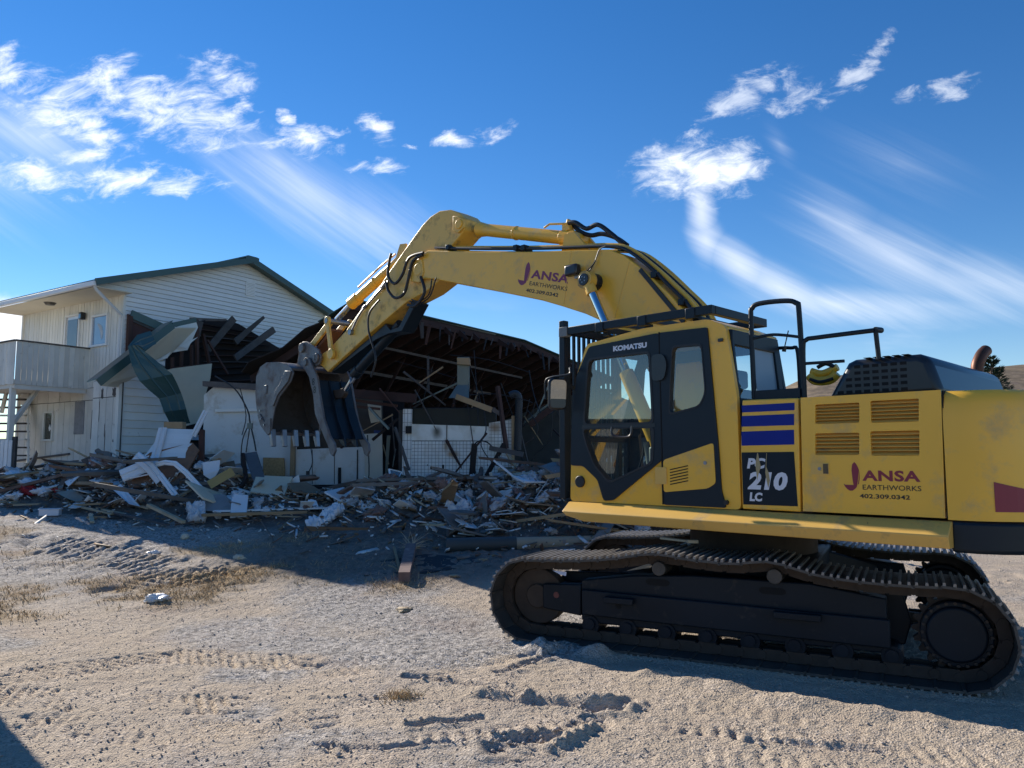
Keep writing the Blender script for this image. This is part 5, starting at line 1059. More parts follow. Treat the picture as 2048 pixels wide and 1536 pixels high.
def logo(parent, y, x0, x1, z0, z1, colr, ink, digits=True):
    """company mark: a boom-and-bucket J before the name; box given left edge, right edge, foot, head"""
    W = x1 - x0; H_ = z1 - z0
    def P(u, v): return (x0 + W * u, z0 + H_ * v)
    J = [(0.155, 1.0), (0.125, 0.93), (0.115, 0.80), (0.125, 0.55), (0.135, 0.44), (0.02, 0.445), (0.0, 0.47), (0.018, 0.40), (0.05, 0.335), (0.085, 0.30), (0.12, 0.305), (0.15, 0.345),
         (0.175, 0.39), (0.185, 0.46), (0.215, 0.80), (0.20, 0.88), (0.18, 0.95)]
    plate('company_mark', [P(*p) for p in J], [], 0.002, colr, parent, y + 0.002)
    plate('company_mark', [P(*p) for p in [(0.222, 0.78), (0.218, 0.60), (0.205, 0.46), (0.195, 0.46), (0.212, 0.66)]], [], 0.002, colr, parent, y + 0.002)
    def B(u0, u1, v0, v1): a, b = P(u0, v0), P(u1, v1); return (a[0], b[0], a[1], b[1])
    text('ANSA', 'company_lettering', colr, parent, B(0.255, 0.985, 0.545, 0.80), y, bold=0.034, space=1.06)
    text('EARTHWORKS', 'company_lettering', ink, parent, B(0.255, 0.99, 0.335, 0.455), y, bold=0.002)
    text('402.309.0342', 'phone_lettering', ink, parent, B(0.21, 0.85, 0.13, 0.235), y, bold=0.02)
logo(ed, yP, -1.475, -2.062, 1.455, 1.785, red_decal, ink_decal)

# counterweight -----------------------------------------------------------------------
def cw_foot(g=0.0):
    p = [(-2.228, 1.255), (-2.40, 1.24), (-2.56, 1.17), (-2.72, 1.03), (-2.84, 0.75), (-2.90, 0.35)]
    return [(x - g, y + g * (0.5 if y > 0 else -0.5)) for x, y in p + [(x, -y) for x, y in reversed(p)]]
def cw_ring(z, k): return [(-2.228 + (x + 2.228) * (1 - k * 0.55), y * (1 - k * 0.28), z) for x, y in cw_fine]
cw_fine = [(p.x, p.y) for p in smooth_path([(x, y, 0) for x, y in cw_foot()], 4)]
rings = [cw_ring(1.362, 0.0), cw_ring(1.8, 0.0), cw_ring(2.12, 0.004), cw_ring(2.22, 0.035), cw_ring(2.285, 0.09), cw_ring(2.318, 0.20)]
n = len(cw_fine); cw = MB()
cw.add([v for r in rings for v in r], [(i * n + k, i * n + (k + 1) % n, (i + 1) * n + (k + 1) % n, (i + 1) * n + k) for i in range(len(rings) - 1) for k in range(n)] + [tuple(range(n)), tuple(range((len(rings) - 1) * n, len(rings) * n))])
cwo = cw.build('counterweight', yellow, EX)
MB().prism_z(cw_foot(0.006), 1.125, 1.358).build('counterweight_base', dark_paint, EX, bevel=0.03)
MB().prism([(-2.218, 1.37), (-2.2265, 1.37), (-2.2365, 2.32), (-2.228, 2.32)], 1.0, CY1 - 0.004).build('counterweight_seam', grating_dark, EX, smooth=False)
# maroon mark wrapped on the flank of the counterweight
fl = [Vector(p) for p in cw_fine if p[1] > 0.3 and p[0] < -2.5]; mk = MB(); vs = []
for q, q1 in zip(fl, fl[1:] + [fl[-1] + (fl[-1] - fl[-2])]):
    nn = Vector((-(q1 - q).y, (q1 - q).x)).normalized(); nn = nn if nn.y > 0 else -nn; vs.append(q + nn * 0.004)
sel = [v for v in vs if v.y > 0.75]; n = len(sel)
mk.add([(v.x, v.y, 1.43) for v in sel] + [(v.x, v.y, 1.645 - 0.012 * i) for i, v in enumerate(sel)], [(i, i + 1, n + i + 1, n + i) for i in range(n - 1)]); mk.build('maroon_mark', red_decal, cwo, smooth=False)

# engine hood, exhaust, body top --------------------------------------------------------
MB().box((-1.40, -0.02, 1.86), (1.62, 2.40, 0.90)).build('machinery_house', yellow, EX)
hd = MB().prism([(-1.27, 2.30), (-1.46, 2.615), (-1.52, 2.64), (-2.02, 2.64), (-2.10, 2.60), (-2.19, 2.30)], -1.05, 1.05).build('engine_hood', black_paint, EX, bevel=0.06, seg=4)
g = 0
for r in range(5):
    for c in range(8):
        zc = 2.365 + r * 0.052; xc = -1.40 - c * 0.072 - (0.0)
        if xc > -1.36 - (zc - 2.30) * 0.55: continue
        MB().box((xc, 1.0495, zc), (0.050, 0.004, 0.026)).build('grille_slot', grating_dark, hd, smooth=False)
for c in range(5): MB().box((-1.63 - c * 0.074, 1.02, 2.6415 - 0.002), (0.052, 0.10, 0.004)).build('grille_slot', grating_dark, hd, smooth=False)
ex = smooth_path([(-1.90, -1.10, 2.60), (-1.90, -1.105, 2.72), (-1.915, -1.14, 2.80), (-1.93, -1.20, 2.86), (-1.945, -1.27, 2.90)], 5)
epo = MB().tube(ex, 0.058, 18).build('exhaust_pipe', exhaust_rust, EX)
MB().cyl((-1.90, -1.10, 2.58), (-1.90, -1.10, 2.66), 0.085, seg=20).build('exhaust_collar', bright_steel, epo)
# handrails
def rail(pts, r=0.02, n=5): return MB().tube(smooth_path(pts, n), r, 10).build('handrail', dark_paint, EX)
rail([(-0.65, 1.12, 2.30), (-0.64, 1.12, 3.08), (-0.655, 1.12, 3.18), (-0.73, 1.12, 3.215), (-0.97, 1.12, 3.205), (-1.07, 1.12, 3.17), (-1.095, 1.12, 3.08), (-1.115, 1.12, 2.30)], 0.023)
rail([(-0.645, 1.12, 2.90), (-0.85, 1.12, 2.915), (-1.10, 1.12, 2.865)], 0.014)
rail([(-1.118, 1.12, 2.32), (-1.12, 1.12, 2.76), (-1.15, 1.12, 2.835), (-1.25, 1.12, 2.845), (-1.72, 1.12, 2.852)], 0.02)
rail([(-1.73, 1.13, 2.855), (-1.745, 1.04, 2.858)], 0.024)
rail([(-1.725, 1.11, 2.858), (-1.73, 1.08, 2.62)], 0.019)
rail([(-1.12, 1.12, 2.63), (-1.46, 1.10, 2.625)], 0.014)
rail([(-0.36, 0.2, 2.93), (-0.58, 0.2, 2.915), (-0.65, 0.2, 2.86), (-0.66, 0.2, 2.32)], 0.018)
MB().box((-0.88, 1.10, 2.375), (0.42, 0.10, 0.09)).build('step_box', dark_paint, EX, bevel=0.005)
MB().tube([(-0.56, 0.30, 2.90), (-0.60, 0.28, 3.08)], 0.006).cyl((-0.555, 0.30, 2.87), (-0.565, 0.30, 2.92), 0.02, seg=10).build('radio_antenna', rubber, EX)
bu = MB().tube(smooth_path([(-0.86, 0.42, 2.60), (-0.92, 0.42, 2.545), (-1.05, 0.42, 2.545), (-1.12, 0.42, 2.60)]), 0.045, 10).tube(smooth_path([(-0.87, 0.40, 2.64), (-0.98, 0.40, 2.61), (-1.12, 0.40, 2.66)]), 0.035, 10).build('strap_bundle', yellow, EX)
MB().tube(smooth_path([(-0.88, 0.46, 2.56), (-0.98, 0.47, 2.525), (-1.10, 0.46, 2.55)]), 0.016, 8).tube(smooth_path([(-0.94, 0.42, 2.67), (-1.02, 0.42, 2.70), (-1.10, 0.42, 2.66)]), 0.02, 8).build('strap_webbing', rubber, bu)
# standing hoses before the cab
for k, (p, q, h) in enumerate((((1.35, 0.05, 1.45), (1.85, 0.15, 1.30), 1.95), ((1.3, -0.1, 1.5), (1.8, 0.0, 1.35), 1.9), ((1.5, 0.9, 1.3), (1.75, 1.0, 1.35), 1.8))):
    m_ = (Vector(p) + Vector(q)) / 2
    MB().tube(smooth_path([p, (p[0] + 0.05, p[1], h - 0.1), (m_.x, m_.y, h), (q[0], q[1], h - 0.15), q]), 0.024, 8).build('hydraulic_hose', rubber, EX)

# boom -------------------------------------------------------------------------------
BW = 0.235
top_l = [(5.40, 4.98), (5.20, 5.03), (4.1, 4.80), (2.995, 4.585), (1.90, 4.40), (1.68, 4.36), (1.45, 4.25), (1.135, 3.99), (0.80, 3.66), (0.55, 3.38), (0.28, 2.75), (0.02, 1.86)]
bot_l = [(0.28, 1.62), (0.55, 1.70), (0.85, 2.35), (1.15, 2.86), (1.45, 3.22), (1.72, 3.45), (2.05, 3.61), (2.45, 3.765), (2.81, 3.895), (4.0, 4.25), (5.05, 4.55), (5.35, 4.60), (5.55, 4.70), (5.55, 4.88)]
boom = MB().prism(top_l + bot_l, -BW, BW).build('boom', yellow, EX, bevel=0.012)
for (u, v) in (((2.272, 4.455), (2.40, 3.78)), ((1.36, 4.15), (1.62, 3.42))):
    MB().beam((u[0], BW + 0.001, u[1]), (v[0], BW + 0.001, v[1]), 0.004, 0.010, up=(1, 0, 0)).build('weld_seam', yellow_worn, boom)
logo_y = BW
_before = set(boom.children)
logo(boom, BW, 3.27, 2.33, 4.04, 4.50, plum_decal, ink_decal)
_pivot = Matrix.Translation((3.27, 0, 4.10)); _tilt = _pivot @ Matrix.Rotation(R(-15.5), 4, 'Y') @ _pivot.inverted()
for _o in set(boom.children) - _before:
    if _o.name.split('.')[0] in ('company_mark', 'company_lettering', 'phone_lettering'): _o.data.transform(_tilt)
for s in (1, -1):
    MB().cyl((1.87, s * (BW - 0.02), 3.975), (1.87, s * (BW + 0.10), 3.975), 0.105, seg=28).build('boom_boss', dark_paint, boom, bevel=0.01)
    MB().cyl((1.87, s * (BW + 0.09), 3.975), (1.87, s * (BW + 0.25), 3.975), 0.055, seg=20).build('cylinder_pin', dark_paint, boom)
    cyl = MB().cyl((1.87, s * (BW + 0.175) - 0.06, 3.975), (1.87, s * (BW + 0.175) + 0.06, 3.975), 0.11, seg=24).cyl((1.845, s * (BW + 0.175), 3.93), (1.79, s * (BW + 0.175), 3.80), 0.07, seg=18).build('rod_eye', yellow_worn, boom)
    MB().cyl((1.81, s * (BW + 0.175), 3.85), (1.20, s * (BW + 0.175), 2.60), 0.052, seg=20).build('cylinder_rod', chrome, boom)
    MB().cyl((1.30, s * (BW + 0.175), 2.80), (0.75, s * (BW + 0.175), 1.66), 0.085, seg=24).build('boom_cylinder', yellow, boom)
MB().cyl((1.87, BW + 0.235, 3.975), (1.87, BW + 0.255, 3.975), 0.075, seg=24).build('pin_cap', black_paint, boom, bevel=0.006)
for k in range(5):
    a = 2 * math.pi * k / 5; MB().cyl((1.87 + 0.035 * math.cos(a), BW + 0.254, 3.975 + 0.035 * math.sin(a)), (1.87 + 0.035 * math.cos(a), BW + 0.262, 3.975 + 0.035 * math.sin(a)), 0.010, seg=8).build('cap_bolt', bright_steel, boom)
wl = MB().box((2.165, BW + 0.10, 4.165), (0.20, 0.11, 0.14)).build('work_light', black_paint, boom, bevel=0.025, seg=3)
MB().box((2.10, BW + 0.05, 4.085), (0.10, 0.06, 0.05)).beam((2.10, BW + 0.06, 4.09), (2.04, BW + 0.02, 4.0), 0.03, 0.02).build('light_bracket', bright_steel, wl)
MB().tube(smooth_path([(2.05, BW + 0.07, 4.06), (1.97, BW + 0.05, 4.10), (1.87, BW + 0.03, 4.22), (1.80, BW + 0.02, 4.37), (1.70, BW + 0.02, 4.40)]), 0.008, 6).tube(smooth_path([(1.86, BW + 0.22, 4.07), (1.87, BW + 0.08, 4.17), (1.85, BW + 0.03, 4.25)]), 0.008, 6).build('light_cable', rubber, boom)
# pipes along the top of the boom
def off_top(x):
    P = top_l
    for a, b in zip(P, P[1:]):
        if b[0] <= x <= a[0]: return a[1] + (b[1] - a[1]) * (a[0] - x) / (a[0] - b[0])
    return P[-1][1]
for k, (y, lift, r, m_) in enumerate(((BW - 0.03, 0.045, 0.022, rubber), (BW - 0.10, 0.075, 0.025, yellow), (-BW + 0.04, 0.06, 0.025, yellow))):
    xs = [5.05, 4.4, 3.6, 2.8, 2.1, 1.75]
    pts = [(x, y, off_top(x) + lift) for x in xs] + [(1.45, y, 4.28 + lift), (1.13, y, 4.03 + lift), (0.82, y, 3.72 + lift), (0.55, y, 3.42 + lift), (0.38, y, 3.02 + lift)]
    MB().tube(smooth_path(pts, 4), r, 10).build('boom_pipe', m_, boom)
for k in range(4):
    y = BW - 0.12 - 0.075 * k
    pts = [(1.72, y, 4.43), (1.44, y, 4.33), (1.12, y, 4.07), (0.80, y, 3.76), (0.53, y, 3.46), (0.36, y, 3.05)]
    MB().tube(smooth_path(pts, 4), 0.023 if k % 2 else 0.028, 10).build('boom_pipe', yellow if k != 2 else rubber, boom)
for x in (4.72, 3.28, 3.13, 1.02, 0.66):
    MB().box((x, BW - 0.07, off_top(x) + 0.055), (0.07, 0.17, 0.075)).build('pipe_clamp', dark_paint, boom, bevel=0.006)
for x, dz in ((1.10, 0.05), (0.72, 0.05)):
    for y in (0.0, -0.13): MB().box((x, y, off_top(x) + 0.055), (0.06, 0.10, 0.07)).build('pipe_clamp', dark_paint, boom, bevel=0.006)
MB().beam((1.20, BW + 0.012, 4.02), (0.62, BW + 0.012, 3.32), 0.05, 0.02, up=(0, 1, 0)).build('pipe_cover', rubber, boom)
# arm cylinder
ac = MB().cyl((4.22, 0, 5.20), (2.45, 0, 4.70), 0.092, seg=26).cyl((4.26, 0, 5.21), (4.10, 0, 5.166), 0.115, 0.092, seg=26).cyl((2.62, 0, 4.745), (2.42, 0, 4.69), 0.108, seg=26).cyl((3.50, 0, 4.995), (3.47, 0, 4.987), 0.101, seg=26)
ac.cyl((2.36, -0.14, 4.66), (2.36, 0.14, 4.66), 0.10, seg=20)
aco = ac.build('arm_cylinder', yellow, boom, bevel=0.006)
MB().prism([(2.50, 4.47), (2.44, 4.72), (2.28, 4.72), (2.02, 4.42)], -0.17, -0.12).prism([(2.50, 4.47), (2.44, 4.72), (2.28, 4.72), (2.02, 4.42)], 0.12, 0.17).build('cylinder_lug', yellow, boom)
MB().cyl((4.22, 0, 5.20), (4.52, 0, 5.285), 0.052, seg=20).build('cylinder_rod', chrome, boom)
MB().box((2.52, 0, 4.86), (0.12, 0.12, 0.10)).cyl((2.52, 0.03, 4.86), (2.46, 0.05, 4.95), 0.03, seg=10).tube([(2.50, 0.06, 4.90), (2.8, 0.06, 4.96), (2.9, 0.06, 4.93)], 0.016).build('hose_manifold', yellow_worn, boom, bevel=0.01)
for y, h in ((0.06, 0.10), (-0.03, 0.0)):
    MB().tube(smooth_path([(2.46, y, 4.90), (2.34, y, 4.78 + h), (2.16, y, 4.69 + h * 0.7), (1.97, y, 4.67 + h), (1.75, y, 4.57 + h * 0.3), (1.58, y, 4.44)]), 0.03, 10).build('hydraulic_hose', rubber, boom)

# arm --------------------------------------------------------------------------------
AW = 0.185
arm_p = [(4.50, 5.47), (4.72, 5.58), (4.98, 5.62), (5.20, 5.58), (5.40, 5.49), (5.72, 5.27), (6.25, 4.90), (6.5, 4.71), (7.04, 4.38), (7.54, 4.04), (8.10, 3.76), (8.40, 3.68), (8.42, 3.55), (8.10, 3.36), (7.4, 3.66), (6.79, 3.92), (5.78, 4.31), (5.30, 4.40), (4.93, 4.53), (4.84, 4.75), (4.78, 4.92), (4.66, 5.03), (4.50, 5.12), (4.40, 5.20), (4.38, 5.36)]
arm = MB().prism(arm_p, -AW, AW).build('arm', yellow_worn, EX, bevel=0.012)
for s in (1, -1):
    MB().prism([(4.50, 5.42), (4.62, 5.45), (4.62, 5.22), (4.50, 5.16), (4.36, 5.22), (4.36, 5.34)], s * AW, s * (AW + 0.04)).build('arm_lug', yellow_worn, arm, bevel=0.01)
    MB().cyl((4.47, s * (AW + 0.035), 5.29), (4.47, s * (AW + 0.06), 5.29), 0.075, seg=22).build('lug_pin', yellow, arm, bevel=0.008)
    MB().cyl((5.42, s * (AW + 0.05), 4.76), (5.42, s * (AW + 0.075), 4.76), 0.10, seg=22).build('boom_pin', yellow_worn, arm, bevel=0.008)
MB().prism([(5.28, 4.70), (5.36, 4.54), (5.60, 4.60), (5.66, 4.80), (5.50, 4.94), (5.32, 4.90)], AW, BW + 0.02).build('pin_plate', yellow_worn, arm, bevel=0.01)
# dark thumb bracket under the arm
MB().prism([(5.72, 4.33), (5.78, 4.24), (6.06, 3.94), (6.30, 3.92), (6.42, 4.04), (6.8, 3.88), (8.05, 3.40), (8.05, 3.34), (6.7, 3.80), (6.35, 3.86), (5.98, 3.86), (5.60, 4.28)], -0.13, 0.13).build('thumb_bracket', dark_paint, arm, bevel=0.008)
# bucket cylinder on the far upper edge of the arm
bc = MB().cyl((5.98, 0, 5.18), (7.62, 0, 4.58), 0.090, seg=24).cyl((7.42, 0, 4.653), (7.66, 0, 4.565), 0.108, seg=24).cyl((6.86, 0, 4.858), (6.90, 0, 4.843), 0.104, seg=24)
bc.build('bucket_cylinder', yellow, arm, bevel=0.006)
MB().cyl((7.62, 0, 4.58), (8.12, 0, 4.34), 0.054, seg=20).build('cylinder_rod', chrome, arm)
MB().prism([(5.86, 5.14), (5.90, 5.30), (6.06, 5.32), (6.22, 5.02)], -0.13, -0.10).prism([(5.86, 5.14), (5.90, 5.30), (6.06, 5.32), (6.22, 5.02)], 0.10, 0.13).build('cylinder_lug', yellow_worn, arm)
MB().tube([(6.25, 0.08, 5.20), (6.6, 0.10, 5.07), (7.3, 0.10, 4.80)], 0.016).build('cylinder_pipe', yellow_worn, arm)
# linkage
for s in (1, -1):
    MB().beam((8.06, s * 0.235, 4.28), (7.90, s * 0.235, 3.66), 0.045, 0.10, up=(1, 0, 0)).cyl((8.06, s * 0.21, 4.28), (8.06, s * 0.26, 4.28), 0.085, seg=20).cyl((7.90, s * 0.21, 3.66), (7.90, s * 0.27, 3.66), 0.095, seg=20).build('rocker_link', yellow_worn, arm, bevel=0.006)
    MB().beam((8.08, s * 0.15, 4.28), (8.82, s * 0.15, 3.84), 0.05, 0.13, up=(0, 0, 1)).build('bucket_link', yellow_worn, arm, bevel=0.01)
MB().cyl((8.06, -0.26, 4.28), (8.06, 0.27, 4.28), 0.05, seg=16).build('link_pin', bright_steel, arm)
MB().slab([(8.12, 0.12, 4.16), (8.12, -0.12, 4.16), (8.72, -0.12, 3.80), (8.72, 0.12, 3.80)], 0.05).build('link_web', mat('rust_scale', (0.17, 0.07, 0.035), 0.8, var=0.3), arm)
for pts, r in (([(5.24, 4.99), (5.60, 4.97), (5.78, 4.72), (5.98, 4.62), (6.16, 4.78), (6.13, 5.02), (6.08, 5.14)], 0.024), ([(5.26, 4.96), (5.50, 4.90), (5.62, 4.62), (5.72, 4.42), (5.95, 4.38), (6.14, 4.52), (6.20, 4.66)], 0.024),
               ([(6.42, 4.42), (6.70, 4.24), (6.72, 3.95), (6.55, 3.60), (6.50, 3.40), (6.62, 3.15)], 0.017), ([(5.30, 4.62), (5.20, 4.36), (5.42, 4.18), (5.62, 4.22)], 0.024), ([(5.05, 4.55), (5.12, 4.32), (5.36, 4.24), (5.55, 4.30)], 0.011), ([(4.95, 4.55), (5.1, 4.28), (5.4, 4.2), (5.6, 4.28)], 0.011)):
    MB().tube(smooth_path([(p[0], BW + 0.05 - 0.02 * (r < 0.02), p[1]) for p in pts], 5), r, 8).build('hydraulic_hose', rubber, arm)
MB().tube([(6.25, AW + 0.03, 4.72), (7.0, AW + 0.03, 4.33), (7.15, AW + 0.03, 4.20), (7.35, AW + 0.02, 3.98)], 0.017).cyl((6.30, AW + 0.03, 4.70), (6.42, AW + 0.03, 4.63), 0.04, seg=10).cyl((7.33, AW + 0.0, 3.99), (7.33, AW + 0.06, 3.99), 0.05, seg=12).cyl((6.88, AW + 0.03, 4.40), (6.95, AW + 0.03, 4.365), 0.03, seg=10).build('grease_line', bright_steel, arm)
MB().box((5.22, AW + 0.02, 4.72), (0.16, 0.05, 0.24)).build('grease_stain', mat('black_grease', (0.02, 0.018, 0.016), 0.5), arm, bevel=0.02)

# bucket -----------------------------------------------------------------------------
BWD = 0.52
back = [(9.58, 2.24), (9.90, 2.44), (10.10, 2.76), (10.18, 3.08), (10.17, 3.40), (10.02, 3.58), (9.76, 3.65), (9.35, 3.62), (8.98, 3.56), (8.80, 3.46)]
mouth = [(8.72, 3.36), (8.80, 3.22), (9.0, 3.08), (9.22, 2.95), (9.38, 2.74), (9.46, 2.5), (9.50, 2.30)]
bk = MB()
n = len(back)
inner = [(9.56, 2.30), (9.86, 2.48), (10.05, 2.78), (10.13, 3.08), (10.12, 3.38), (9.99, 3.54), (9.75, 3.60), (9.35, 3.57), (8.99, 3.51), (8.82, 3.42)]
vs = [(p[0], s * BWD, p[1]) for s in (1, -1) for p in back] + [(p[0], s * (BWD - 0.0), p[1]) for s in (1, -1) for p in inner]
fs = []
for i in range(n - 1):
    fs.append((i, i + 1, n + i + 1, n + i)); fs.append((2 * n + i + 1, 2 * n + i, 3 * n + i, 3 * n + i + 1))
fs += [(0, n, 3 * n, 2 * n), (n - 1, 3 * n - 1, 4 * n - 1, 2 * n - 1)]
bk.add(vs, fs)
bucket = bk.build('bucket', bucket_steel, EX)
MB().add([(p[0] - 0.004, s * (BWD - 0.03), p[1]) for s in (1, -1) for p in inner], [(i, i + 1, n + i + 1, n + i) for i in range(n - 1)]).build('bucket_inside', bucket_inner, bucket)
for s in (1, -1):
    sp_ = MB().prism(back + mouth, s * (BWD - 0.025), s * BWD).build('bucket_side', bucket_steel, bucket, bevel=0.006)
    MB().prism([(9.50, 2.28), (9.60, 2.24), (9.90, 2.44), (10.02, 2.64), (9.92, 2.66), (9.74, 2.50), (9.50, 2.56)], s * BWD, s * (BWD + 0.022)).build('wear_plate', bucket_steel, sp_, bevel=0.004)
    MB().prism([(8.76, 3.40), (8.86, 3.22), (9.04, 3.11), (9.24, 2.99), (9.40, 2.78), (9.50, 2.80), (9.34, 3.06), (9.14, 3.22), (8.98, 3.42)], s * BWD, s * (BWD + 0.03)).build('side_cutter', bucket_steel, sp_, bevel=0.006)
    for x, z in ((9.86, 2.56), (9.72, 2.44), (9.90, 2.72)): MB().cyl((x, s * (BWD + 0.02), z), (x, s * (BWD + 0.04), z), 0.022, seg=8).build('wear_bolt', bright_steel, sp_)
MB().box((9.74, BWD + 0.008, 3.12), (0.10, 0.02, 0.17)).build('side_pad', bucket_steel, bucket, bevel=0.006)
for s in (1, -1):
    MB().prism([(9.05, 3.55), (8.95, 3.92), (8.86, 3.98), (8.72, 3.97), (8.30, 3.78), (8.20, 3.64), (8.26, 3.50), (8.5, 3.44), (8.82, 3.44)], s * 0.23, s * 0.27).cyl((8.84, s * 0.27, 3.86), (8.84, s * 0.32, 3.86), 0.09, seg=20).cyl((8.34, s * 0.27, 3.62), (8.34, s * 0.31, 3.62), 0.09, seg=20).build('bucket_ear', bucket_steel, bucket, bevel=0.008)
MB().cyl((8.34, -0.31, 3.62), (8.34, 0.31, 3.62), 0.06, seg=18).cyl((8.84, -0.31, 3.86), (8.84, 0.31, 3.86), 0.06, seg=18).build('bucket_pin', bright_steel, bucket)
MB().tube(smooth_path([(9.2, 0.1, 3.6), (9.2, 0.1, 3.74), (9.1, 0.1, 3.76), (9.08, 0.1, 3.6)], 4), 0.022).build('lifting_eye', bucket_steel, bucket)
t0 = None
for k in range(5):
    y = -0.47 + 0.235 * k
    tm = MB().add([(9.62, -0.05, 2.33), (9.62, 0.05, 2.33), (9.50, 0.05, 2.36), (9.50, -0.05, 2.36), (9.50, -0.045, 2.02), (9.50, 0.045, 2.02), (9.44, 0.045, 2.03), (9.44, -0.045, 2.03)],
                  [(0, 1, 2, 3), (4, 7, 6, 5), (0, 4, 5, 1), (1, 5, 6, 2), (2, 6, 7, 3), (3, 7, 4, 0)]) if t0 is None else None
    if t0 is None: t0 = tm.build('bucket_tooth', bright_steel, bucket, bevel=0.012); t0.matrix_local = Matrix.Translation((0, y, 0))
    else: copy_part(t0, bucket, Matrix.Translation((0, y, 0)))
# thumb ---------------------------------------------------------------------------------
outer = [(8.70, 3.62), (8.62, 3.66), (8.48, 3.62), (8.20, 3.26), (8.08, 2.88), (7.94, 2.5), (7.74, 2.20), (7.58, 2.06), (7.55, 1.94), (7.62, 1.84), (7.70, 1.88), (7.78, 2.02), (7.98, 2.26), (8.24, 2.60), (8.32, 2.94), (8.48, 3.28), (8.70, 3.50)]
th = MB()
for y in (0.32, -0.38): th.prism(outer, y - 0.022, y + 0.022)
thumb = th.build('thumb', bucket_steel, EX, bevel=0.006)
for y in (0.09, -0.15): MB().prism([(8.18, 3.22), (8.02, 2.88), (7.86, 2.5), (7.66, 2.2), (7.60, 2.0), (7.74, 2.06), (7.96, 2.34), (8.14, 2.68), (8.22, 2.98)], y - 0.016, y + 0.016).build('thumb_rib', dark_paint, thumb)
MB().slab([(8.22, 0.30, 3.20), (8.22, -0.36, 3.20), (8.06, -0.36, 2.72), (8.06, 0.30, 2.72)], 0.025).slab([(8.06, 0.30, 2.72), (8.06, -0.36, 2.72), (7.76, -0.36, 2.14), (7.76, 0.30, 2.14)], 0.025).build('thumb_plate', dark_paint, thumb)
MB().cyl((8.60, -0.42, 3.56), (8.60, 0.37, 3.56), 0.06, seg=18).build('thumb_pin', bucket_steel, thumb)
MB().prism([(7.92, 3.04), (7.80, 3.06), (7.76, 2.96), (7.84, 2.88), (8.1, 2.88), (8.14, 3.04)], -0.05, 0.05).build('thumb_lug', rust_steel, thumb, bevel=0.01)
MB().cyl((6.18, 0, 4.02), (7.46, 0, 3.31), 0.085, seg=22).cyl((7.36, 0, 3.365), (7.52, 0, 3.275), 0.10, seg=22).build('thumb_cylinder', dark_paint, thumb, bevel=0.006)
MB().cyl((7.46, 0, 3.31), (7.84, 0, 2.98), 0.042, seg=18).build('cylinder_rod', chrome, thumb)
MB().tube(smooth_path([(7.50, 0.08, 3.22), (7.46, 0.10, 3.12), (7.38, 0.08, 3.20)], 4), 0.025).build('hose_fitting', bright_steel, thumb)
text('8', 'thumb_lettering', black_decal, thumb, (8.36, 8.27, 3.12, 3.25), 0.343, bold=0.02); text('8', 'thumb_lettering', black_decal, thumb, (8.31, 8.22, 2.97, 3.10), 0.343, bold=0.02)
# ------------------------------------------------------------------ rubble bed
def build_rubble():
    gx = np.arange(-13.5, 6.5, 0.09); gy = np.arange(11.8, 19.5, 0.09); X, Y = np.meshgrid(gx, gy); x, y = X.ravel(), Y.ravel()
    h = rubble(x, y); z = slope(x, y) + h + (0.16 * np.abs(vnoise(x * 3.1, y * 3.1, 1)) + 0.12 * np.abs(vnoise(x * 8, y * 8, 2)) + 0.05 * vnoise(x * 19, y * 19, 3)) * np.clip(h * 2.2, 0, 1) - 0.07
    nx, ny = len(gx), len(gy); i = np.arange(nx * ny).reshape(ny, nx); q = np.stack([i[:-1, :-1], i[:-1, 1:], i[1:, 1:], i[1:, :-1]], -1).reshape(-1, 4); q = q[(h[q] > 0.03).any(1)]
    m = mat('rubble_soil', (0.14, 0.122, 0.105), 0.95, var=0.5, vscale=6, dirt=(0.36, 0.33, 0.29), dirt_amt=0.38, dscale=9, bump=1.0, bscale=25)
    o = raw_mesh('rubble_bed', np.stack([x, y, z], -1), q, m); tag(o, kind='stuff')
build_rubble()
def rz(x, y): a, b = np.array([x]), np.array([y]); return float((slope(a, b) + rubble(a, b))[0])
def top_z(x, y):
    a, b = np.array([x]), np.array([y]); h = rubble(a, b); return float((slope(a, b) + h + np.clip(h * 2.2, 0, 1) * (0.16 * np.abs(vnoise(a * 3.1, b * 3.1, 1)) + 0.12 * np.abs(vnoise(a * 8, b * 8, 2))))[0])
rd = random.Random(21)
def on_heap(px, py):
    """where the sight line meets ground or heap"""
    d = ray(px, py); t = 8.0; C0 = Vector((0, 0, CAM_H))
    for _ in range(900):
        p = C0 + d * t
        if p.z <= rz(p.x, p.y): break
        t += 0.02
    return C0 + d * t
def lump_mesh(name, seed, m, flat=0.6, rough=0.35):
    bm = bmesh.new(); bmesh.ops.create_icosphere(bm, subdivisions=4, radius=1)
    for v in bm.verts:
        k = 1 + rough * 1.3 * mnoise.noise(v.co * 1.3 + Vector((seed, 0, 0))) + rough * 0.9 * mnoise.noise(v.co * 3.1 + Vector((0, seed, 0))) + rough * 0.75 * mnoise.noise(v.co * 6.3 + Vector((0, 0, seed))) + rough * 0.5 * mnoise.noise(v.co * 13.1 + Vector((seed, 0, seed))); v.co = Vector((v.co.x * k, v.co.y * k * 0.75, v.co.z * k * flat))
    me = bpy.data.meshes.new(name); bm.to_mesh(me); bm.free(); me.materials.append(m); me.polygons.foreach_set('use_smooth', [True] * len(me.polygons)); return me
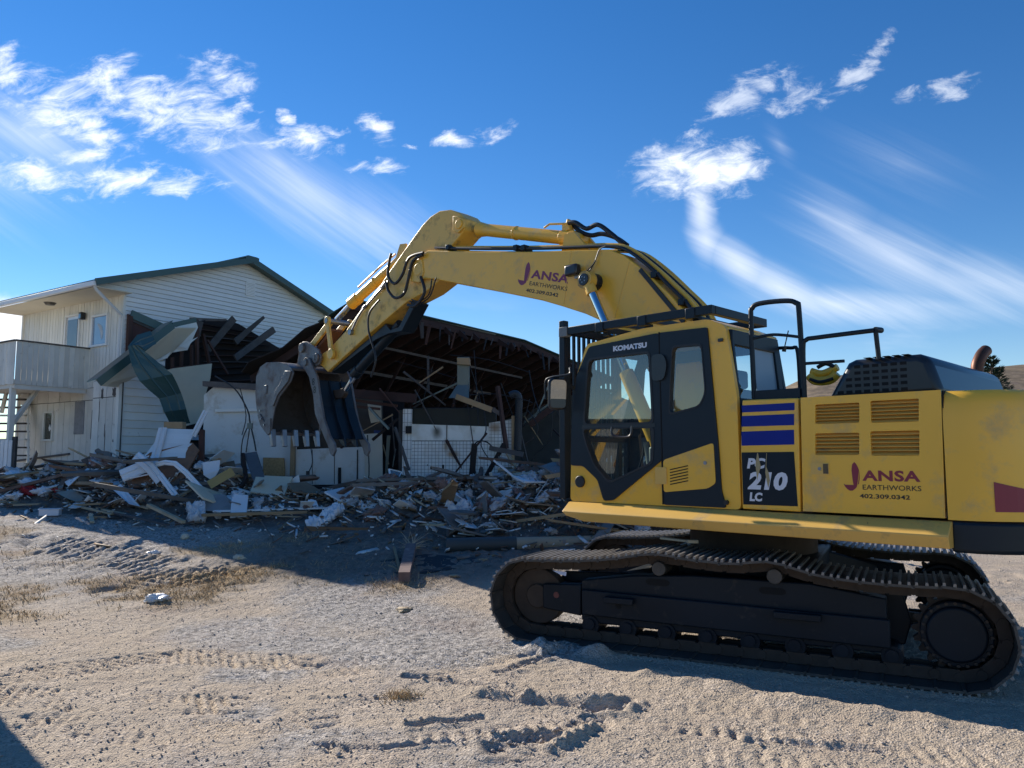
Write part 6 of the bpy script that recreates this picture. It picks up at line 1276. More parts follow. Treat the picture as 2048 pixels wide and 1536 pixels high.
def splint_mesh(name, L, w, h, m, seed):
    r = random.Random(seed); b = MB(); n = 5; ring = []
    for i in range(n):
        t = i / (n - 1); k = 1 if 0 < i < n - 1 else r.uniform(0.35, 1.0); dx = r.uniform(-0.04, 0.04) * L * (i in (0, n - 1)); bend = 0.03 * L * math.sin(t * 3) * r.uniform(-1, 1)
        for a, c in ((-1, -1), (1, -1), (1, 1), (-1, 1)): ring.append((-L / 2 + L * t + dx + (r.uniform(-0.05, 0.05) * L if i in (0, n - 1) else 0), a * w / 2 * k + bend, c * h / 2))
    b.add(ring, [(i * 4 + k, i * 4 + (k + 1) % 4, (i + 1) * 4 + (k + 1) % 4, (i + 1) * 4 + k) for i in range(n - 1) for k in range(4)] + [(3, 2, 1, 0), ((n - 1) * 4, (n - 1) * 4 + 1, (n - 1) * 4 + 2, (n - 1) * 4 + 3)])
    bmesh.ops.recalc_face_normals(b.bm, faces=b.bm.faces); me = bpy.data.meshes.new(name); b.bm.to_mesh(me); b.bm.free(); me.materials.append(m); return me
def shard_mesh(name, s, th, m, seed):
    r = random.Random(seed); n = r.choice((4, 5, 5, 6)); pts = []
    for i in range(n):
        a = 2 * math.pi * (i + r.uniform(-0.25, 0.25)) / n; k = r.uniform(0.6, 1.1); pts.append((s * k * math.cos(a) * 1.3, s * k * math.sin(a) * 0.8, 0))
    b = MB().slab(pts, th, (0, 0, -1)); bmesh.ops.recalc_face_normals(b.bm, faces=b.bm.faces)
    bmesh.ops.triangulate(b.bm, faces=[f for f in b.bm.faces if len(f.verts) > 4])
    for v in b.bm.verts: v.co.z += 0.08 * s * math.sin(v.co.x * 3 / s + seed)
    me = bpy.data.meshes.new(name); b.bm.to_mesh(me); b.bm.free(); me.materials.append(m); return me
def place(me, name, p, rot, scale=1.0, label=None, cat=None, group=None):
    o = bpy.data.objects.new(name, me); col.objects.link(o); o.location = p; o.rotation_euler = rot; o.scale = (scale,) * 3 if not isinstance(scale, tuple) else scale
    return tag(o, label, cat, group)
cardboard = mat('brown_cardboard', (0.27, 0.195, 0.125), 0.85, var=0.25, rv=0.4)
grey_sheet = mat('grey_felt', (0.24, 0.23, 0.22), 0.9, var=0.2, vscale=4, rv=0.3)
red_cloth = mat('red_cloth', (0.34, 0.03, 0.04), 0.8, var=0.2)
rub_wood = mat('dusty_brown_timber', (0.20, 0.125, 0.09), 0.85, var=0.35, vscale=4, dirt=(0.36, 0.32, 0.28), dirt_amt=0.3, rv=0.4)
rub_grey = mat('dusty_grey_timber', (0.24, 0.215, 0.19), 0.85, var=0.35, vscale=5, rv=0.35)
KINDS = []
BC = ((rub_wood, 'reddish brown'), (raw_wood, 'tan'), (rub_grey, 'grey'), (rub_wood, 'reddish brown'), (rub_grey, 'grey'), (raw_wood, 'tan'))
for i in range(6): KINDS.append(('splintered_board', splint_mesh('splintered_board', 0.6 + 0.28 * i, 0.10 + 0.05 * (i % 3), 0.035, BC[i][0], i), BC[i][1], 'board', 'splintered %s boards', 76 // 6))
for i in range(5): KINDS.append(('long_lumber', splint_mesh('long_lumber', 1.5 + 0.38 * i, 0.10 + 0.03 * (i % 2), 0.06, BC[i][0], 80 + i), BC[i][1], 'lumber', 'long broken %s lumber pieces', 9))
for i in range(3): KINDS.append(('wood_lath', splint_mesh('wood_lath', 0.6 + 0.4 * i, 0.045, 0.028, pale_wood, 20 + i), 'pale', 'lath', 'thin %s laths', 11))
SC = ((white_metal, 'white'), (drywall, 'white'), (grey_sheet, 'grey'), (drywall, 'white'), (white_metal, 'white'))
for i in range(5): KINDS.append(('wallboard_shard', shard_mesh('wallboard_shard', 0.13 + 0.055 * i, 0.014, SC[i][0], 40 + i), SC[i][1], 'wallboard shard', 'broken %s wallboard shards', 24))
for i in range(3): KINDS.append(('torn_sheet', shard_mesh('torn_sheet', 0.20 + 0.08 * i, 0.018, (cardboard, rub_wood, cardboard)[i], 60 + i), 'brown', 'sheet piece', 'torn %s sheet pieces', 14))
for i in range(4): KINDS.append(('large_panel', shard_mesh('large_panel', 0.36 + 0.06 * i, 0.03, (white_metal, grey_sheet, cream_dry, cardboard)[i], 70 + i), ('white', 'grey', 'cream', 'brown')[i], 'panel', 'large broken %s panels', 8))
INS = [lump_mesh('insulation_clump', 3.1 * i + 1, insul if i < 4 else insul_p, 0.55, 0.5) for i in range(6)]
def heap_name(x, y):
    return 'the left heap before the house' if x < -5.2 else ('the middle heap under the bucket' if x < -2.0 else 'the right heap before the tiled wall' if x < 1.2 else 'the heap beside the excavator')
n_by = {}
def free_spot():
    while True:
        x, y = rd.uniform(-12.5, 5.5), rd.uniform(12.6, 18.2)
        a, b = np.array([x]), np.array([y]); h = float(rubble(a, b)[0])
        if rd.random() < min(1, h * 2.6) and h > 0.09:
            if y > 17.4 and -9 < x < 0: continue
            return x, y
acc_ = 0
for name, me, hue, cat, phrase, cnt in KINDS:
    for _ in range(cnt):
        x, y = free_spot(); flat = cat in ('wallboard shard', 'sheet piece', 'panel'); big = name in ('long_lumber', 'large_panel')
        z = top_z(x, y) + rd.uniform(0.02, 0.10) + (0.06 if big else 0); hp = heap_name(x, y)
        sg = (0.28 if big else 0.5) if flat else 0.24
        place(me, name, (x, y, z), (rd.gauss(0, sg), rd.gauss(0, sg if flat else (0.13 if big else 0.28)), rd.uniform(0, 6.28)), rd.uniform(0.7, 1.25), (phrase % hue)[:-1] + ' lying in ' + hp, cat, phrase % hue + ' in ' + hp)
for k in range(150):
    x, y = free_spot()
    if k < 85: x, y = rd.gauss(0.4, 1.7), rd.gauss(14.7, 0.75)
    pink = rd.random() < 0.3; me = INS[rd.choice((4, 5))] if pink else INS[rd.randrange(4)]; s = rd.uniform(0.07, 0.20); hp = heap_name(x, y); w_ = 'pinkish' if pink else 'white'
    place(me, 'insulation_clump', (x, y, top_z(x, y) + s * 0.25), (rd.gauss(0, 0.4), rd.gauss(0, 0.4), rd.uniform(0, 6.28)), s, 'torn clump of %s fluffy insulation in %s' % (w_, hp), 'insulation', '%s insulation clumps in %s' % (w_, hp))
# crumbs of plaster, wood and paper too small to count
def crumbs():
    r = np.random.RandomState(8); n = 22000; x = r.uniform(-13, 6, n); y = r.uniform(11.6, 18.5, n); h = rubble(x, y); k = r.rand(n) < np.clip(h * 2.2 + 0.015 * (y > 12.4), 0, 1); x, y, h = x[k], y[k], h[k]; n = len(x)
    z = slope(x, y) + h + np.clip(h * 2.2, 0, 1) * (0.16 * np.abs(vnoise(x * 3.1, y * 3.1, 1)) + 0.12 * np.abs(vnoise(x * 8, y * 8, 2))) + 0.02; s = 0.012 + 0.055 * r.rand(n) ** 2.5
    a = r.rand(n) * 6.28; el = 1 + 3.0 * r.rand(n) ** 3; c, sn = np.cos(a), np.sin(a); tl = r.normal(0, 0.4, (n, 2))
    base = np.array([(-1, -1), (1, -1), (1, 1), (-1, 1)], float)[None] * np.stack([s * el, s * 0.5], -1)[:, None] * (0.7 + 0.6 * r.rand(n, 4, 1))
    bx = base[..., 0] * c[:, None] - base[..., 1] * sn[:, None]; by = base[..., 0] * sn[:, None] + base[..., 1] * c[:, None]; bz = base[..., 0] * tl[:, :1] + base[..., 1] * tl[:, 1:]
    top = np.stack([bx + x[:, None], by + y[:, None], bz + z[:, None] + 0.012], -1); bot = top - np.array([0, 0, 0.02]); V = np.concatenate([top, bot], 1)
    f = np.array([(0, 1, 2, 3), (4, 7, 6, 5), (0, 4, 5, 1), (1, 5, 6, 2), (2, 6, 7, 3), (3, 7, 4, 0)])
    for mi, (m, lo, hi) in enumerate(((raw_wood, 0, 0.2), (drywall, 0.2, 0.5), (rub_grey, 0.5, 0.8), (rub_wood, 0.8, 1.0))):
        u = np.arange(n) / n; u = r.permutation(u) if mi == 0 else u0; u0 = u
        idx = np.where((u >= lo) & (u < hi))[0]; F = (f[None] + (np.arange(len(idx)) * 8)[:, None, None]).reshape(-1, 4); tag(raw_mesh(('wood_crumbs', 'plaster_crumbs', 'felt_crumbs', 'bark_crumbs')[mi], V[idx].reshape(-1, 3), F, m), kind='stuff')
crumbs()

# ------------------------------------------------------------------ single pieces one can point to
def solo(b, name, m, label, cat, **kw): return tag(b.build(name, m, None, **kw), label, cat)
def beam_px(p, q, w, h, name, m, label, cat, lift=0.0, taper=1.0):
    a = at(*p) if len(p) == 3 else on_heap(*p) + Vector((0, 0, lift)); b = at(*q) if len(q) == 3 else on_heap(*q) + Vector((0, 0, lift)); return solo(MB().beam(a, b, w, h, taper=taper), name, m, label, cat, smooth=False)
def sheet_px(pts, name, m, label, cat, th=0.02):
    P = [at(*p) for p in pts]; return solo(MB().slab(P, th, (0, 1, -0.3)), name, m, label, cat, smooth=False)
# white corner trims fallen across each other
def channel(pts, w, name, label, m=white_metal):
    P = [at(*p) for p in pts]; b = MB(); vs = []
    for i, p in enumerate(P):
        d = (P[min(i + 1, len(P) - 1)] - P[max(i - 1, 0)]).normalized(); s = d.cross(Vector((0, -1, 0.25)).normalized()).normalized(); f = Vector((0, -1, 0.25)).normalized()
        for u, k in ((-0.5, 0.0), (-0.42, 0.025), (-0.05, 0.025), (0, 0.05), (0.05, 0.025), (0.42, 0.025), (0.5, 0)): vs.append(p + s * w * u + f * k)
    n = 7; b.add(vs, [(i * n + k, i * n + k + 1, (i + 1) * n + k + 1, (i + 1) * n + k) for i in range(len(P) - 1) for k in range(n - 1)])
    o = solo(b, name, m, label, 'trim strip', smooth=False); md = o.modifiers.new('s', 'SOLIDIFY'); md.thickness = 0.01; return o
channel([(243, 952, 15.6), (302, 928, 15.8)], 0.26, 'trim_strip', 'wide white trim strip lying flat at the left arm of the crossed trims')
channel([(272, 912, 15.7), (300, 935, 15.5), (322, 962, 15.4)], 0.20, 'trim_strip', 'short white trim strip in the middle of the crossed trims')
channel([(320, 950, 15.4), (352, 992, 15.1)], 0.10, 'trim_strip', 'narrow white strip running down right from the crossed trims')
channel([(326, 856, 16.3), (312, 910, 16.0), (306, 930, 15.8)], 0.17, 'trim_strip', 'tall white corner trim standing upright against the leaning siding')
channel([(310, 930, 15.6), (330, 925, 15.6), (350, 927, 15.5), (372, 945, 15.4), (395, 970, 15.3), (416, 993, 15.0)], 0.11, 'trim_strip', 'long white strip bent in an arch over the hole', )
channel([(412, 822, 16.2), (386, 873, 16.0)], 0.13, 'trim_strip', 'white metal strip leaning steeply at the torn wall corner')
ls = tag(empty('leaning_siding', at(345, 900, 16.3)), 'white lap siding panel torn off and leaning against the wrecked wall', 'siding panel')
for k in range(6):
    t0, t1 = k / 6, (k + 1) / 6 + 0.02
    q = lambda u, v: at(330 + 62 * u - 42 * v + 22 * u * v, 857 + 56 * v + 2 * u, 16.35 - 0.35 * v)
    in_root(MB().slab([q(0, t0), q(1 + rs.uniform(-0.06, 0.04), t0), q(1 + rs.uniform(-0.08, 0.05), t1), q(0, t1)], 0.02, (0, 1, 0)), 'siding_board', siding_w, ls, smooth=False)
sheet_px([(300, 905, 16.0), (385, 885, 16.2), (398, 900, 16.1), (352, 985, 15.6), (262, 978, 15.6), (248, 960, 15.8), (275, 925, 16.0)], 'sheathing_panel', mat('brown_sheathing_board', (0.21, 0.115, 0.07), 0.85, var=0.25, vscale=4, dirt=(0.06, 0.04, 0.03), dirt_amt=0.3), 'large reddish brown sheathing panel under the crossed white trims', 'wall panel', 0.04)
sheet_px([(165, 955, 16.4), (215, 945, 16.4), (235, 990, 15.9), (232, 1010, 15.8), (180, 985, 16.0)], 'maroon_board', mat('maroon_board', (0.075, 0.035, 0.035), 0.85, var=0.2), 'dark maroon board slumped in the rubble left of the brown panel', 'board', 0.04)
sheet_px([(178, 922, 16.9), (200, 924, 16.9), (236, 948, 16.5), (222, 958, 16.3), (172, 938, 16.7)], 'ribbed_panel', grey_sheet, 'grey ribbed panel tilted on the rubble before the house wall', 'panel', 0.03)
sheet_px([(104, 940, 17.2), (112, 930, 17.2), (124, 927, 17.2), (132, 931, 17.2), (136, 941, 17.2)], 'brick_lump', mat('red_brick_lump', (0.15, 0.06, 0.045), 0.9, var=0.2), 'reddish brown broken lump showing above the rubble before the house', 'lump', 0.2)
sheet_px([(224, 978, 15.2), (241, 968, 15.3), (280, 1013, 14.9), (258, 1008, 14.8)], 'door_panel_piece', white_metal, 'white grooved door piece standing on end left of the dark hole', 'door piece', 0.035)
solo(MB().slab([at(405, 925, 15.7), at(440, 920, 15.7), at(438, 940, 15.6), at(425, 962, 15.6), at(407, 950, 15.6)], 0.02, (0, 1, 0)), 'white_board_piece', white_metal, 'white board piece standing beside the red post below the torn wall', 'board piece', smooth=False)
beam_px((404, 860, 16.4), (402, 970, 16.2), 0.09, 0.10, 'red_post', old_wood, 'reddish brown upright post left standing at the torn wall corner', 'post')
solo(MB().box(at(350, 851, 16.5), (0.40, 0.20, 0.15)), 'lumber_stack', raw_wood, 'orange brown lumber block where the green sheet ends', 'lumber', bevel=0.01)
dp = tag(empty('grey_door', at(525, 990, 15.6)), 'dark grey wooden door leaning against the white wall', 'door')
in_root(MB().slab([at(487, 907, 16.3), at(512, 903, 16.3), at(541, 992, 15.5), at(520, 1000, 15.5)], 0.05, (0, 1, 0)), 'door_leaf', mat('old_grey_door', (0.085, 0.10, 0.115), 0.7, var=0.3, vscale=3, dirt=(0.03, 0.03, 0.03), dirt_amt=0.3), dp, smooth=False)
in_root(MB().beam(at(485, 908, 16.25), at(493, 960, 15.9), 0.07, 0.08).beam(at(493, 955, 15.9), at(482, 975, 15.7), 0.06, 0.08), 'door_frame', sheath, dp)
beam_px((418, 970, 15.2), (466, 942, 15.4), 0.05, 0.17, 'yellow_board', mat('yellow_pine_board', (0.36, 0.28, 0.12), 0.75, var=0.15), 'yellow pine board propped below the torn white wall', 'board')
sheet_px([(463, 1000, 14.6), (468, 988, 14.7), (496, 990, 14.7), (492, 1033, 14.2), (460, 1036, 14.2)], 'cupboard_door', white_metal, 'white grooved cupboard door lying at the front of the rubble', 'cupboard door', 0.03)
sheet_px([(405, 1000, 14.9), (415, 990, 15.0), (450, 988, 15.0), (466, 1012, 14.6), (462, 1022, 14.5), (404, 1022, 14.5)], 'grey_sheet', grey_sheet, 'pale grey rounded sheet lying left of the white cupboard door', 'sheet', 0.02)
beam_px((405, 1030, 14.2), (615, 1024, 14.3), 0.13, 0.05, 'long_board', raw_wood, 'long brown board lying along the front edge of the rubble', 'board')
beam_px((430, 1022, 14.5), (660, 1015, 14.7), 0.30, 0.03, 'white_plank', white_metal, 'long white plank lying just behind the long brown board', 'plank')
beam_px((297, 1010, 14.3), (367, 1044, 13.7), 0.08, 0.05, 'pale_stud', pale_wood, 'single pale stud lying slantwise before the dark hole', 'stud')
beam_px((610, 1060, 13.6), (737, 1063, 13.5), 0.07, 0.13, 'brown_board', mat('brown_fence_board', (0.22, 0.12, 0.06), 0.8, var=0.25), 'brown board on edge lying in front of the white batt', 'board')
beam_px((810, 1020, 14.6), (880, 1002, 14.9), 0.06, 0.08, 'brown_stud', raw_wood, 'brown stud tilted upward in the middle of the rubble', 'stud')
beam_px((770, 985, 15.2), (815, 1005, 14.9), 0.04, 0.04, 'thin_lath', pale_wood, 'thin pale lath slanting down beside the green netting', 'lath')
beam_px((613, 992, 15.5), (634, 1013, 15.0), 0.04, 0.04, 'thin_lath', pale_wood, 'thin pale lath leaning below the panelled wall', 'lath')
beam_px((652, 985, 15.6), (652, 1006, 15.3), 0.035, 0.035, 'thin_lath', raw_wood, 'short upright stick under the panelled wall', 'lath')
for p, q, lab in (((945, 1020, 13.9), (1035, 1060, 13.4), 'long pale splinter lying across the right heap toward the track'), ((925, 1010, 14.2), (950, 1045, 13.7), 'pale splinter lying left of the pale crossing lath on the right heap'), ((1060, 1015, 14.0), (1100, 1050, 13.6), 'pale splinter pointing at the excavator nose from the heap'), ((1180, 1000, 14.0), (1115, 1020, 13.8), 'pale lath lying by the excavator skirt on the heap')):
    beam_px(p, q, 0.06, 0.035, 'pale_splinter', pale_wood, lab, 'splinter', taper=0.6)
for p, q, lab in (((1045, 1003, 14.3), (1100, 1006, 14.2), 'wide brown plank lying level near the top of the right heap'), ((930, 1060, 13.5), (990, 1070, 13.3), 'brown plank at the foot of the right heap behind the grey cardboard'), ((1030, 1062, 13.4), (1120, 1075, 13.2), 'brown plank by the pink insulation at the heap foot'), ((790, 1000, 15.0), (860, 1030, 14.4), 'dark brown plank half buried in the middle of the rubble')):
    beam_px(p, q, 0.18, 0.04, 'brown_plank', old_wood, lab, 'plank')
# batts and bags of insulation
def batt(p, q, w, h, label, m=insul, seed=1, name='insulation_batt'):
    a, b = at(*p), at(*q); d = b - a; bm = bmesh.new(); bmesh.ops.create_grid(bm, x_segments=36, y_segments=16, size=0.5)
    me = bpy.data.meshes.new(name); bm.to_mesh(me); bm.free()
    bm = bmesh.new(); bm.from_mesh(me); r = bmesh.ops.extrude_face_region(bm, geom=bm.faces[:]); top = [v for v in r['geom'] if isinstance(v, bmesh.types.BMVert)]
    for v in top: v.co.z += 1
    for v in bm.verts:
        x, y, z = v.co; nse = mnoise.noise(Vector((x * 4 + seed, y * 3, z * 2))) + 0.7 * mnoise.noise(Vector((x * 11, y * 8 + seed, z * 4))) + 0.5 * mnoise.noise(Vector((x * 23, y * 15, z * 4 + seed)))
        v.co = Vector((x * d.length * (1 + 0.04 * nse), y * w * (1 + 0.3 * nse), (z - 0.5) * h * (1 + 0.5 * nse) + 0.06 * nse))
    bmesh.ops.recalc_face_normals(bm, faces=bm.faces); bm.to_mesh(me); bm.free(); me.materials.append(m); me.polygons.foreach_set('use_smooth', [True] * len(me.polygons))
    o = bpy.data.objects.new(name, me); col.objects.link(o); o.location = (a + b) / 2; o.rotation_euler = d.to_track_quat('X', 'Z').to_euler(); return tag(o, label, 'insulation batt')
batt((625, 1055, 13.6), (680, 1015, 14.2), 0.24, 0.14, 'long white insulation batt lying slantwise at the front left of the rubble', seed=1)
batt((725, 1012, 14.5), (765, 1030, 14.2), 0.20, 0.12, 'short white batt behind the brown sheet in the middle rubble', seed=2)
batt((915, 1015, 14.0), (940, 1056, 13.5), 0.42, 0.22, 'big folded white batt hanging down the front of the right heap', seed=3)
batt((975, 1000, 14.3), (1005, 1025, 13.9), 0.36, 0.22, 'rounded white batt right of the big folded one', seed=5)
batt((1085, 1055, 13.3), (1142, 1070, 13.2), 0.30, 0.22, 'pink insulation batt beside the excavator nose', insul_p, 6)
batt((1000, 985, 14.8), (1050, 975, 15.0), 0.40, 0.2, 'dusty pink batt on the crest of the right heap', insul_p, 7)
batt((1110, 985, 14.6), (1142, 1000, 14.4), 0.35, 0.18, 'white batt behind the cab door on the heap crest', seed=8)
batt((520, 1018, 14.7), (548, 1030, 14.5), 0.30, 0.10, 'flattened white batt under the leaning grey door', seed=9)
batt((390, 1012, 14.6), (395, 1040, 14.2), 0.28, 0.14, 'ragged white batt left of the grey sheet', seed=10)
sheet_px([(848, 1045, 13.7), (868, 1038, 13.8), (920, 1040, 13.6), (918, 1062, 13.4), (870, 1078, 13.2), (848, 1084, 13.1)], 'cardboard_sheet', mat('grey_cardboard', (0.22, 0.19, 0.165), 0.9, var=0.15), 'large grey cardboard sheet leaning at the front of the right heap', 'cardboard', 0.015)
sheet_px([(765, 1022, 14.4), (785, 1008, 14.6), (812, 1030, 14.2), (785, 1036, 14.1)], 'cardboard_sheet', cardboard, 'brown cardboard flap in the middle of the rubble', 'cardboard', 0.015)
sheet_px([(695, 1048, 13.8), (738, 1046, 13.9), (745, 1058, 13.6), (712, 1060, 13.6)], 'cardboard_sheet', cardboard, 'flat tan cardboard lying by the brown board on edge', 'cardboard', 0.012)
sheet_px([(898, 1000, 14.3), (912, 984, 14.4), (924, 990, 14.4), (918, 1020, 14.0), (896, 1018, 14.1)], 'white_box_piece', white_metal, 'white box side standing up at the top of the right heap', 'box piece', 0.03)
sheet_px([(920, 984, 14.5), (944, 978, 14.6), (940, 1004, 14.2), (915, 1014, 14.1)], 'brown_box_piece', mat('brown_box', (0.13, 0.07, 0.05), 0.8), 'dark brown box side standing next to the white one', 'box piece', 0.03)
sheet_px([(1026, 975, 14.8), (1040, 958, 14.9), (1038, 975, 14.7), (1028, 982, 14.6)], 'white_scrap', white_metal, 'white pointed scrap standing on the crest of the right heap', 'scrap', 0.01)
sheet_px([(832, 985, 15.0), (862, 984, 15.0), (868, 1004, 14.8), (834, 1006, 14.7)], 'felt_sheet', grey_sheet, 'flat grey panel lying before the tiled wall', 'panel', 0.02)
solo(MB().slab([at(768, 975, 16.0), at(800, 955, 16.4), at(862, 960, 16.2), at(880, 985, 15.5), at(830, 1000, 15.2)], 0.10, (0, 0, -1)), 'green_tarpaulin', mat('green_black_tarp', (0.030, 0.042, 0.040), 0.7, var=0.3), 'dark green tarpaulin bunched before the tiled wall', 'tarpaulin', smooth=False)
sc = tag(empty('wire_screen', at(790, 955, 16.2)), 'pale triangular screen frame standing before the doorway', 'screen')
pA, pB, pC = at(778, 938, 16.2), at(804, 944, 16.2), at(784, 974, 15.9)
in_root(MB().beam(pA, pB, 0.02, 0.02).beam(pB, pC, 0.015, 0.02).beam(pC, pA, 0.04, 0.02), 'screen_frame', white_metal, sc)
in_root(MB().slab([pA, pB, pC], 0.004, (0, 1, 0)), 'screen_mesh', glass_mat('screen_gauze', (0.8, 0.8, 0.8), opacity=0.4, body=(0.3, 0.32, 0.33)), sc, smooth=False)
# fallen column on the ground
a, b, c = gpt(892, 1104), gpt(1030, 1103), gpt(1200, 1096)
up = Vector((0, 0, 0.10))
co = tag(empty('fallen_column', a), 'long fallen round column, dark sleeve on one half, cream on the other', 'column')
mid = a + (c - a) * 0.45
in_root(MB().cyl(a + up, mid + up, 0.115, seg=20), 'dark_sleeve', mat('dark_column_sleeve', (0.055, 0.065, 0.065), 0.6, var=0.2), co)
in_root(MB().cyl(mid + up, c + up, 0.10, seg=20), 'cream_shaft', mat('cream_column', (0.36, 0.31, 0.22), 0.7, var=0.15, dirt=(0.15, 0.12, 0.09), dirt_amt=0.25), co)
for px in (1065, 1128):
    p = gpt(px, 1098) + up; in_root(MB().box((p.x, p.y - 0.09, p.z + 0.03), (0.05, 0.03, 0.06)), 'column_clip', bright_steel, co)
# splintered post stump lying toward the camera
s0, s1 = gpt(808, 1168), gpt(822, 1108)
ps = tag(empty('splintered_post', s0), 'splintered red brown post lying end on before the fallen column', 'post')
in_root(MB().beam(s0 + Vector((0, 0, 0.09)), s1 + Vector((0, 0, 0.10)), 0.15, 0.13), 'post_body', mat('scuffed_red_post', (0.20, 0.135, 0.12), 0.85, var=0.35, vscale=8, dirt=(0.33, 0.30, 0.28), dirt_amt=0.3, dscale=8), ps)
sp_b = MB()
for k in range(26):
    q = s1 + Vector((rd.uniform(-0.07, 0.07), 0, 0.1 + rd.uniform(-0.05, 0.05))); e = q + Vector((rd.uniform(-0.28, 0.28), rd.uniform(0.1, 0.35), rd.uniform(-0.08, 0.22))); sp_b.beam(q, e, 0.012, 0.008, taper=0.3)
in_root(sp_b, 'frayed_fibres', pale_wood, ps, smooth=False)
beam_px((788, 1102), (800, 1150), 0.035, 0.02, 'wood_lath', raw_wood, 'tan lath leaning on the splintered post from the left', 'lath', 0.06)
beam_px((778, 1135), (808, 1150), 0.035, 0.02, 'wood_lath', raw_wood, 'short tan lath crossing under the leaning one', 'lath', 0.03)
beam_px((728, 1154), (800, 1148), 0.03, 0.02, 'wood_lath', grey_wood, 'grey lath lying flat left of the splintered post', 'lath', 0.015)
beam_px((815, 1150), (960, 1125), 0.06, 0.02, 'wood_lath', grey_wood, 'long grey lath lying flat right of the splintered post', 'lath', 0.012)
sheet = MB().slab([gpt(760, 1125) + Vector((0, 0, .02)), gpt(850, 1112) + Vector((0, 0, .03)), gpt(960, 1118) + Vector((0, 0, .02)), gpt(920, 1140) + Vector((0, 0, .03)), gpt(840, 1150) + Vector((0, 0, .02))], 0.012, (0, 0, -1))
solo(sheet, 'black_felt', mat('black_felt', (0.018, 0.02, 0.024), 0.75, var=0.3), 'black roofing felt spread flat behind the splintered post', 'roofing felt', smooth=False)
# small litter on the open ground
def litter(px, py, s, m, name, label, cat, flat=0.5, seed=1, rough=0.4):
    p = gpt(px, py); me = lump_mesh(name, seed, m, flat, rough); return place(me, name, (p.x, p.y, gzf(p.x, p.y) + s * flat * 0.55), (0, 0, seed), s, label, cat)
white_bag = mat('white_plastic', (0.78, 0.78, 0.80), 0.4, var=0.05)
litter(313, 1204, 0.135, white_bag, 'plastic_bag', 'crumpled white plastic bag on the dry grass', 'bag', 0.34, 3, 0.55)
litter(370, 1078, 0.09, cream_dry, 'plaster_lump', 'pale square lump on shaded dirt left of centre', 'lump', 0.6, 5, 0.15)
litter(478, 1118, 0.08, cream_dry, 'plaster_lump', 'pale lump at the edge of the building shadow', 'lump', 0.5, 6)
litter(308, 1108, 0.08, white_bag, 'paper_scrap', 'small white scrap on the track-marked gravel', 'scrap', 0.3, 7)
litter(808, 1222, 0.10, pale_wood, 'bark_scrap', 'flat tan scrap on sunlit ground left of the track', 'scrap', 0.16, 8)
litter(908, 1156, 0.07, pale_wood, 'bark_scrap', 'flat tan scrap in the shade before the felt', 'scrap', 0.2, 9)
litter(965, 1124, 0.07, pale_wood, 'bark_scrap', 'tan scrap right of the long grey lath', 'scrap', 0.25, 10)
bx = gpt(100, 1036); solo(MB().box((bx.x, bx.y, gzf(bx.x, bx.y) + 0.07), (0.34, 0.22, 0.12), Matrix.Rotation(0.3, 3, 'Z')).box((bx.x, bx.y, gzf(bx.x, bx.y) + 0.135), (0.38, 0.25, 0.02), Matrix.Rotation(0.3, 3, 'Z')), 'white_carton', white_bag, 'white flat carton lying alone on the gravel left of the rubble', 'carton', bevel=0.01)
for px, py, s, m, lab, sd_ in ((30, 996, 0.16, white_bag, 'white crumpled bag in the sunlit litter at the far left', 21), (62, 985, 0.22, red_cloth, 'red cloth crumpled among the white litter on the left', 22), (88, 987, 0.18, white_bag, 'white cloth lump right of the red cloth', 23), (115, 982, 0.13, red_cloth, 'small red cloth beside the white cloth lump', 24), (85, 952, 0.17, insul, 'white rounded bundle on the rubble before the house', 25),
                            (45, 958, 0.25, white_bag, 'flat white bag below the balcony post', 26), (15, 965, 0.2, grey_sheet, 'grey crumpled sheet at the left picture edge', 27), (155, 965, 0.22, grey_sheet, 'grey crumpled cloth before the lower house wall', 28), (60, 970, 0.2, white_bag, 'wide white paper heap before the picket fence', 29), (10, 1000, 0.14, white_bag, 'small white scrap at the left edge of the litter', 30)):
    p = on_heap(px, py); place(lump_mesh('litter_bundle', sd_, m, 0.45, 0.55), 'litter_bundle', (p.x, p.y, p.z + s * 0.2), (0, 0, sd_), s, lab, 'litter')
for k, (p, q, w) in enumerate((((170, 990), (300, 1022), 0.10), ((175, 998), (270, 1015), 0.08), ((140, 1016), (205, 1012), 0.12), ((165, 1020), (225, 1033), 0.07), ((195, 1022), (300, 1046), 0.07), ((230, 1030), (335, 1055), 0.09), ((175, 1040), (212, 1040), 0.06), ((181, 1034), (184, 1050), 0.07), ((28, 1015), (80, 1013), 0.08), ((92, 944), (150, 950), 0.12), ((95, 950), (200, 945), 0.07), ((216, 933), (252, 936), 0.06), ((335, 1010), (380, 985), 0.10), ((345, 1012), (340, 1004), 0.1))):
    beam_px(p, q, w, 0.035, 'loose_plank', (pale_wood, grey_wood, raw_wood, pale_wood)[k % 4], ('weathered loose plank lying on the edge of the left rubble'), 'plank', 0.05)['group'] = 'loose planks at the left rubble edge'
sheet_px([(112, 985, 15.9), (150, 978, 16.0), (172, 1000, 15.6), (158, 1006, 15.4), (130, 995, 15.6)], 'tan_sheet', mat('tan_sheet', (0.33, 0.28, 0.22), 0.8, var=0.2), 'curved tan sheet arching over the left rubble edge', 'sheet', 0.02)
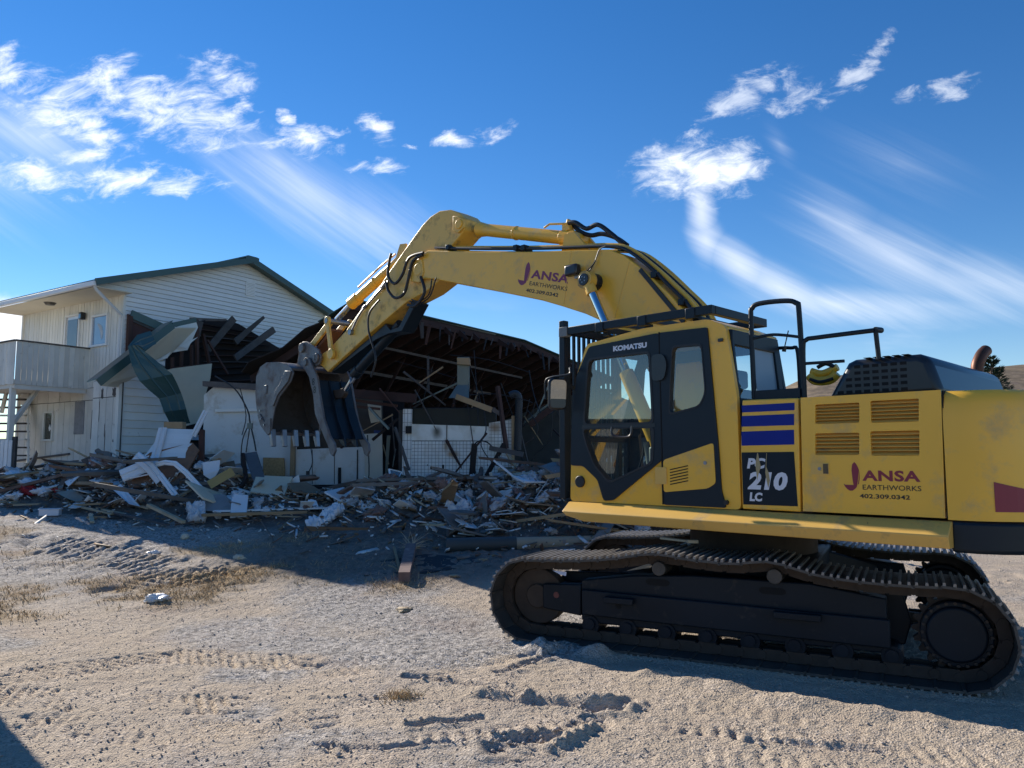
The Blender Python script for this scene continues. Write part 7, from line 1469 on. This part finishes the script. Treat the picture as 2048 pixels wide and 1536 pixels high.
# bits caught in the track
p = at(1350, 1078, 7.6)
solo(MB().beam(Vector(at(1322, 1076, 7.55)), Vector(at(1392, 1084, 7.35)), 0.06, 0.02).box(at(1385, 1083, 7.36), (0.10, 0.06, 0.03)), 'wood_splinter', pale_wood, 'sunlit pale splinter lying on top of the near track', 'splinter', bevel=0.004)
solo(MB().slab([at(1105, 1141, 7.75), at(1133, 1144, 7.7), at(1132, 1152, 7.7), at(1120, 1149, 7.72)], 0.004, (0, 1, 0)), 'paper_shred', mat('blue_white_paper', (0.55, 0.6, 0.8), 0.6), 'pale paper shred stuck above the near track frame', 'paper', smooth=False)

# ------------------------------------------------------------------ conifer on the skyline
def conifer():
    base = at(1985, 790, 40); base.z = gz(base.x, base.y) - 0.1; T = tag(empty('conifer_tree', base), 'dark conifer rising behind the excavator exhaust on the skyline', 'tree')
    h = at(1985, 716, 40).z - base.z; r = random.Random(4)
    MB().cyl((0, 0, 0), (0, 0, h * 0.95), 0.12, 0.02, seg=8).build('trunk', old_wood, T)
    V, F = [], []
    for k in range(150):
        t = r.random() ** 0.8; z = h * (0.15 + 0.85 * t); R_ = 1.35 * (1 - t) ** 0.75 + 0.12; a = r.uniform(0, 6.28)
        for j in range(16):
            u = r.uniform(0.2, 1.0); c = Vector((math.cos(a) * R_ * u, math.sin(a) * R_ * u, z + 0.28 * u * R_ + r.gauss(0, 0.05))); d = Vector((math.cos(a) + r.gauss(0, 0.5), math.sin(a) + r.gauss(0, 0.5), 0.5 + r.gauss(0, 0.3))).normalized() * 0.22; s = d.cross(Vector((r.gauss(0, 1), r.gauss(0, 1), r.gauss(0, 1)))).normalized() * 0.035
            n = len(V); V += [c - s, c + s, c + d]; F.append((n, n + 1, n + 2))
    o = raw_mesh('crown', np.array(V), np.array(F), mat('conifer_green', (0.022, 0.042, 0.022), 0.8, var=0.4, vscale=2)); o.parent = T
conifer()

# ------------------------------------------------------------------ unseen container, its kind made up, added to cast the lower-left shadow
CT = tag(empty('shadow_container', (-8.82, 6.84, 0)), 'unseen blue ribbed steel container added left of the yard to cast a shadow', 'container')
blue_steel = mat('dull_blue_steel', (0.03, 0.05, 0.09), 0.6, var=0.2, dirt=(0.12, 0.07, 0.05), dirt_amt=0.25)
MB().box((0, 0, 1.36), (6.0, 2.3, 2.4)).build('container_body', blue_steel, CT, bevel=0.03)
for k in range(13): MB().box((-2.85 + k * 0.475, -1.18, 1.36), (0.12, 0.07, 2.3)).box((-2.85 + k * 0.475, 1.18, 1.36), (0.12, 0.07, 2.3)).build('container_rib', blue_steel, CT)
for k in range(5): MB().box((3.03, -0.95 + k * 0.475, 1.36), (0.07, 0.12, 2.3)).build('container_rib', blue_steel, CT)
MB().box((-2.3, 0, 0.09), (0.3, 2.0, 0.22)).box((2.3, 0, 0.09), (0.3, 2.0, 0.22)).build('container_skid', rust_steel, CT)

# ------------------------------------------------------------------ what stands across the road, seen only as a reflection in the cab glass
FS = tag(empty('far_shed', (-48, -9, gz(-48, -9))), 'long pale shed with a flat roof across the road', 'shed')
MB().box((0, 0, 1.7), (6, 26, 3.4)).build('shed_wall', siding_w, FS); MB().box((0, 0, 3.5), (6.6, 26.6, 0.2)).build('shed_roof', grey_sheet, FS)
def far_trees():
    r = np.random.RandomState(3); n = 9000; a = r.uniform(R(60), R(175), n); d = r.uniform(70, 90, n); x = -d * np.sin(a); y = d * np.cos(a) * -1 * -1; z = r.rand(n) ** 1.4 * (4.5 + 2.5 * np.sin(a * 23) + 1.5 * np.sin(a * 61)); s = 0.35 + 0.4 * r.rand(n)
    o = r.normal(0, 1, (n, 3, 3)) * s[:, None, None]; V = (np.stack([x, y, z], -1)[:, None] + o).reshape(-1, 3)
    tag(raw_mesh('far_trees', V, np.arange(n * 3).reshape(-1, 3), mat('bare_tree', (0.06, 0.05, 0.04), 0.9)), kind='stuff')
far_trees()
